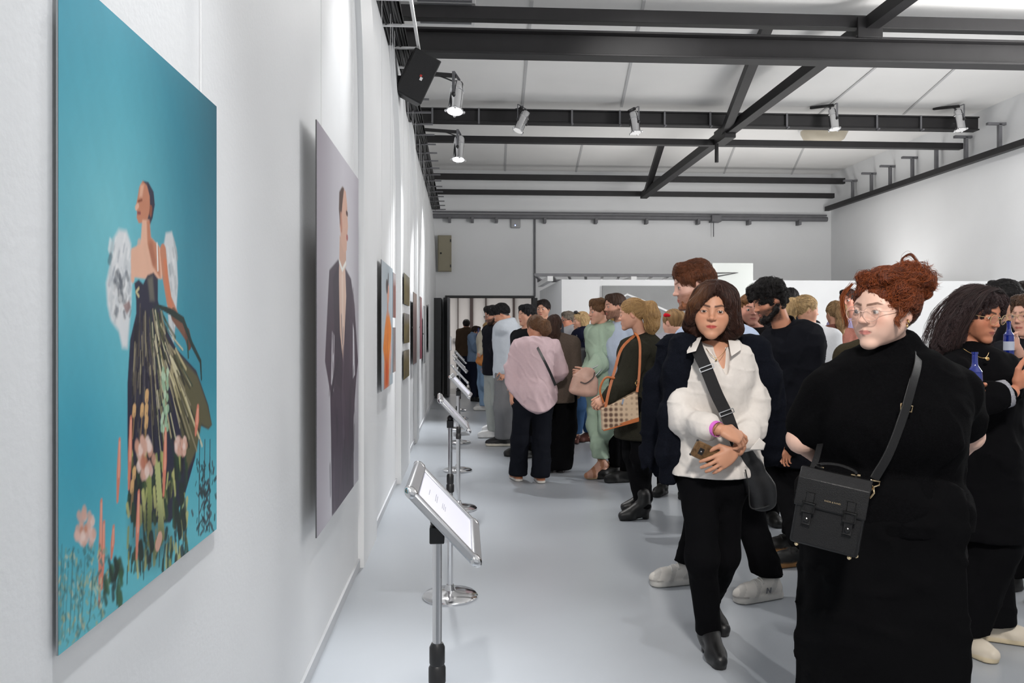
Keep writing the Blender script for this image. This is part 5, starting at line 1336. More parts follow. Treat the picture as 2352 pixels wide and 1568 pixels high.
b = MB(); b.add([A(1745, 1005, -.22), A(1722, 1032, -.31), A(1752, 1032, -.24), A(1757, 1018, -.22), A(1743, 1005, -.20), A(1722, 1034, -.29), A(1754, 1034, -.22), A(1759, 1018, -.2)],
                [(0, 1, 2, 3), (7, 6, 5, 4), (0, 4, 5, 1), (1, 5, 6, 2), (2, 6, 7, 3), (3, 7, 4, 0)]); b.build('cuff', MATS['white_cotton'], p.o, .002)
# necklace, earring, wristband, bracelet, rings
b = MB(); pts = catmull([A(1622, 800, -.10), A(1634, 815, -.135), A(1646, 822, -.145), A(1660, 812, -.135), A(1670, 796, -.10)], 5); b.tube(pts, .0011, 5); b.ball(A(1645, 826, -.148), (.005, .002, .005), 6); b.build('necklace', GOLD, p.o, smooth='all')
b = MB(); b.tube([p.hl(.37, -.02, -.15), p.hl(.385, -.05, -.22), p.hl(.37, -.03, -.27)], .0028, 6); b.build('earring', SILVER, p.o, smooth='all')
def band(c, ax, r, wd, th, m, name, sq=1.0):
    ax = unit(ax); u = unit(np.cross(ax, V(0, 0, 1) if abs(ax[2]) < .9 else V(1, 0, 0))); v = np.cross(ax, u); R = Matrix((u, v, ax)).transposed(); b = MB(); n = 28
    b.lathe([(r, -wd / 2), (r + th, -wd / 2), (r + th, wd / 2), (r, wd / 2), (r, -wd / 2)], c, n, R, cap=False); o = b.build(name, m, p.o, smooth=30); return o
wd_ = p.handspec['R']['wr'] - J['eR']; band(J['eR'] + wd_ * .90, wd_, .0305, .019, .002, mat('pink_band', srgb(222, 110, 208), .5), 'wristband'); band(J['eR'] + wd_ * .985, wd_, .0288, .003, .0016, GOLD, 'bracelet')
# trousers, boots
p.trousers(BLK, r=(.086, .066, .056), hem=.075, fold=.004, cell=.010)
p.shoes((9, 9, 10), (22, 20, 20), 'boot', .006, m=LEATHER)
# hair: chin-length bob swept from a side part
def bobx(D):
    h = p.hh; hl = p.hl
    D.ell(hl(.05, .06, .24), V(.42, .46, .36) * h, p.R, .06 * h)
    D.seg(hl(.33, -.02, .1), hl(.40, .02, -.30), .15 * h, .16 * h, .10 * h); D.seg(hl(-.33, -.02, .1), hl(-.37, .02, -.28), .13 * h, .14 * h, .10 * h)
    D.seg(hl(.40, .02, -.30), hl(.34, .05, -.46), .16 * h, .10 * h, .06 * h); D.seg(hl(-.37, .02, -.28), hl(-.31, .05, -.48), .14 * h, .09 * h, .06 * h)
p.hair('bob', (66, 36, 26), (24, 13, 12), cell=.0034, length=.53, n=64, amp=.010, part=.06, vol=.02, extra=bobx, face_cut=False, seed=2) if False else None
h = p.hh; hl = p.hl; D = SDF(J['head'] - h * .85, J['head'] + h * .85, .0032)
Ah = lambda *v: np.array(v) * h
D.ell(hl(.0, .06, .17), Ah(.385, .46, .41), p.R, 0); D.loft([(hl(0, .18, .1), .40 * h, .28 * h, p.R[:, 0]), (hl(0, .18, -.25), .44 * h, .24 * h, p.R[:, 0]), (hl(0, .16, -.46), .36 * h, .17 * h, p.R[:, 0])], .08 * h)
bobx(D)
D.seg(hl(-.02, -.28, .42), hl(-.30, -.22, .12), .10 * h, .12 * h, .06 * h)      # fringe swept to her right
D.seg(hl(-.30, -.22, .12), hl(-.38, -.14, -.15), .12 * h, .11 * h, .06 * h); D.seg(hl(.10, -.20, .44), hl(.31, -.16, .18), .07 * h, .09 * h, .06 * h); D.seg(hl(.29, -.2, .18), hl(.36, -.12, -.2), .10 * h, .12 * h, .06 * h)
D.ell(hl(.0, -.56, -.22), Ah(.33, .50, .34), p.R, .02 * h, 's')
for yy in (-.44, -.58): D.seg(hl(.11, yy, .34), hl(-.01, yy, -.13), .11 * h, .335 * h, .015 * h, 's')
D.seg(hl(0, -.44, -.3), hl(0, -.38, -1.2), .30 * h, .29 * h, .04 * h, 's')
D.cut(p.R @ V(.03, 0, -1), hl(0, 0, -.545), .03 * h)
def bphase(P):
    q = (P - J['head']) @ p.R / h; t = np.arctan2(q[:, 0] - .05, q[:, 1] + .12); return t, q
def bstr(P):
    t, q = bphase(P); w_ = .5 * np.sin(5 * q[:, 2] + 3 * t) + .3 * np.sin(11 * q[:, 2] - 4 * t); f = sstep(.03, .2, np.hypot(q[:, 0] - .05, q[:, 1] + .12))
    return h * f * (.008 * np.sin(62 * t + 1.8 * w_) + .008 * np.sin(27 * t + 2.4 * w_ + 1))
D.warp(bstr, .04)
def bcol(pos):
    t, q = bphase(pos); w_ = .5 * np.sin(5 * q[:, 2] + 3 * t); k = .5 + .5 * np.sin(110 * t + 2 * w_); k2 = .5 + .5 * np.sin(35 * t + 2 * w_ + 2)
    c = mixc(flat(pos, S_(58, 32, 24)), S_(22, 12, 12), .5 * k + .5 * k2)
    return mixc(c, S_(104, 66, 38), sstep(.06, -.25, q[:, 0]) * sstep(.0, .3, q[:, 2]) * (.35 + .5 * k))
D.ell(hl(0, -.22, -.66), Ah(.28, .34, .2), p.R, .03 * h, 's')
ho = p.put('hair', D, HAIRM, bcol, 1, .3)
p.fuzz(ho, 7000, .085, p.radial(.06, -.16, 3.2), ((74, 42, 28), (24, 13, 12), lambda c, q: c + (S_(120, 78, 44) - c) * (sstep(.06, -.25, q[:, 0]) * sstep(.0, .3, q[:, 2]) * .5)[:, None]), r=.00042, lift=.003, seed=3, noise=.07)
rr_ = random.Random(8); paths = []
for i in range(70):
    sx = rr_.choice((-1, 1)); a = rr_.uniform(.12, .75); x1 = sx * rr_.uniform(.30, .46)
    paths.append(catmull([hl(.06 + sx * .02, -.28 + a * .6, .57), hl(sx * .28, -.22 + a * .6, .44), hl(sx * .435, -.14 + a * .7, .08), hl(sx * .50 if sx > 0 else -.47, .0 + a * .6, -.28), hl(x1, .02 + a * .5, -.53 - rr_.uniform(0, .05))], 5))
p.strands(paths, (74, 42, 28), (30, 17, 15), r=.00042, seed=4, copies=5)
# cardigan draped over the shoulders
D = SDF(p.b + V(-.42, -.25, .70), p.b + V(.42, .32, 1.45), .008)
r_ = p.l
D.loft([(J['sh'] + V(0, .10, .02), .22, .06, r_), (J['chest'] + V(0, .13, -.02), .27, .06, r_), (J['hip'] + V(0, .15, .0), .26, .055, r_), (J['hip'] + V(0, .15, -.14), .25, .05, r_)], .03)
D.path([A(1612, 786, .02), A(1574, 800, -.02), A(1556, 850, -.03), A(1544, 950, -.02), A(1536, 1040, .0), A(1530, 1100, .02)], [.036, .062, .060, .052, .048, .036], .03)
D.path([A(1574, 812, .05), A(1556, 870, .06), A(1550, 960, .06), A(1544, 1085, .08)], [.06, .06, .06, .045], .03)
D.path([A(1690, 786, .02), A(1730, 806, -.02), A(1760, 862, -.02), A(1770, 930, .03), A(1776, 1010, .06)], [.040, .066, .066, .056, .05], .03)
D.path([A(1728, 820, .06), A(1760, 900, .07), A(1768, 1040, .09)], [.06, .06, .05], .03)
D.warp(lambda P: .007 * np.sin(60 * (P[:, 0] - p.b[0]) + 30 * P[:, 1] + 2 * np.sin(5 * P[:, 2])) * sstep(1.35, 1.1, P[:, 2]), .03); D.warp(p.folds(.005, 14, 21), .03)
D.cut((0, 0, -1), V(0, 0, A(1640, 1112)[2]), .004)
p.put('cardigan', D, KNIT, NAVY)
# phone, bag with its broad strap (held things)
ph = A(1627, 1043, -.238); t = empty('phone', ph, 'phone in brown marbled case held by the woman in white shirt', 'phone')
R = Matrix((Vector((.86, .05, -.42)).normalized(), Vector((.05, 1, .1)), Vector((.42, -.1, .86)).normalized())).transposed()
b = MB(); b.box((-.072, -.0045, -.036), (.066, .0045, .036), 0, R, ph); b.build('body', mat('phone_case', (0.13, 0.075, 0.035), .35, var=.5, vscale=60), t, .004)
b = MB(); b.box((-.046, -.0065, -.016), (-.024, -.004, .012), 0, R, ph); cm = b.build('camera_module', PLASTIC, t, .002)
for sx in (-.0685, .0625):
    for sz in (-.0325, .0325): b = MB(); b.ball(Vector(ph) + R @ Vector((sx, 0, sz)), (.0055, .0052, .0055), 6); b.build('bumper_corner', PLASTIC, t, smooth='all')
b = MB(); b.ball(Vector(ph) + R @ Vector((-.035, -.0068, -.002)), .004, 6); b.build('lens', CHROME, cm)
bag0 = A(1742, 1110, -.10); t = empty('handbag', bag0, 'black leather bag hanging at the hip of the woman in white shirt', 'bag')
D = SDF(bag0 - .22, bag0 + .22, .006); Rb = rotm(-20, 0, 0)
D.loft([(A(1752, 1155, -.10), .056, .034, V(.9, -.3, 0)), (A(1744, 1120, -.10), .066, .04, V(.9, -.3, 0)), (A(1720, 1060, -.12), .050, .024, V(.9, -.3, 0)), (A(1706, 1030, -.14), .03, .014, V(.9, -.3, 0))], .01)
D.warp(lambda P: .003 * wob(P, 30, 4), .02); pos, qd = D.mesh(); body_ = mesh_obj('body', pos, qd, LEATHER, t, bag0, flat(pos, (.008, .008, .009)))
b = MB(); b.tube(catmull([A(1712, 1078, -.175), A(1720, 1120, -.165), A(1724, 1164, -.155), A(1750, 1166, -.15), A(1772, 1158, -.13)], 5), .003, 6); b.build('piping', mat('bag_piping', (0.02, .02, .02), .3), t)
sp = catmull([A(1602, 776, .03), A(1598, 786, -.075), A(1606, 812, -.150), A(1622, 846, -.178), A(1646, 905, -.195), A(1668, 950, -.205), A(1681, 985, -.225), A(1700, 1040, -.18)], 5)
b = MB(); b.strap(sp, [(-.25, -1, .25)] * len(sp), .052, .004); b.build('strap', mat('webbing', (.006, .006, .007), .8, bump=.3, bscale=500), t)
for (qx, qy, dy) in ((1623, 845, -.184), (1669, 947, -.212)):
    c_ = Vector(A(qx, qy, dy)); dr = (Vector(A(1646, 905, -.195)) - Vector(A(1622, 846, -.178))).normalized(); sd = dr.cross(Vector((-.25, -1, .25))).normalized(); nn = sd.cross(dr)
    b = MB(); b.bar(c_ - sd * .030 + dr * .008, c_ + sd * .030 + dr * .008, .004, .008, nn); b.bar(c_ - sd * .030 - dr * .008, c_ + sd * .030 - dr * .008, .004, .008, nn); b.bar(c_ - sd * .03 - dr * .008, c_ - sd * .03 + dr * .008, .004, .008, nn); b.bar(c_ + sd * .03 - dr * .008, c_ + sd * .03 + dr * .008, .004, .008, nn)
    b.build('buckle', SILVER, t)
W1 = p

# ------------------------------------------------------------------ red-haired woman in the foreground
p = Person(2022, 2.5, 1.585, -26, 'red-haired woman with glasses in black short-sleeved top, arms behind her back', head=(-40, 2, 2),
           skin=(216, 178, 160), build=1.5, hs=1.08, fat=.042, lid=.020, cell=.012, hcell=.0028, seed=5)
A = p.at; J = p.J
p.set(head=A(2030, 716, -.04), neck=A(2050, 812, .03), sh=A(2050, 884, .02), sR=A(1908, 902, .05), sL=A(2185, 902, -.0), eR=A(1840, 1008, .10), wR=A(1920, 1075, .30), eL=A(2226, 1000, .10), wL=A(2165, 1075, .30),
      chest=A(2042, 985, .0), waist=A(2040, 1090, .02))
p.handspec = dict(R=dict(wr=A(1935, 1085, .31), d=V(.8, .1, -.5), n=V(0, 1, 0), th=V(.4, 0, .8)), L=dict(wr=A(2150, 1090, .32), d=V(-.8, .1, -.5), n=V(0, 1, 0), th=V(-.4, 0, .8)))
p.body(facekw=dict(lip=(190, 118, 110), brow=(92, 62, 48), blush=.45, hairline=(96, 48, 24), bw=.9))
for o in [c for c in p.o.children if c.name.startswith('eye')]: bpy.data.objects.remove(o)
p.eyes((92, 98, 104), (-12, -6))
RB = (.0028, .0028, .0033)
def knit_fn(pos, c): return c
def tneck(D):
    ax = unit(p.hl(0, .1, -.3) - J['neck']); D.seg(J['neck'] - V(0, 0, .06), J['neck'] + ax * .012, .084, .075, .04); D.seg(J['neck'], J['neck'] + ax * .04, .075, .073, .02)
    D.ell(J['chest'] + p.l * .085 + p.f * .10 + V(0, 0, .02), (.10, .10, .10), None, .08); D.ell(J['chest'] - p.l * .085 + p.f * .10 + V(0, 0, .02), (.10, .10, .10), None, .08)
    D.seg(J['sR'] * .6 + J['sh'] * .4, J['sR'], .066, .066, .05); D.seg(J['sL'] * .6 + J['sh'] * .4, J['sL'], .066, .066, .05)
    for q in 'LR': D.seg(J['s' + q], J['s' + q] * .45 + J['e' + q] * .55, .072, .068, .04)
p.top(RB, KNIT, hem=.50, sleeve=.36, ease=.018, fold=.005, name='top', neck=.085, cell=.009, shape=tneck)
p.skirt(RB, CLOTH, hem=.07, flare=1.02, fold=.009, waves=0, cell=.012)
p.shoes((14, 14, 15), (10, 10, 10), 'boot', .010, m=LEATHER)
p.glasses((206, 172, 158), rim=.0045, shape=(.112, .096), dz=-.01)
h = p.hh; hl = p.hl; Ah = lambda *v: np.array(v) * h
D = SDF(J['head'] - h * .9, J['head'] + h * V(1.0, 1.1, 1.0), .0032)
D.ell(hl(0, .08, .15), Ah(.375, .445, .405), p.R, 0); D.seg(hl(-.16, -.22, .44), hl(.18, -.20, .44), .10 * h, .10 * h, .08 * h); D.seg(hl(.26, -.1, .3), hl(.34, .0, .05), .12 * h, .10 * h, .06 * h)
D.ell(hl(0, .10, .42), Ah(.30, .34, .16), p.R, .08 * h)
D.ell(hl(.10, .36, .44), Ah(.25, .24, .20), p.R, .05 * h); D.ell(hl(.16, .48, .36), Ah(.20, .2, .2), p.R, .05 * h)
D.ell(hl(0, -.57, -.10), Ah(.345, .44, .46), p.R, .03 * h, 's'); D.ell(hl(0, -.33, -.36), Ah(.6, .42, .40), p.R, .03 * h, 's')
for x in (-1, 1): D.ell(hl(x * .36, .03, -.07), Ah(.13, .10, .15), p.R, .02 * h, 's')
D.cut(p.R @ V(0, -.4, -1), hl(0, .3, -.36), .02 * h)
D.warp(lambda P: (lambda q: .030 * h * wob(q, 13, 1) * sstep(.1, .35, q[:, 2]) + .016 * h * wob(q, 34, 4) * sstep(-.1, .3, q[:, 2]) + .006 * h * np.sin(90 * np.arctan2(q[:, 0], q[:, 1] - .3) + 3 * np.sin(8 * q[:, 2])))((P - J['head']) @ p.R / h), .05)
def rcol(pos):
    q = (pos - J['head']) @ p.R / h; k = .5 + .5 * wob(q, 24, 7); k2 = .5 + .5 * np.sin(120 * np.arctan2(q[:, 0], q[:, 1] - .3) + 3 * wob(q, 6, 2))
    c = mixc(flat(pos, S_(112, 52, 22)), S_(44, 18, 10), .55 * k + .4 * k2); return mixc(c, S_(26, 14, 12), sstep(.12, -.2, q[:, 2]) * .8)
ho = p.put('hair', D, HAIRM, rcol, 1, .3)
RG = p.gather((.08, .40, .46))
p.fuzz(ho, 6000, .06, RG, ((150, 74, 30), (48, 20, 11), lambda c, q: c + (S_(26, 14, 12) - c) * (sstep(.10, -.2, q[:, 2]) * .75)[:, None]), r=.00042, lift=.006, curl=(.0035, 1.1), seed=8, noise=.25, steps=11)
rr_ = random.Random(21); paths = []
def curl(c0, n_=9, rad=.05, step=.055, dirn=None):
    d = unit(np.array([rr_.uniform(-1, 1), rr_.uniform(-1, 1), rr_.uniform(-.6, .8)])) if dirn is None else unit(dirn); u = unit(np.cross(d, V(.3, .2, 1))); v = np.cross(d, u); ph = rr_.uniform(0, 6)
    return [hl(*(np.array(c0) + d * step * i + (u * math.cos(ph + i * .85) + v * math.sin(ph + i * .85)) * rad)) for i in range(n_)]
for i in range(260):    # loose curls over the crown and bun
    if i < 170:
        a = rr_.uniform(0, 6.28); e = rr_.uniform(-.4, 1.2); c0 = (.12 + .27 * math.cos(a) * math.cos(e), .40 + .25 * math.sin(a) * math.cos(e), .38 + .21 * math.sin(e)); paths.append(catmull(curl(c0, 6, rr_.uniform(.03, .07), .028), 4))
    else:
        x = rr_.uniform(-.33, .36); y = rr_.uniform(-.30, .25); c0 = (x, y, .15 + .40 * math.sqrt(max(.02, 1 - (x / .42) ** 2 - ((y - .06) / .50) ** 2))); paths.append(catmull(curl(c0, 6, rr_.uniform(.02, .05), .04, (rr_.uniform(-.5, .5), 1, rr_.uniform(-.1, .4))), 3))
for s_ in [-.345 + .004 * k for k in range(9)]: paths.append(catmull([hl(s_ + .06, -.30, .40), hl(s_ - .05, -.36, .22), hl(s_ - .06, -.34, .02), hl(s_ - .02, -.32, -.14), hl(s_ - .05, -.30, -.22)], 6))
for i in range(14): paths.append(catmull([hl(.33, -.16 + i * .012, .16), hl(.37, -.19 + i * .01, .0), hl(.35, -.2 + rr_.uniform(-.03, .03), -.10), hl(.38, -.19, -.16 - rr_.uniform(0, .05))], 5))
for k in range(5): paths.append(catmull([hl(.1 + .01 * k, .35, .56), hl(.02, .34, .70), hl(.12, .38, .78), hl(.2, .42, .66), hl(.22, .44, .52)], 6))
p.strands(paths, (150, 76, 32), (60, 25, 13), r=.00042, seed=6, copies=7, spread=.004, k=18)
b = MB(); b.tube([p.hl(.36, .0, -.10), p.hl(.385, -.01, -.13), p.hl(.37, .02, -.15)], .003, 6); b.build('ear_cuff', GOLD, p.o, smooth='all')
b = MB(); b.tube([p.hl(.355, -.01, -.155), p.hl(.375, -.02, -.20)], .0028, 6); b.build('earring', GOLD, p.o, smooth='all')
W2 = p
# her satchel
c0 = A(1907, 1174, -.30); t = empty('satchel', c0, 'black leather satchel with two buckled straps worn by the red-haired woman', 'bag')
BLKL = mat('black_leather', (.006, .006, .0065), .36, bump=.18, bscale=450, spec=.3); GOLDP = mat('pale_gold', (.8, .62, .38), .25, 1.0)
R = Matrix(rotm(-30, -6, 0).tolist()) @ Matrix.Rotation(math.radians(9), 3, 'Y'); W_, H_, D_ = .090, .104, .042
def bl(x, y, z): return Vector(c0) + R @ Vector((x, y, z))
b = MB(); prof = [(-D_, -H_), (D_, -H_), (D_, H_ * .86), (D_ * .3, H_), (-D_ * .4, H_), (-D_, H_ * .8)]
b.add([bl(-W_, y, z) for y, z in prof] + [bl(W_, y, z) for y, z in prof], [tuple(range(5, -1, -1)), tuple(range(6, 12))] + [(i, (i + 1) % 6, 6 + (i + 1) % 6, 6 + i) for i in range(6)])
b.build('body', BLKL, t, .008, seg=3)
b = MB(); e = .006; pf = [(D_ + e, H_ * .7), (D_ * .3, H_ + e), (-D_ * .5, H_ + e), (-D_ - e, H_ * .78), (-D_ - e - .002, H_ * .05)]; q = [(y * .93, z - .004) for y, z in pf]
vs = [bl(x, y, z) for x in (-W_ - .004, W_ + .004) for y, z in pf + q[::-1]]; n_ = 10
b.add(vs, [tuple(range(n_ - 1, -1, -1)), tuple(range(n_, 2 * n_))] + [(i, (i + 1) % n_, n_ + (i + 1) % n_, n_ + i) for i in range(n_)]); flapo = b.build('flap', BLKL, t, .003)
b = MB(); b.strap(catmull([bl(-.05, -.004, H_ + .006), bl(-.045, 0, H_ + .022), bl(0, 0, H_ + .03), bl(.045, 0, H_ + .022), bl(.05, 0, H_ + .006)], 5), [tuple(R @ Vector((0, 0, 1)))] * 21, .022, .006); b.build('handle', BLKL, t)
for x in (-.054, .054):
    b = MB(); b.strap([bl(x, -D_ - .010, .045), bl(x, -D_ - .012, .0), bl(x, -D_ - .010, -.045)], tuple(R @ Vector((0, -1, 0))), .022, .005); b.strap([bl(x, -D_ - .012, .018), bl(x, -D_ - .012, -.012)], tuple(R @ Vector((0, -1, 0))), .034, .004)
    s_ = b.build('buckle_strap', BLKL, t, .0015)
    b = MB(); f_ = [bl(x - .015, -D_ - .017, .014), bl(x + .015, -D_ - .017, .014), bl(x + .015, -D_ - .017, -.010), bl(x - .015, -D_ - .017, -.010)]; b.tube(f_, .003, 6, closed=True); b.build('buckle', mat('black_metal', (.02, .02, .02), .2, .6), s_)
    b = MB(); b.ball(bl(x, -D_ - .014, -.032), (.008, .005, .008), 8, R); b.build('stud', MATS['black_metal'], s_)
    b = MB(); b.tube([bl(x * .9 - .012, -.002, H_ + .011), bl(x * .9 + .012, -.002, H_ + .013)], .0028, 6); b.build('handle_ring', GOLDP, t)
for x, y in ((-.07, -.03), (.07, -.03), (.085, .03), (-.08, .03)): b = MB(); b.ball(bl(x, y, -H_ - .004), .006, 6); b.build('foot', GOLDP, t)
td = bpy.data.curves.new('maker_text', 'FONT'); td.body = 'RADIA & RAND'; td.size = .0062; td.extrude = .0002; td.align_x = 'CENTER'
t0 = bpy.data.objects.new('maker_text', td); to = bpy.data.objects.new('maker_name', bpy.data.meshes.new_from_object(t0)); bpy.data.objects.remove(t0); C.objects.link(to); to.parent = flapo
LX = R @ Vector((1, 0, 0)); NY = R @ Vector((0, -1, 0)); ZU = (bl(0, -D_ - e, H_ * .78) - bl(0, -D_ - e - .002, H_ * .05)).normalized()
M = Matrix((LX, ZU, LX.cross(ZU))).transposed().to_4x4(); M.translation = bl(0.005, -D_ - e - .0035, H_ * .28) - flapo.parent.location; to.matrix_local = M; to.data.materials.append(GOLDP)
s1 = catmull([A(2098, 800, .12), A(2106, 806, -.04), A(2108, 835, -.13), A(2094, 890, -.20), A(2073, 960, -.235), A(2042, 1040, -.26), A(2008, 1100, -.26)], 6)
nr = [(.1, -1, .3)] * len(s1); b = MB(); b.strap(s1, nr, .026, .005); b.build('strap', BLKL, t, .001)
s2 = catmull([A(1884, 1020, -.06), A(1876, 1050, -.17), A(1864, 1084, -.25)], 6); b = MB(); b.strap(s2, (-.6, -1, .1), .018, .004); b.build('strap', BLKL, t)
def ring(pts, r, m, name): b = MB(); b.tube([A(*q) for q in pts], r, 6, closed=True); return b.build(name, m, t, smooth='all')
ring([(1856, 1080, -.27), (1866, 1076, -.27), (1869, 1086, -.27), (1859, 1091, -.27)], .0025, GOLDP, 'clasp_ring')
ring([(2070, 927, -.222), (2096, 933, -.216), (2093, 947, -.222), (2068, 942, -.226)], .0026, GOLDP, 'strap_buckle')
ring([(2001, 1102, -.28), (2021, 1106, -.28), (2019, 1114, -.28), (2006, 1118, -.28), (2000, 1112, -.28)], .0028, GOLDP, 'clasp_ring')
ring([(2006, 1117, -.285), (2008, 1132, -.285), (1998, 1144, -.285), (1994, 1140, -.285), (2001, 1124, -.285)], .0028, GOLDP, 'clasp_hook')
# ------------------------------------------------------------------ the rest of the visitors, front to back
def G0(px, py): return atZ(px, py, 0)
def swatch(*c): return np.array(srgb(*c))
def tube_thing(name, pts, r, m, lab, cat): pass

# dark-haired woman with round glasses at the right, bottle in hand
p = Person(2262, 3.5, 1.615, 62, 'dark wavy-haired woman with round glasses at the right, grey cuff rolled over her sleeve', head=(-38, 14, 0), skin=(186, 124, 96),
           build=1.15, hs=1.08, cell=.012, hcell=.0035, seed=11, fat=.015, lid=.016)
A = p.at; J = p.J
p.set(head=A(2243, 722, -.02), sh=A(2232, 842, 0), neck=A(2228, 815, .0), sR=A(2190, 860, -.17), sL=A(2275, 860, .17), eR=A(2225, 925, -.26), wR=A(2325, 900, -.30), eL=A(2330, 940, .12), wL=A(2250, 912, -.26))
p.foot('R', G0(2200, 1490), 20); p.foot('L', G0(2268, 1468), 62)
p.handspec = dict(R=dict(wr=A(2330, 886, -.30), d=V(.75, -.1, .55), n=V(-.3, .9, .1), th=V(-.2, .4, .8), size=.18, curl=(.5, .6, .7, .8), thumb=.6))
p.body(facekw=dict(lip=(150, 84, 76), brow=(30, 22, 20), hairline=(20, 15, 16)))
p.top(BLK, CLOTH, hem=.31, sleeve=.86, ease=.035, flare=1.15, fold=.007, name='jacket', neck=.07, cell=.011)
D = SDF(J['wR'] - .16, J['wR'] + .16, .006); ax = unit(J['wR'] - J['eR']); D.seg(J['wR'] - ax * .07, J['wR'] - ax * .015, .062, .058, 0); D.cut(ax, J['wR'] - ax * .012); D.cut(-ax, J['wR'] - ax * .08); p.put('cuff', D, KNIT, swatch(150, 150, 156), lab='grey rolled cuff')
p.trousers(BLK, r=(.10, .10, .11), hem=.075, fold=.006)
p.shoes((196, 186, 170), (196, 182, 154), 'sneaker', .007, laces=(200, 192, 178))
h = p.hh; hl = p.hl
def wav(D):
    D.loft([(hl(0, .16, .15), .40 * h, .30 * h, p.R[:, 0]), (hl(0, .24, -.3), .50 * h, .30 * h, p.R[:, 0]), (hl(0, .30, -.72), .52 * h, .24 * h, p.R[:, 0]), (hl(0, .30, -.95), .4 * h, .16 * h, p.R[:, 0])], .05 * h)
    D.path([hl(.20, -.26, .34), hl(.33, -.16, .10), hl(.36, -.02, -.3), hl(.38, .05, -.7)], [.10 * h, .10 * h, .13 * h, .10 * h], .05 * h)
    D.path([hl(-.16, -.26, .40), hl(-.34, -.10, .18), hl(-.38, .10, -.15), hl(-.42, .16, -.6)], [.09 * h, .09 * h, .13 * h, .12 * h], .05 * h)
ho = p.hair('long', (44, 32, 34), (9, 8, 10), cell=.0042, length=.8, n=52, amp=.022, extra=wav, seed=5, streak=.8, vol=.01)
rr_ = random.Random(31); paths = []
p.fuzz(ho, 6500, .11, p.radial(.0, -.18, 2.6), ((78, 58, 58), (14, 11, 13)), r=.00045, lift=.006, curl=(.003, .8), seed=2, noise=.16, steps=12)
for i in range(120):
    sx = rr_.choice((-1, 1)); t_ = rr_.uniform(-.2, .6); w0 = rr_.uniform(-.05, .05)
    paths.append(catmull([hl(.02 + sx * .03, -.22 + t_ * .5, .56), hl(sx * .30, -.16 + t_ * .7, .42), hl(sx * (.43 + w0), -.06 + t_, .02), hl(sx * (.48 + w0), .02 + t_, -.35), hl(sx * (.46 + rr_.uniform(-.1, .1)), .05 + t_, -.65), hl(sx * (.44 + rr_.uniform(-.15, .12)), .08 + t_, -.85 - rr_.uniform(0, .15))], 4))
p.strands(paths, (74, 56, 54), (18, 14, 15), r=.00045, seed=3, copies=6, spread=.007, k=20)
p.glasses((196, 168, 120), rim=.0040, shape=(.098, .092))
b = MB(); b.tube(catmull([A(2212, 800, -.15), A(2232, 812, -.2), A(2262, 822, -.2), A(2275, 800, -.1)], 5), .0012, 5); b.ball(A(2268, 824, -.215), (.010, .003, .008), 6); b.build('necklace', GOLD, p.o, smooth='all')
BLUEG = mat('cobalt_glass', (0.006, 0.016, 0.17), .06, spec=.8, coat=.5)
def bottle(c, s_, lab, lb=True):
    t = empty('bottle', c, lab, 'bottle'); b = MB(); pr = [(.026, -.1), (.030, -.095), (.030, .02), (.0285, .03), (.030, .035), (.014, .06), (.012, .075), (.0115, .11), (.0135, .112), (.0135, .12)]
    b.lathe([(r * s_, z * s_) for r, z in pr], c, 24); b.build('glass', BLUEG, t, smooth=40)
    if not lb: return t
    b = MB(); b.lathe([(.0305 * s_, -.06 * s_), (.0308 * s_, -.06 * s_), (.0308 * s_, -.005 * s_), (.0305 * s_, -.005 * s_)], c, 24); b.build('label', mat('bottle_label', srgb(170, 176, 190), .5), t, smooth=40)
    return t
bottle(A(2239, 872, -.36), .95, 'blue glass bottle in front of the dark wavy-haired woman', False)

# tall man in the light blue shirt behind the woman in white
p = Person(1642, 4.4, 1.80, -72, 'tall man with short reddish-brown hair in light blue shirt, walking left', head=(-20, 12, 0), fem=False, skin=(208, 166, 150), lean=(-.05, 0), hs=1.05, hcell=.0035, seed=13, lid=.018)
A = p.at; J = p.J
p.set(head=A(1592, 655, 0), neck=A(1625, 735, 0), sh=A(1640, 760, 0), sL=A(1585, 775, -.0), sR=A(1712, 785, -.16), eL=A(1560, 870, .05), wL=A(1570, 960, .0), eR=A(1728, 890, -.05), wR=A(1690, 980, .0),
      hL=A(1630, 1030, .06), hR=A(1680, 1030, -.06), kL=A(1610, 1190, .06), kR=A(1722, 1190, -.08))
p.foot('L', G0(1580, 1338), -78); p.foot('R', G0(1768, 1372), -70)
p.body(facekw=dict(lip=(170, 90, 80), brow=(110, 70, 50), beard=(150, 100, 76), hairline=(74, 42, 28)))
p.top(srgb(176, 190, 214), CLOTH, hem=.48, sleeve=.96, ease=.028, fold=.006, neck=.012); p.collar(srgb(176, 190, 214), r=.07, h=.03)
p.trousers(BLK, r=(.095, .075, .072), hem=.085)
p.shoes((196, 192, 186), (186, 184, 180), 'sneaker', .006, laces=(206, 204, 200), upper=lambda pos, c, u, d, z0: mixc(mixc(c, S_(20, 20, 22), sstep(.215, .235, u @ d) * sstep(.045, .03, pos[:, 2] - z0)), S_(150, 148, 146), .5 * (np.sin(70 * (u @ d) + 40 * pos[:, 2]) > .55)))
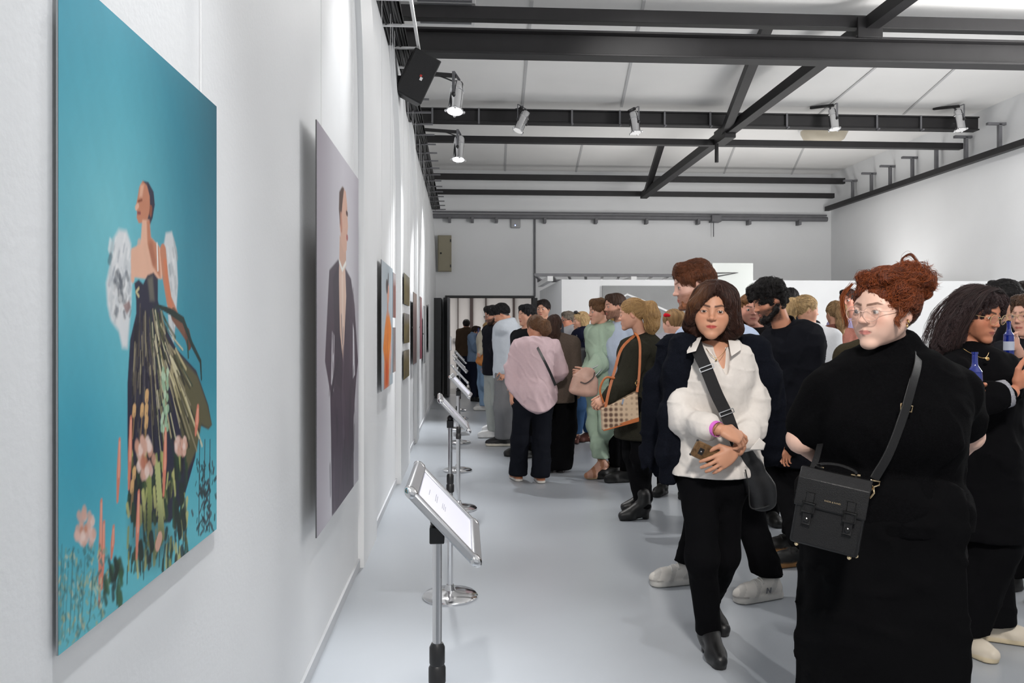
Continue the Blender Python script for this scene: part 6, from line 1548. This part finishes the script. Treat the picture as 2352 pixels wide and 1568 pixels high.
# the letter on the sneaker's side
for q in 'R':
    a_, d_ = J['aR'], unit((J['tR'] - J['aR']) * V(1, 1, 0)); sd = V(d_[1], -d_[0], 0) if (V(d_[1], -d_[0], 0))[1] < 0 else V(-d_[1], d_[0], 0)
    c_ = V(a_[0], a_[1], .062) + d_ * .055 + sd * .057; b = MB(); U_ = -d_
    for (x0, z0), (x1, z1) in (((-.014, -.014), (-.010, .014)), ((-.010, .014), (.010, -.014)), ((.010, -.014), (.014, .014))):
        b.bar(c_ + U_ * x0 + V(0, 0, z0), c_ + U_ * x1 + V(0, 0, z1), .005, .004, sd)
    b.build('shoe_letter', mat('sneaker_grey', srgb(96, 98, 104), .5), p.o)
ho = p.hair('short', (104, 58, 34), (34, 18, 14), cell=.0040, n=60, amp=.008, vol=.015, front=.03, bumps=(.02, 9), low=-.20, seed=3)
p.fuzz(ho, 5000, .05, p.sweep(.5, .1), ((128, 74, 42), (38, 20, 15)), r=.00045, lift=.006, seed=4, noise=.2)
p.beard((150, 96, 66), amp=.012, full=.75)

# bearded man with dark curls in the black coat
p = Person(1822, 5.2, 1.765, -72, 'bearded man with dark curly hair in long black coat, leaning to listen', head=(-12, 20, -6), fem=False, skin=(190, 132, 104), lean=(-.04, 0), hs=1.05, hcell=.004, seed=17, lid=.010, build=1.1)
A = p.at; J = p.J
p.set(head=A(1766, 692, -.02), neck=A(1800, 758, 0), sh=A(1822, 775, 0), sL=A(1775, 790, .17), sR=A(1862, 800, -.17), eR=A(1868, 930, -.16), wR=A(1820, 1020, -.2), eL=A(1760, 930, .15), wL=A(1745, 1020, .1))
p.foot('R', G0(1845, 1295), -75); p.foot('L', G0(1822, 1262), -72)
p.body(facekw=dict(lip=(160, 96, 86), brow=(20, 16, 15), beard=(26, 21, 20), hairline=(16, 14, 14), bw=1.5))
p.top((.0075, .008, .011), CLOTH, hem=.30, sleeve=1.0, ease=.040, flare=1.15, fold=.010, name='coat', neck=.0); p.collar((.0075, .008, .011), r=.085, h=.05)
p.trousers(BLK, r=(.09, .072, .066), hem=.075)
p.shoes((12, 11, 11), (150, 108, 62), 'sneaker', laces=(20, 20, 20))
ho = p.hair('short', (24, 21, 22), (7, 6, 7), cell=.0045, n=30, amp=.012, vol=.03, front=.05, bumps=(.045, 16), low=-.24, seed=6)
h = p.hh; rr_ = random.Random(9); paths = []
for i in range(150):
    a = rr_.uniform(0, 6.28); e = rr_.uniform(.15, 1.5); c0 = V(.40 * math.cos(a) * math.cos(e), .05 + .46 * math.sin(a) * math.cos(e), .17 + .43 * math.sin(e)); d = unit(c0 - V(0, .05, .1)); ph = rr_.uniform(0, 6)
    u = unit(np.cross(d, V(.2, .3, 1))); v = np.cross(d, u); paths.append(catmull([p.hl(*(c0 + u * .012 * k + (d * math.cos(ph + k * 1.1) + v * math.sin(ph + k * 1.1)) * .045)) for k in range(6)], 3))
p.strands(paths, (34, 30, 30), (9, 8, 9), r=.0006, copies=6, spread=.005, k=14); p.fuzz(ho, 4000, .05, p.radial(0, .05, 2), ((34, 30, 30), (9, 8, 9)), r=.0006, lift=.006, curl=(.006, 1.3), noise=.4); p.beard((24, 19, 18), amp=.022, full=1.05)

# woman half hidden between the bob-haired woman and the curly man
p = Person(1738, 5.8, 1.68, -10, 'smiling woman with brown fringe, half hidden beside the curly-haired man', head=(6, 2, 0), skin=(206, 148, 128), seed=19, hcell=.005, lid=.011)
p.set(head=p.at(1722, 712, 0)); p.body(facekw=dict(lip=(186, 96, 92), brow=(60, 44, 34), hairline=(96, 66, 44)))
p.top((.012, .011, .012), CLOTH, hem=.45); p.trousers(BLK); p.shoes((20, 20, 20)); p.hair('long', (120, 84, 52), (44, 26, 16), length=.75, n=40, amp=.02, cell=.006, extra=lambda D: D.seg(p.hl(-.25, -.27, .3), p.hl(.25, -.27, .3), .09 * p.hh, .09 * p.hh, .05 * p.hh))

# woman with curly blond ponytail in dark green knit
p = Person(1466, 6.0, 1.685, -84, 'woman with curly blond ponytail in dark green knit tunic and black boots', head=(-24, 6, 0), skin=(202, 152, 128), hcell=.0045, seed=23, build=1.15, cell=.012, lid=.016)
A = p.at; J = p.J
p.set(head=A(1452, 722, -.02), neck=A(1474, 775, 0), sh=A(1478, 795, 0), sL=A(1466, 806, -.12) + p.l * 0, sR=A(1468, 806, .14), eL=A(1436, 880, -.22), wL=A(1402, 912, -.26), eR=A(1440, 880, .2), wR=A(1415, 915, .05))
p.set(sL=A(1470, 808, .15), sR=A(1462, 808, -.17), eL=A(1430, 885, .15), wL=A(1400, 915, -.05), eR=A(1438, 880, -.22), wR=A(1398, 915, -.26))
p.foot('R', G0(1478, 1192), -80); p.foot('L', G0(1482, 1172), -84)
p.handspec = dict(R=dict(wr=A(1398, 915, -.26), d=V(-.8, -.1, -.3), n=V(.2, .6, -.6), th=V(0, .3, .8), curl=(.6, .7, .8, .9)))
p.body(facekw=dict(lip=(178, 106, 96), brow=(120, 88, 60), hairline=(150, 116, 74)))
p.top(srgb(44, 43, 36), KNIT, hem=.36, sleeve=.98, ease=.028, flare=1.12, fold=.006, name='tunic', slw=.014, cell=.010)
p.trousers(BLK, r=(.092, .066, .056), hem=.07); p.shoes((10, 10, 11), (8, 8, 8), 'boot', .007, m=LEATHER)
ho = p.hair('pony', (176, 140, 92), (104, 74, 44), cell=.005, n=60, amp=.010, vol=.0, low=-.18, tail=[p.hl(0, .46, .25), p.hl(.0, .62, .18), p.hl(0, .64, -.1), p.hl(0, .60, -.42), p.hl(0, .56, -.62)], bun=[.03, .045, .06, .055, .03])
p.fuzz(ho, 5000, .07, p.gather((0, .46, .25)), ((196, 160, 108), (104, 74, 44)), r=.0006, lift=.003, seed=5, noise=.1)
rr_ = random.Random(12); paths = []
for i in range(150):
    x, y = rr_.uniform(-.22, .22), rr_.uniform(-.2, .14); ph = rr_.uniform(0, 6); paths.append(catmull([p.hl(x * .4, .5 + y * .2, .26)] + [p.hl(x * (.8 + .1 * k) + .035 * math.cos(ph + k * 1.4), .60 + y + .035 * math.sin(ph + k * 1.4), .18 - .13 * k) for k in range(7)], 3))
p.strands(paths, (196, 160, 106), (108, 76, 44), r=.0007, copies=5, spread=.006, k=22)
W12 = p
c0 = A(1428, 940, -.36); t = empty('tote_bag', c0, 'patterned brown tote bag with tan trim carried by the woman in green tunic', 'bag')
cs = [A(1383, 940, -.36), A(1465, 898, -.33), A(1468, 966, -.34), A(1386, 988, -.37)]; b = MB(); b.poly(cs, .085, (0, 1, 0)); 
TOTE = mat('tote_cloth', srgb(150, 118, 92), .6)
nt = TOTE.node_tree; vz_ = nt.nodes.new('ShaderNodeTexVoronoi'); vz_.inputs['Scale'].default_value = 26; vz_.inputs['Randomness'].default_value = 0.0; cr = nt.nodes.new('ShaderNodeValToRGB'); cr.color_ramp.elements[0].color = (*srgb(92, 64, 48), 1); cr.color_ramp.elements[1].color = (*srgb(196, 170, 142), 1); cr.color_ramp.elements[0].position = .25; cr.color_ramp.elements[1].position = .55
nt.links.new(nt.nodes['Texture Coordinate'].outputs['Object'], vz_.inputs['Vector']); nt.links.new(vz_.outputs['Distance'], cr.inputs['Fac']); nt.links.new(cr.outputs['Color'], nt.nodes['Principled BSDF'].inputs['Base Color'])
TAN = mat('tan_leather', srgb(176, 98, 48), .45, var=.1, vscale=20)
b.build('body', TOTE, t, .006)
b = MB(); b.poly([A(1386, 983, -.366), A(1468, 958, -.342), A(1468, 968, -.342), A(1387, 990, -.370)], .09, (0, 1, 0)); b.build('base_trim', TAN, t, .003)
b = MB(); b.strap(catmull([A(1391, 935, -.34), A(1398, 900, -.33), A(1412, 850, -.30), A(1428, 800, -.26), A(1462, 766, -.10)], 5), (0, -1, .2), .020, .004); b.strap(catmull([A(1463, 900, -.33), A(1468, 860, -.31), A(1470, 800, -.28), A(1466, 775, -.24), A(1458, 764, -.12)], 5), (0, -1, .2), .018, .004); b.build('strap', TAN, t)
b = MB(); b.tube(catmull([A(1386, 925, -.33), A(1378, 895, -.33), A(1390, 868, -.33), A(1412, 868, -.33)], 6), .008, 8); b.build('handle', TAN, t, smooth='all')
b = MB(); b.bar(A(1432, 916, -.375), A(1429, 928, -.378), .012, .004, (0, -1, 0)); b.build('charm', SILVER, t)
b = MB(); b.tube([A(1463, 888, -.35), A(1466, 880, -.35), A(1463, 872, -.35), A(1459, 880, -.35)], .003, 6, closed=True); b.build('ring', GOLD, t)

# woman with updo and red clip, behind the ponytail
p = Person(1548, 6.8, 1.63, -30, 'woman with brown updo and red hair clip, in grey top', head=(-120, 10, 0), skin=(206, 160, 140), seed=29)
p.set(head=p.at(1545, 742, 0)); p.body(face=False); p.top(srgb(150, 150, 158), CLOTH, hem=.5); p.trousers(BLK); p.shoes((20, 20, 20))
p.hair('bun', (150, 118, 80), (60, 42, 26), n=40, amp=.014, vol=.01, extra=lambda D: D.ell(p.hl(0, .42, .20), np.array((.2, .2, .2)) * p.hh, p.R, .03))
q_ = p.at(1532, 724, -.10); D = SDF(q_ - .06, q_ + .06, .006); D.ell(q_, (.032, .02, .016)); D.warp(lambda P: .004 * wob(P, 80, 2), .02); p.put('hair_clip', D, CLOTH, S_(190, 30, 44), lab='red hair clip')

# man in blue shirt and dark vest behind the woman in mint
p = Person(1428, 7.55, 1.76, -66, 'man with short dark beard in pale blue shirt, behind the woman in mint suit', head=(-10, 4, 0), fem=False, skin=(200, 150, 128), seed=31, hcell=.006)
p.set(head=p.at(1412, 704, 0)); p.foot('L', G0(1440, 1106), -80); p.body(facekw=dict(brow=(50, 36, 28), hairline=(58, 40, 30), beard=(90, 62, 46)))
p.top(srgb(186, 198, 216), CLOTH, hem=.48); p.trousers(BLK, hem=.08); p.shoes((12, 12, 12)); p.hair('short', (64, 44, 34), (22, 15, 12), n=40, vol=.01, low=-.2)

# woman in the mint suit
MINT = srgb(166, 186, 166)
p = Person(1384, 7.7, 1.735, -64, 'short-haired woman in mint green trouser suit and wedge sandals', head=(-14, 4, 0), skin=(206, 158, 136), seed=37, hcell=.0055, cell=.012, lid=.018)
A = p.at; J = p.J
p.set(head=A(1376, 716, 0), eL=A(1362, 830, .12), wL=A(1345, 862, -.06), eR=A(1378, 835, -.19), wR=A(1350, 858, -.24))
p.foot('R', G0(1386, 1098), -70); p.foot('L', G0(1422, 1080), -66)
p.handspec = dict(R=dict(wr=A(1346, 860, -.24), d=V(-.7, .1, .1), n=V(.3, .8, -.3), th=V(0, .1, .9)))
p.body(facekw=dict(lip=(190, 110, 100), brow=(110, 80, 56), hairline=(112, 80, 56)))
p.top(MINT, CLOTH, hem=.455, sleeve=.84, ease=.030, flare=1.08, fold=.009, name='blazer', neck=.0, cell=.011, slw=.01); p.collar(MINT, r=.075, h=.035)
p.trousers(MINT, r=(.094, .078, .072), hem=.13, fold=.008)
p.shoes((200, 150, 120), (190, 160, 124), 'wedge', .008, upper=lambda pos, c, u, d, z0: mixc(flat(pos, p.skin), S_(176, 122, 92), (np.sin(75 * (u @ d) + 1.5) > .3) * 1.0))
ho = p.hair('short', (128, 94, 64), (58, 38, 26), n=52, amp=.006, vol=.02, front=.03, low=-.16, bumps=(.012, 14)); p.fuzz(ho, 3500, .045, p.sweep(.3, .0), ((140, 104, 72), (56, 38, 26)), r=.0008, lift=.005, noise=.2)
c0 = A(1346, 880, -.34); t = empty('shoulder_bag', c0, 'dusty pink flap bag hanging on a chain from the woman in mint suit', 'bag'); PINKL = mat('pink_leather', srgb(186, 148, 132), .5, bump=.1, var=.08, vscale=20)
D = SDF(c0 - .22, c0 + .22, .007); rb = V(.94, .33, 0); D.loft([(A(1342, 897, -.34), .15, .055, rb), (A(1345, 872, -.34), .14, .05, rb), (A(1352, 850, -.33), .06, .03, rb)], .02); D.warp(lambda P: .006 * wob(P, 18, 3), .02); pos, qd = D.mesh(); bo = mesh_obj('body', pos, qd, PINKL, t, c0)
b = MB(); b.strap(catmull([A(1333, 877, -.415), A(1346, 880, -.42), A(1362, 868, -.40), A(1366, 855, -.36)], 5), (0, -1, 0), .012, .005); b.build('flap_cord', mat('dark_cord', (.05, .03, .025), .5), t)
b = MB(); b.tube(catmull([A(1330, 866, -.34), A(1338, 850, -.33), A(1362, 845, -.30), A(1390, 825, -.22), A(1402, 800, -.12)], 5), .006, 6); b.tube(catmull([A(1364, 866, -.34), A(1384, 845, -.26), A(1402, 822, -.15)], 5), .005, 6); b.build('chain', SILVER, t, smooth='all')

# pink shirt, seen from behind
PINK = srgb(196, 172, 176)
p = Person(1226, 7.42, 1.60, 192, 'woman seen from behind in dusty pink shirt and wide dark jeans', head=(14, 14, 0), skin=(196, 142, 116), hcell=.006, seed=41, cell=.012, build=1.12)
A = p.at; J = p.J
p.set(head=A(1230, 752, .05), neck=A(1232, 788, .02), sR=A(1266, 802, .05), sL=A(1200, 802, -.02), eR=A(1284, 850, .1), wR=A(1268, 868, .25), eL=A(1180, 845, .0), wL=A(1176, 900, -.03), kL=A(1194, 1010, 0), kR=A(1243, 1010, .02))
p.foot('L', G0(1190, 1104), 195); p.foot('R', G0(1242, 1108), 185)
p.body(face=False, facekw=dict(hairline=(84, 58, 44), lash=False))
p.top(PINK, CLOTH, hem=.36, sleeve=.93, ease=.040, flare=1.05, fold=.008, neck=.01, cell=.010, slw=.012, uneven=lambda P: np.where(P[:, 2] < .95, np.maximum(0, (A(1232, 955)[2] + 2.6 * (P[:, 0] - A(1236, 0)[0]) ** 2 + .05) - P[:, 2]) * 3, 0))
p.collar(PINK, r=.078, h=.035)
p.trousers((.008, .009, .013), r=(.100, .080, .086), hem=.055, fold=.007, cell=.011)
p.shoes((150, 92, 60), (200, 196, 190), 'flat')
ho = p.hair('pony', (118, 84, 58), (40, 26, 20), n=44, amp=.014, low=-.20, tail=[p.hl(.0, .40, -.05), p.hl(-.10, .55, -.04), p.hl(-.14, .56, -.25), p.hl(-.10, .48, -.42)], bun=[.045, .055, .05, .02]); p.fuzz(ho, 3500, .06, p.gather((0, .40, -.05)), ((134, 96, 66), (44, 29, 22)), r=.0008, lift=.003, noise=.12)
t = empty('crossbody_strap', A(1245, 800, -.15), 'thin black bag strap across the back of the pink shirt', 'strap'); b = MB(); b.strap(catmull([A(1220, 772, -.02), A(1226, 782, -.12), A(1246, 820, -.175), A(1262, 852, -.17), A(1276, 885, -.13)], 5), (0, -1, .1), .024, .004); b.build('webbing', PLASTIC, t)

# long brown ponytail, tweed coat
p = Person(1279, 7.95, 1.60, 176, 'woman with long brown ponytail in brown tweed coat, beside the pink shirt', head=(10, 4, 0), hcell=.007, seed=43, skin=(196, 146, 122))
A = p.at; p.set(head=A(1272, 750, 0)); p.foot('L', G0(1262, 1084), 180); p.foot('R', G0(1288, 1084), 178); p.body(face=False, facekw=dict(hairline=(46, 32, 26), lash=False))
p.top(srgb(96, 84, 76), KNIT, hem=.44, ease=.035, flare=1.0, name='coat', fold=.006); p.trousers(BLK, r=(.11, .11, .125), hem=.035); p.shoes((30, 22, 18), kind='flat')
ho = p.hair('pony', (74, 50, 40), (24, 16, 13), n=44, amp=.012, low=-.2, tail=[p.hl(0, .42, .34), p.hl(.12, .60, .22), p.hl(.16, .62, -.3), p.hl(.2, .56, -.9), p.hl(.22, .54, -1.5)], bun=[.04, .05, .065, .06, .02]); p.fuzz(ho, 3500, .08, p.gather((0, .42, .34)), ((86, 58, 46), (24, 16, 13)), r=.0008, lift=.004, noise=.1)

# navy sweater, blond hair, jeans
p = Person(1338, 9.9, 1.70, -108, 'blond woman in navy jumper and blue jeans, sunglasses pushed up in her hair', head=(22, 2, 0), hcell=.007, seed=47, skin=(206, 156, 132))
A = p.at; p.set(head=A(1334, 738, 0), wL=A(1310, 860, -.1), eL=A(1322, 850, .1)); p.foot('R', G0(1356, 1016), -95); p.foot('L', G0(1322, 1020), -120); p.body(facekw=dict(hairline=(190, 158, 110), lash=False))
p.top(srgb(22, 24, 40), CLOTH, hem=.49, ease=.03); p.trousers(srgb(58, 86, 122), CLOTH, r=(.095, .074, .066), hem=.10); p.shoes((90, 52, 44), (30, 20, 18), 'heel')
ho = p.hair('long', (206, 178, 132), (140, 108, 70), length=.72, n=36, amp=.02, cell=.008); p.fuzz(ho, 2500, .08, p.radial(), ((222, 194, 146), (140, 108, 70)), r=.0010, lift=.004, noise=.12); b = MB()
for sx in (-1, 1): b.ball(p.hl(sx * .13, -.26, .50), (.022, .02, .022), 6)
b.tube([p.hl(-.3, -.1, .42), p.hl(0, -.26, .52), p.hl(.3, -.1, .42)], .006, 6); b.build('sunglasses', PLASTIC, p.o, smooth='all')
c0 = A(1332, 826, -.28); t = empty('shoulder_bag', c0, 'black shoulder bag hanging behind the blond woman in navy', 'bag'); D = SDF(c0 - .3, c0 + .3, .011); D.loft([(A(1334, 850, -.26), .17, .07, V(1, 0, 0)), (A(1330, 806, -.26), .15, .05, V(1, 0, 0))], .02); D.warp(lambda P: .008 * wob(P, 12, 3), .03); pos, qd = D.mesh(); mesh_obj('body', pos, qd, LEATHER, t, c0, flat(pos, (.014, .014, .017)))
b = MB(); b.tube(catmull([A(1312, 806, -.26), A(1325, 770, -.22), A(1330, 752, -.1), A(1345, 790, -.24), A(1352, 806, -.26)], 4), .010, 6); b.build('strap', PLASTIC, t); b = MB(); b.bar(A(1310, 803, -.32), A(1326, 799, -.32), .02, .01); b.build('clasp', SILVER, t)

def simple(px, Y, S, face, lab, hy, hx=None, hairst='short', hc=(60, 44, 34), skin=(200, 150, 126), top=(.012, .012, .014), fem=False, head=(0, 4, 0), tm=None, tr=BLK, hem=.48, facey=True, shoes=(20, 20, 20), beard=None, seed=0, hk={}, trr=(.092, .07, .062), foot=None, name='shirt', ease=.025, hc2=None, arms={}, kind='sneaker', sole=(30, 30, 30)):
    p = Person(px, Y, S, face, lab, head=head, fem=fem, skin=skin, hcell=.008, cell=.017, seed=seed)
    p.set(head=p.at(hx or px, hy, 0)); p.set(**{k: p.at(*v) for k, v in arms.items()})
    if foot:
        for q, (g, a) in foot.items(): p.foot(q, G0(*g), a)
    p.body(face=facey, facekw=dict(hairline=hc, lash=False, beard=beard, brow=hc))
    p.top(top, tm or CLOTH, hem=hem, ease=ease, name=name); p.trousers(tr, r=trr, hem=.07); p.shoes(shoes, sole, kind)
    hk = dict(hk)
    if 'tailf' in hk: hk['tail'] = [p.hl(*q) for q in hk.pop('tailf')]
    if hairst: ho = p.hair(hairst, hc, hc2 or tuple(int(c * .4) for c in hc), n=36, amp=.014, cell=.009, vol=.015, **hk); p.fuzz(ho, 1500, .05, p.gather((0, .42, .25)) if hairst == 'pony' else p.sweep() if hairst == 'short' else p.radial(), (tuple(min(255, c * 1.15) for c in hc), hc2 or tuple(c * .45 for c in hc)), r=.0011, lift=.004, noise=.2, steps=6)
    return p
PT = dict(tailf=[(0, .42, .25), (0, .60, .2), (0, .62, -.1), (.02, .60, -.5), (.02, .56, -.9)], bun=[.035, .045, .055, .05, .02], low=-.2)
# pale grey sweater, dark fade haircut
p = simple(1164, 9.7, 1.80, -112, 'tall young man in pale grey sweatshirt and grey trousers, head bowed', 722, 1152, hc=(24, 21, 22), skin=(206, 150, 122), top=srgb(196, 202, 210), hem=.47, head=(12, 30, 0), tr=srgb(120, 120, 122), trr=(.105, .10, .105), shoes=(24, 24, 26), sole=(206, 200, 186), seed=53, ease=.04, name='sweatshirt',
           foot=dict(L=((1158, 1024), -95), R=((1168, 1020), -100)), arms=dict(eL=(1150, 795, .12), wL=(1148, 845, .05), eR=(1176, 800, -.1), wR=(1160, 850, -.2)), hk=dict(front=.06, low=-.1))
p = simple(1138, 10.5, 1.75, -64, 'bearded man with glasses in black jacket and pale joggers', 724, 1131, hc=(26, 22, 22), skin=(198, 146, 122), top=(.012, .012, .017), hem=.48, head=(-10, 14, 0), tr=srgb(166, 170, 166), trr=(.10, .088, .075), shoes=(214, 214, 214), sole=(214, 214, 214), beard=(50, 36, 30), seed=59, name='jacket', ease=.035, foot=dict(R=((1135, 1004), -80), L=((1142, 990), -75)), hk=dict(front=.06), arms=dict(eR=(1138, 808, -.25), wR=(1141, 764, -.35)))
p.glasses((40, 36, 34), rim=.008, shape=(.10, .085)); p.beard((58, 42, 36), amp=.012)
p = simple(1112, 14.3, 1.66, -74, 'blond woman in cream jumper and pale blue jeans near the doorway', 755, 1120, 'long', (196, 160, 110), fem=True, top=srgb(196, 188, 172), tr=srgb(136, 162, 190), trr=(.10, .082, .076), shoes=(216, 214, 210), sole=(216, 214, 210), seed=61, hem=.56, foot=dict(R=((1112, 942), -85), L=((1116, 936), -80)), arms=dict(eR=(1106, 800, -.2), wR=(1102, 812, -.35)), hk=dict(length=.9))
c0 = p.at(1113, 822, -.3); t = empty('shoulder_bag', c0, 'orange-brown leather bag hanging behind the blond woman near the doorway', 'bag'); D = SDF(c0 - .3, c0 + .3, .014); D.loft([(p.at(1112, 832, -.3), .14, .07, V(1, 0, 0)), (p.at(1116, 808, -.28), .11, .05, V(1, 0, 0))], .02); D.warp(lambda P: .010 * wob(P, 12, 3), .03); pos, qd = D.mesh(); mesh_obj('body', pos, qd, mat('orange_leather', srgb(206, 130, 62), .5, var=.15, vscale=12), t, c0)
b = MB(); b.strap(catmull([p.at(1106, 812, -.28), p.at(1114, 780, -.2), p.at(1122, 765, -.05), p.at(1124, 790, -.15), p.at(1121, 812, -.28)], 4), (0, -1, 0), .02, .006); b.build('strap', PLASTIC, t)
p = simple(1072, 19.5, 1.72, 185, 'woman with dark updo in brown patterned jacket beyond the doorway', 745, 1071, 'bun', (30, 24, 24), fem=True, top=srgb(62, 50, 40), tm=KNIT, tr=srgb(26, 30, 44), trr=(.12, .12, .12), facey=False, seed=67, hem=.47, ease=.05, name='jacket', foot=dict(L=((1068, 890), 180), R=((1082, 890), 180)), hk=dict(extra=None))
p = simple(1092, 16.2, 1.6, 60, 'visitor in pale blue jacket standing in the doorway', 762, 1094, 'short', (60, 46, 40), fem=True, top=srgb(120, 140, 166), seed=68, tr=srgb(30, 34, 48), hem=.5, ease=.04, name='jacket', arms=dict(eR=(1092, 800, -.25), wR=(1097, 786, -.38)))
bottle(p.at(1099, 775, -.4), 1.6, 'blue bottle held up near the doorway')
simple(1208, 9.0, 1.68, -60, 'dark-haired visitor hidden behind the grey sweatshirt and pink shirt', 724, 1209, 'short', (22, 20, 24), seed=69, facey=False)
simple(1247, 11.0, 1.83, -20, 'man with short dark hair far behind the woman with brown ponytail', 710, 1248, hc=(38, 28, 26), seed=71, head=(-10, 4, 0), top=srgb(52, 54, 60))
p = simple(1306, 11.5, 1.74, -72, 'grey-haired man with dark-rimmed glasses beside the blond woman in navy', 735, 1304, hc=(132, 122, 110), skin=(206, 142, 116), top=srgb(176, 176, 180), seed=73, hk=dict(low=-.12)); p.glasses((24, 22, 24), rim=.012, shape=(.10, .08))
simple(1418, 9.3, 1.6, 170, 'blond-haired visitor hidden behind the woman in mint suit', 735, 1410, 'bob', (190, 150, 90), fem=True, facey=False, seed=75)
# right of the middle, behind
p = simple(1864, 6.6, 1.70, 150, 'woman with blond ponytail in white top behind the black coat', 712, 1852, 'pony', (186, 156, 112), fem=True, top=srgb(206, 208, 212), facey=False, head=(-60, 6, 0), seed=77, hk=PT)
simple(1822, 8.4, 1.81, 165, 'dark-haired man far behind the curly-haired man', 690, 1815, hc=(30, 26, 26), facey=False, seed=79)
simple(1916, 7.8, 1.70, 180, 'woman with long blond ponytail in red and brown patterned top', 720, 1918, 'pony', (166, 134, 96), fem=True, top=srgb(128, 84, 74), tm=KNIT, facey=False, seed=81, hk=PT)
simple(1956, 9.0, 1.83, -50, 'man with dark hair in lavender shirt far behind the red-haired woman', 690, 1948, hc=(40, 30, 28), skin=(180, 124, 104), top=srgb(168, 160, 196), seed=83)
simple(2010, 4.5, 1.58, 175, 'visitor in olive jacket hidden behind the red-haired woman', 735, 2042, 'short', (60, 44, 36), fem=True, top=srgb(58, 52, 40), tm=KNIT, facey=False, seed=85, ease=.04, name='jacket')
p = simple(2318, 5.0, 1.72, -120, 'dark-haired man in black jacket behind the wavy-haired woman', 688, 2302, hc=(22, 19, 20), top=(.008, .008, .011), facey=False, head=(-10, 4, 0), seed=87, ease=.04, name='jacket', hk=dict(bumps=(.03, 12)))
simple(2356, 6.4, 1.76, -60, 'man at the right edge, forehead above the glasses of his neighbour', 682, 2350, hc=(40, 30, 26), skin=(180, 120, 100), seed=89)
p = simple(2366, 4.1, 1.60, -70, 'person with gold-rimmed glasses at the right edge, holding a blue bottle', 725, 2362, 'short', (90, 66, 50), fem=True, skin=(208, 160, 140), top=(.010, .010, .013), seed=91, arms=dict(eR=(2345, 830, -.2), wR=(2335, 800, -.25))); p.glasses((196, 168, 120), rim=.006)
bottle(p.at(2317, 782, -.36), .78, 'blue glass bottle with pale label at the right, beside the wavy-haired woman')
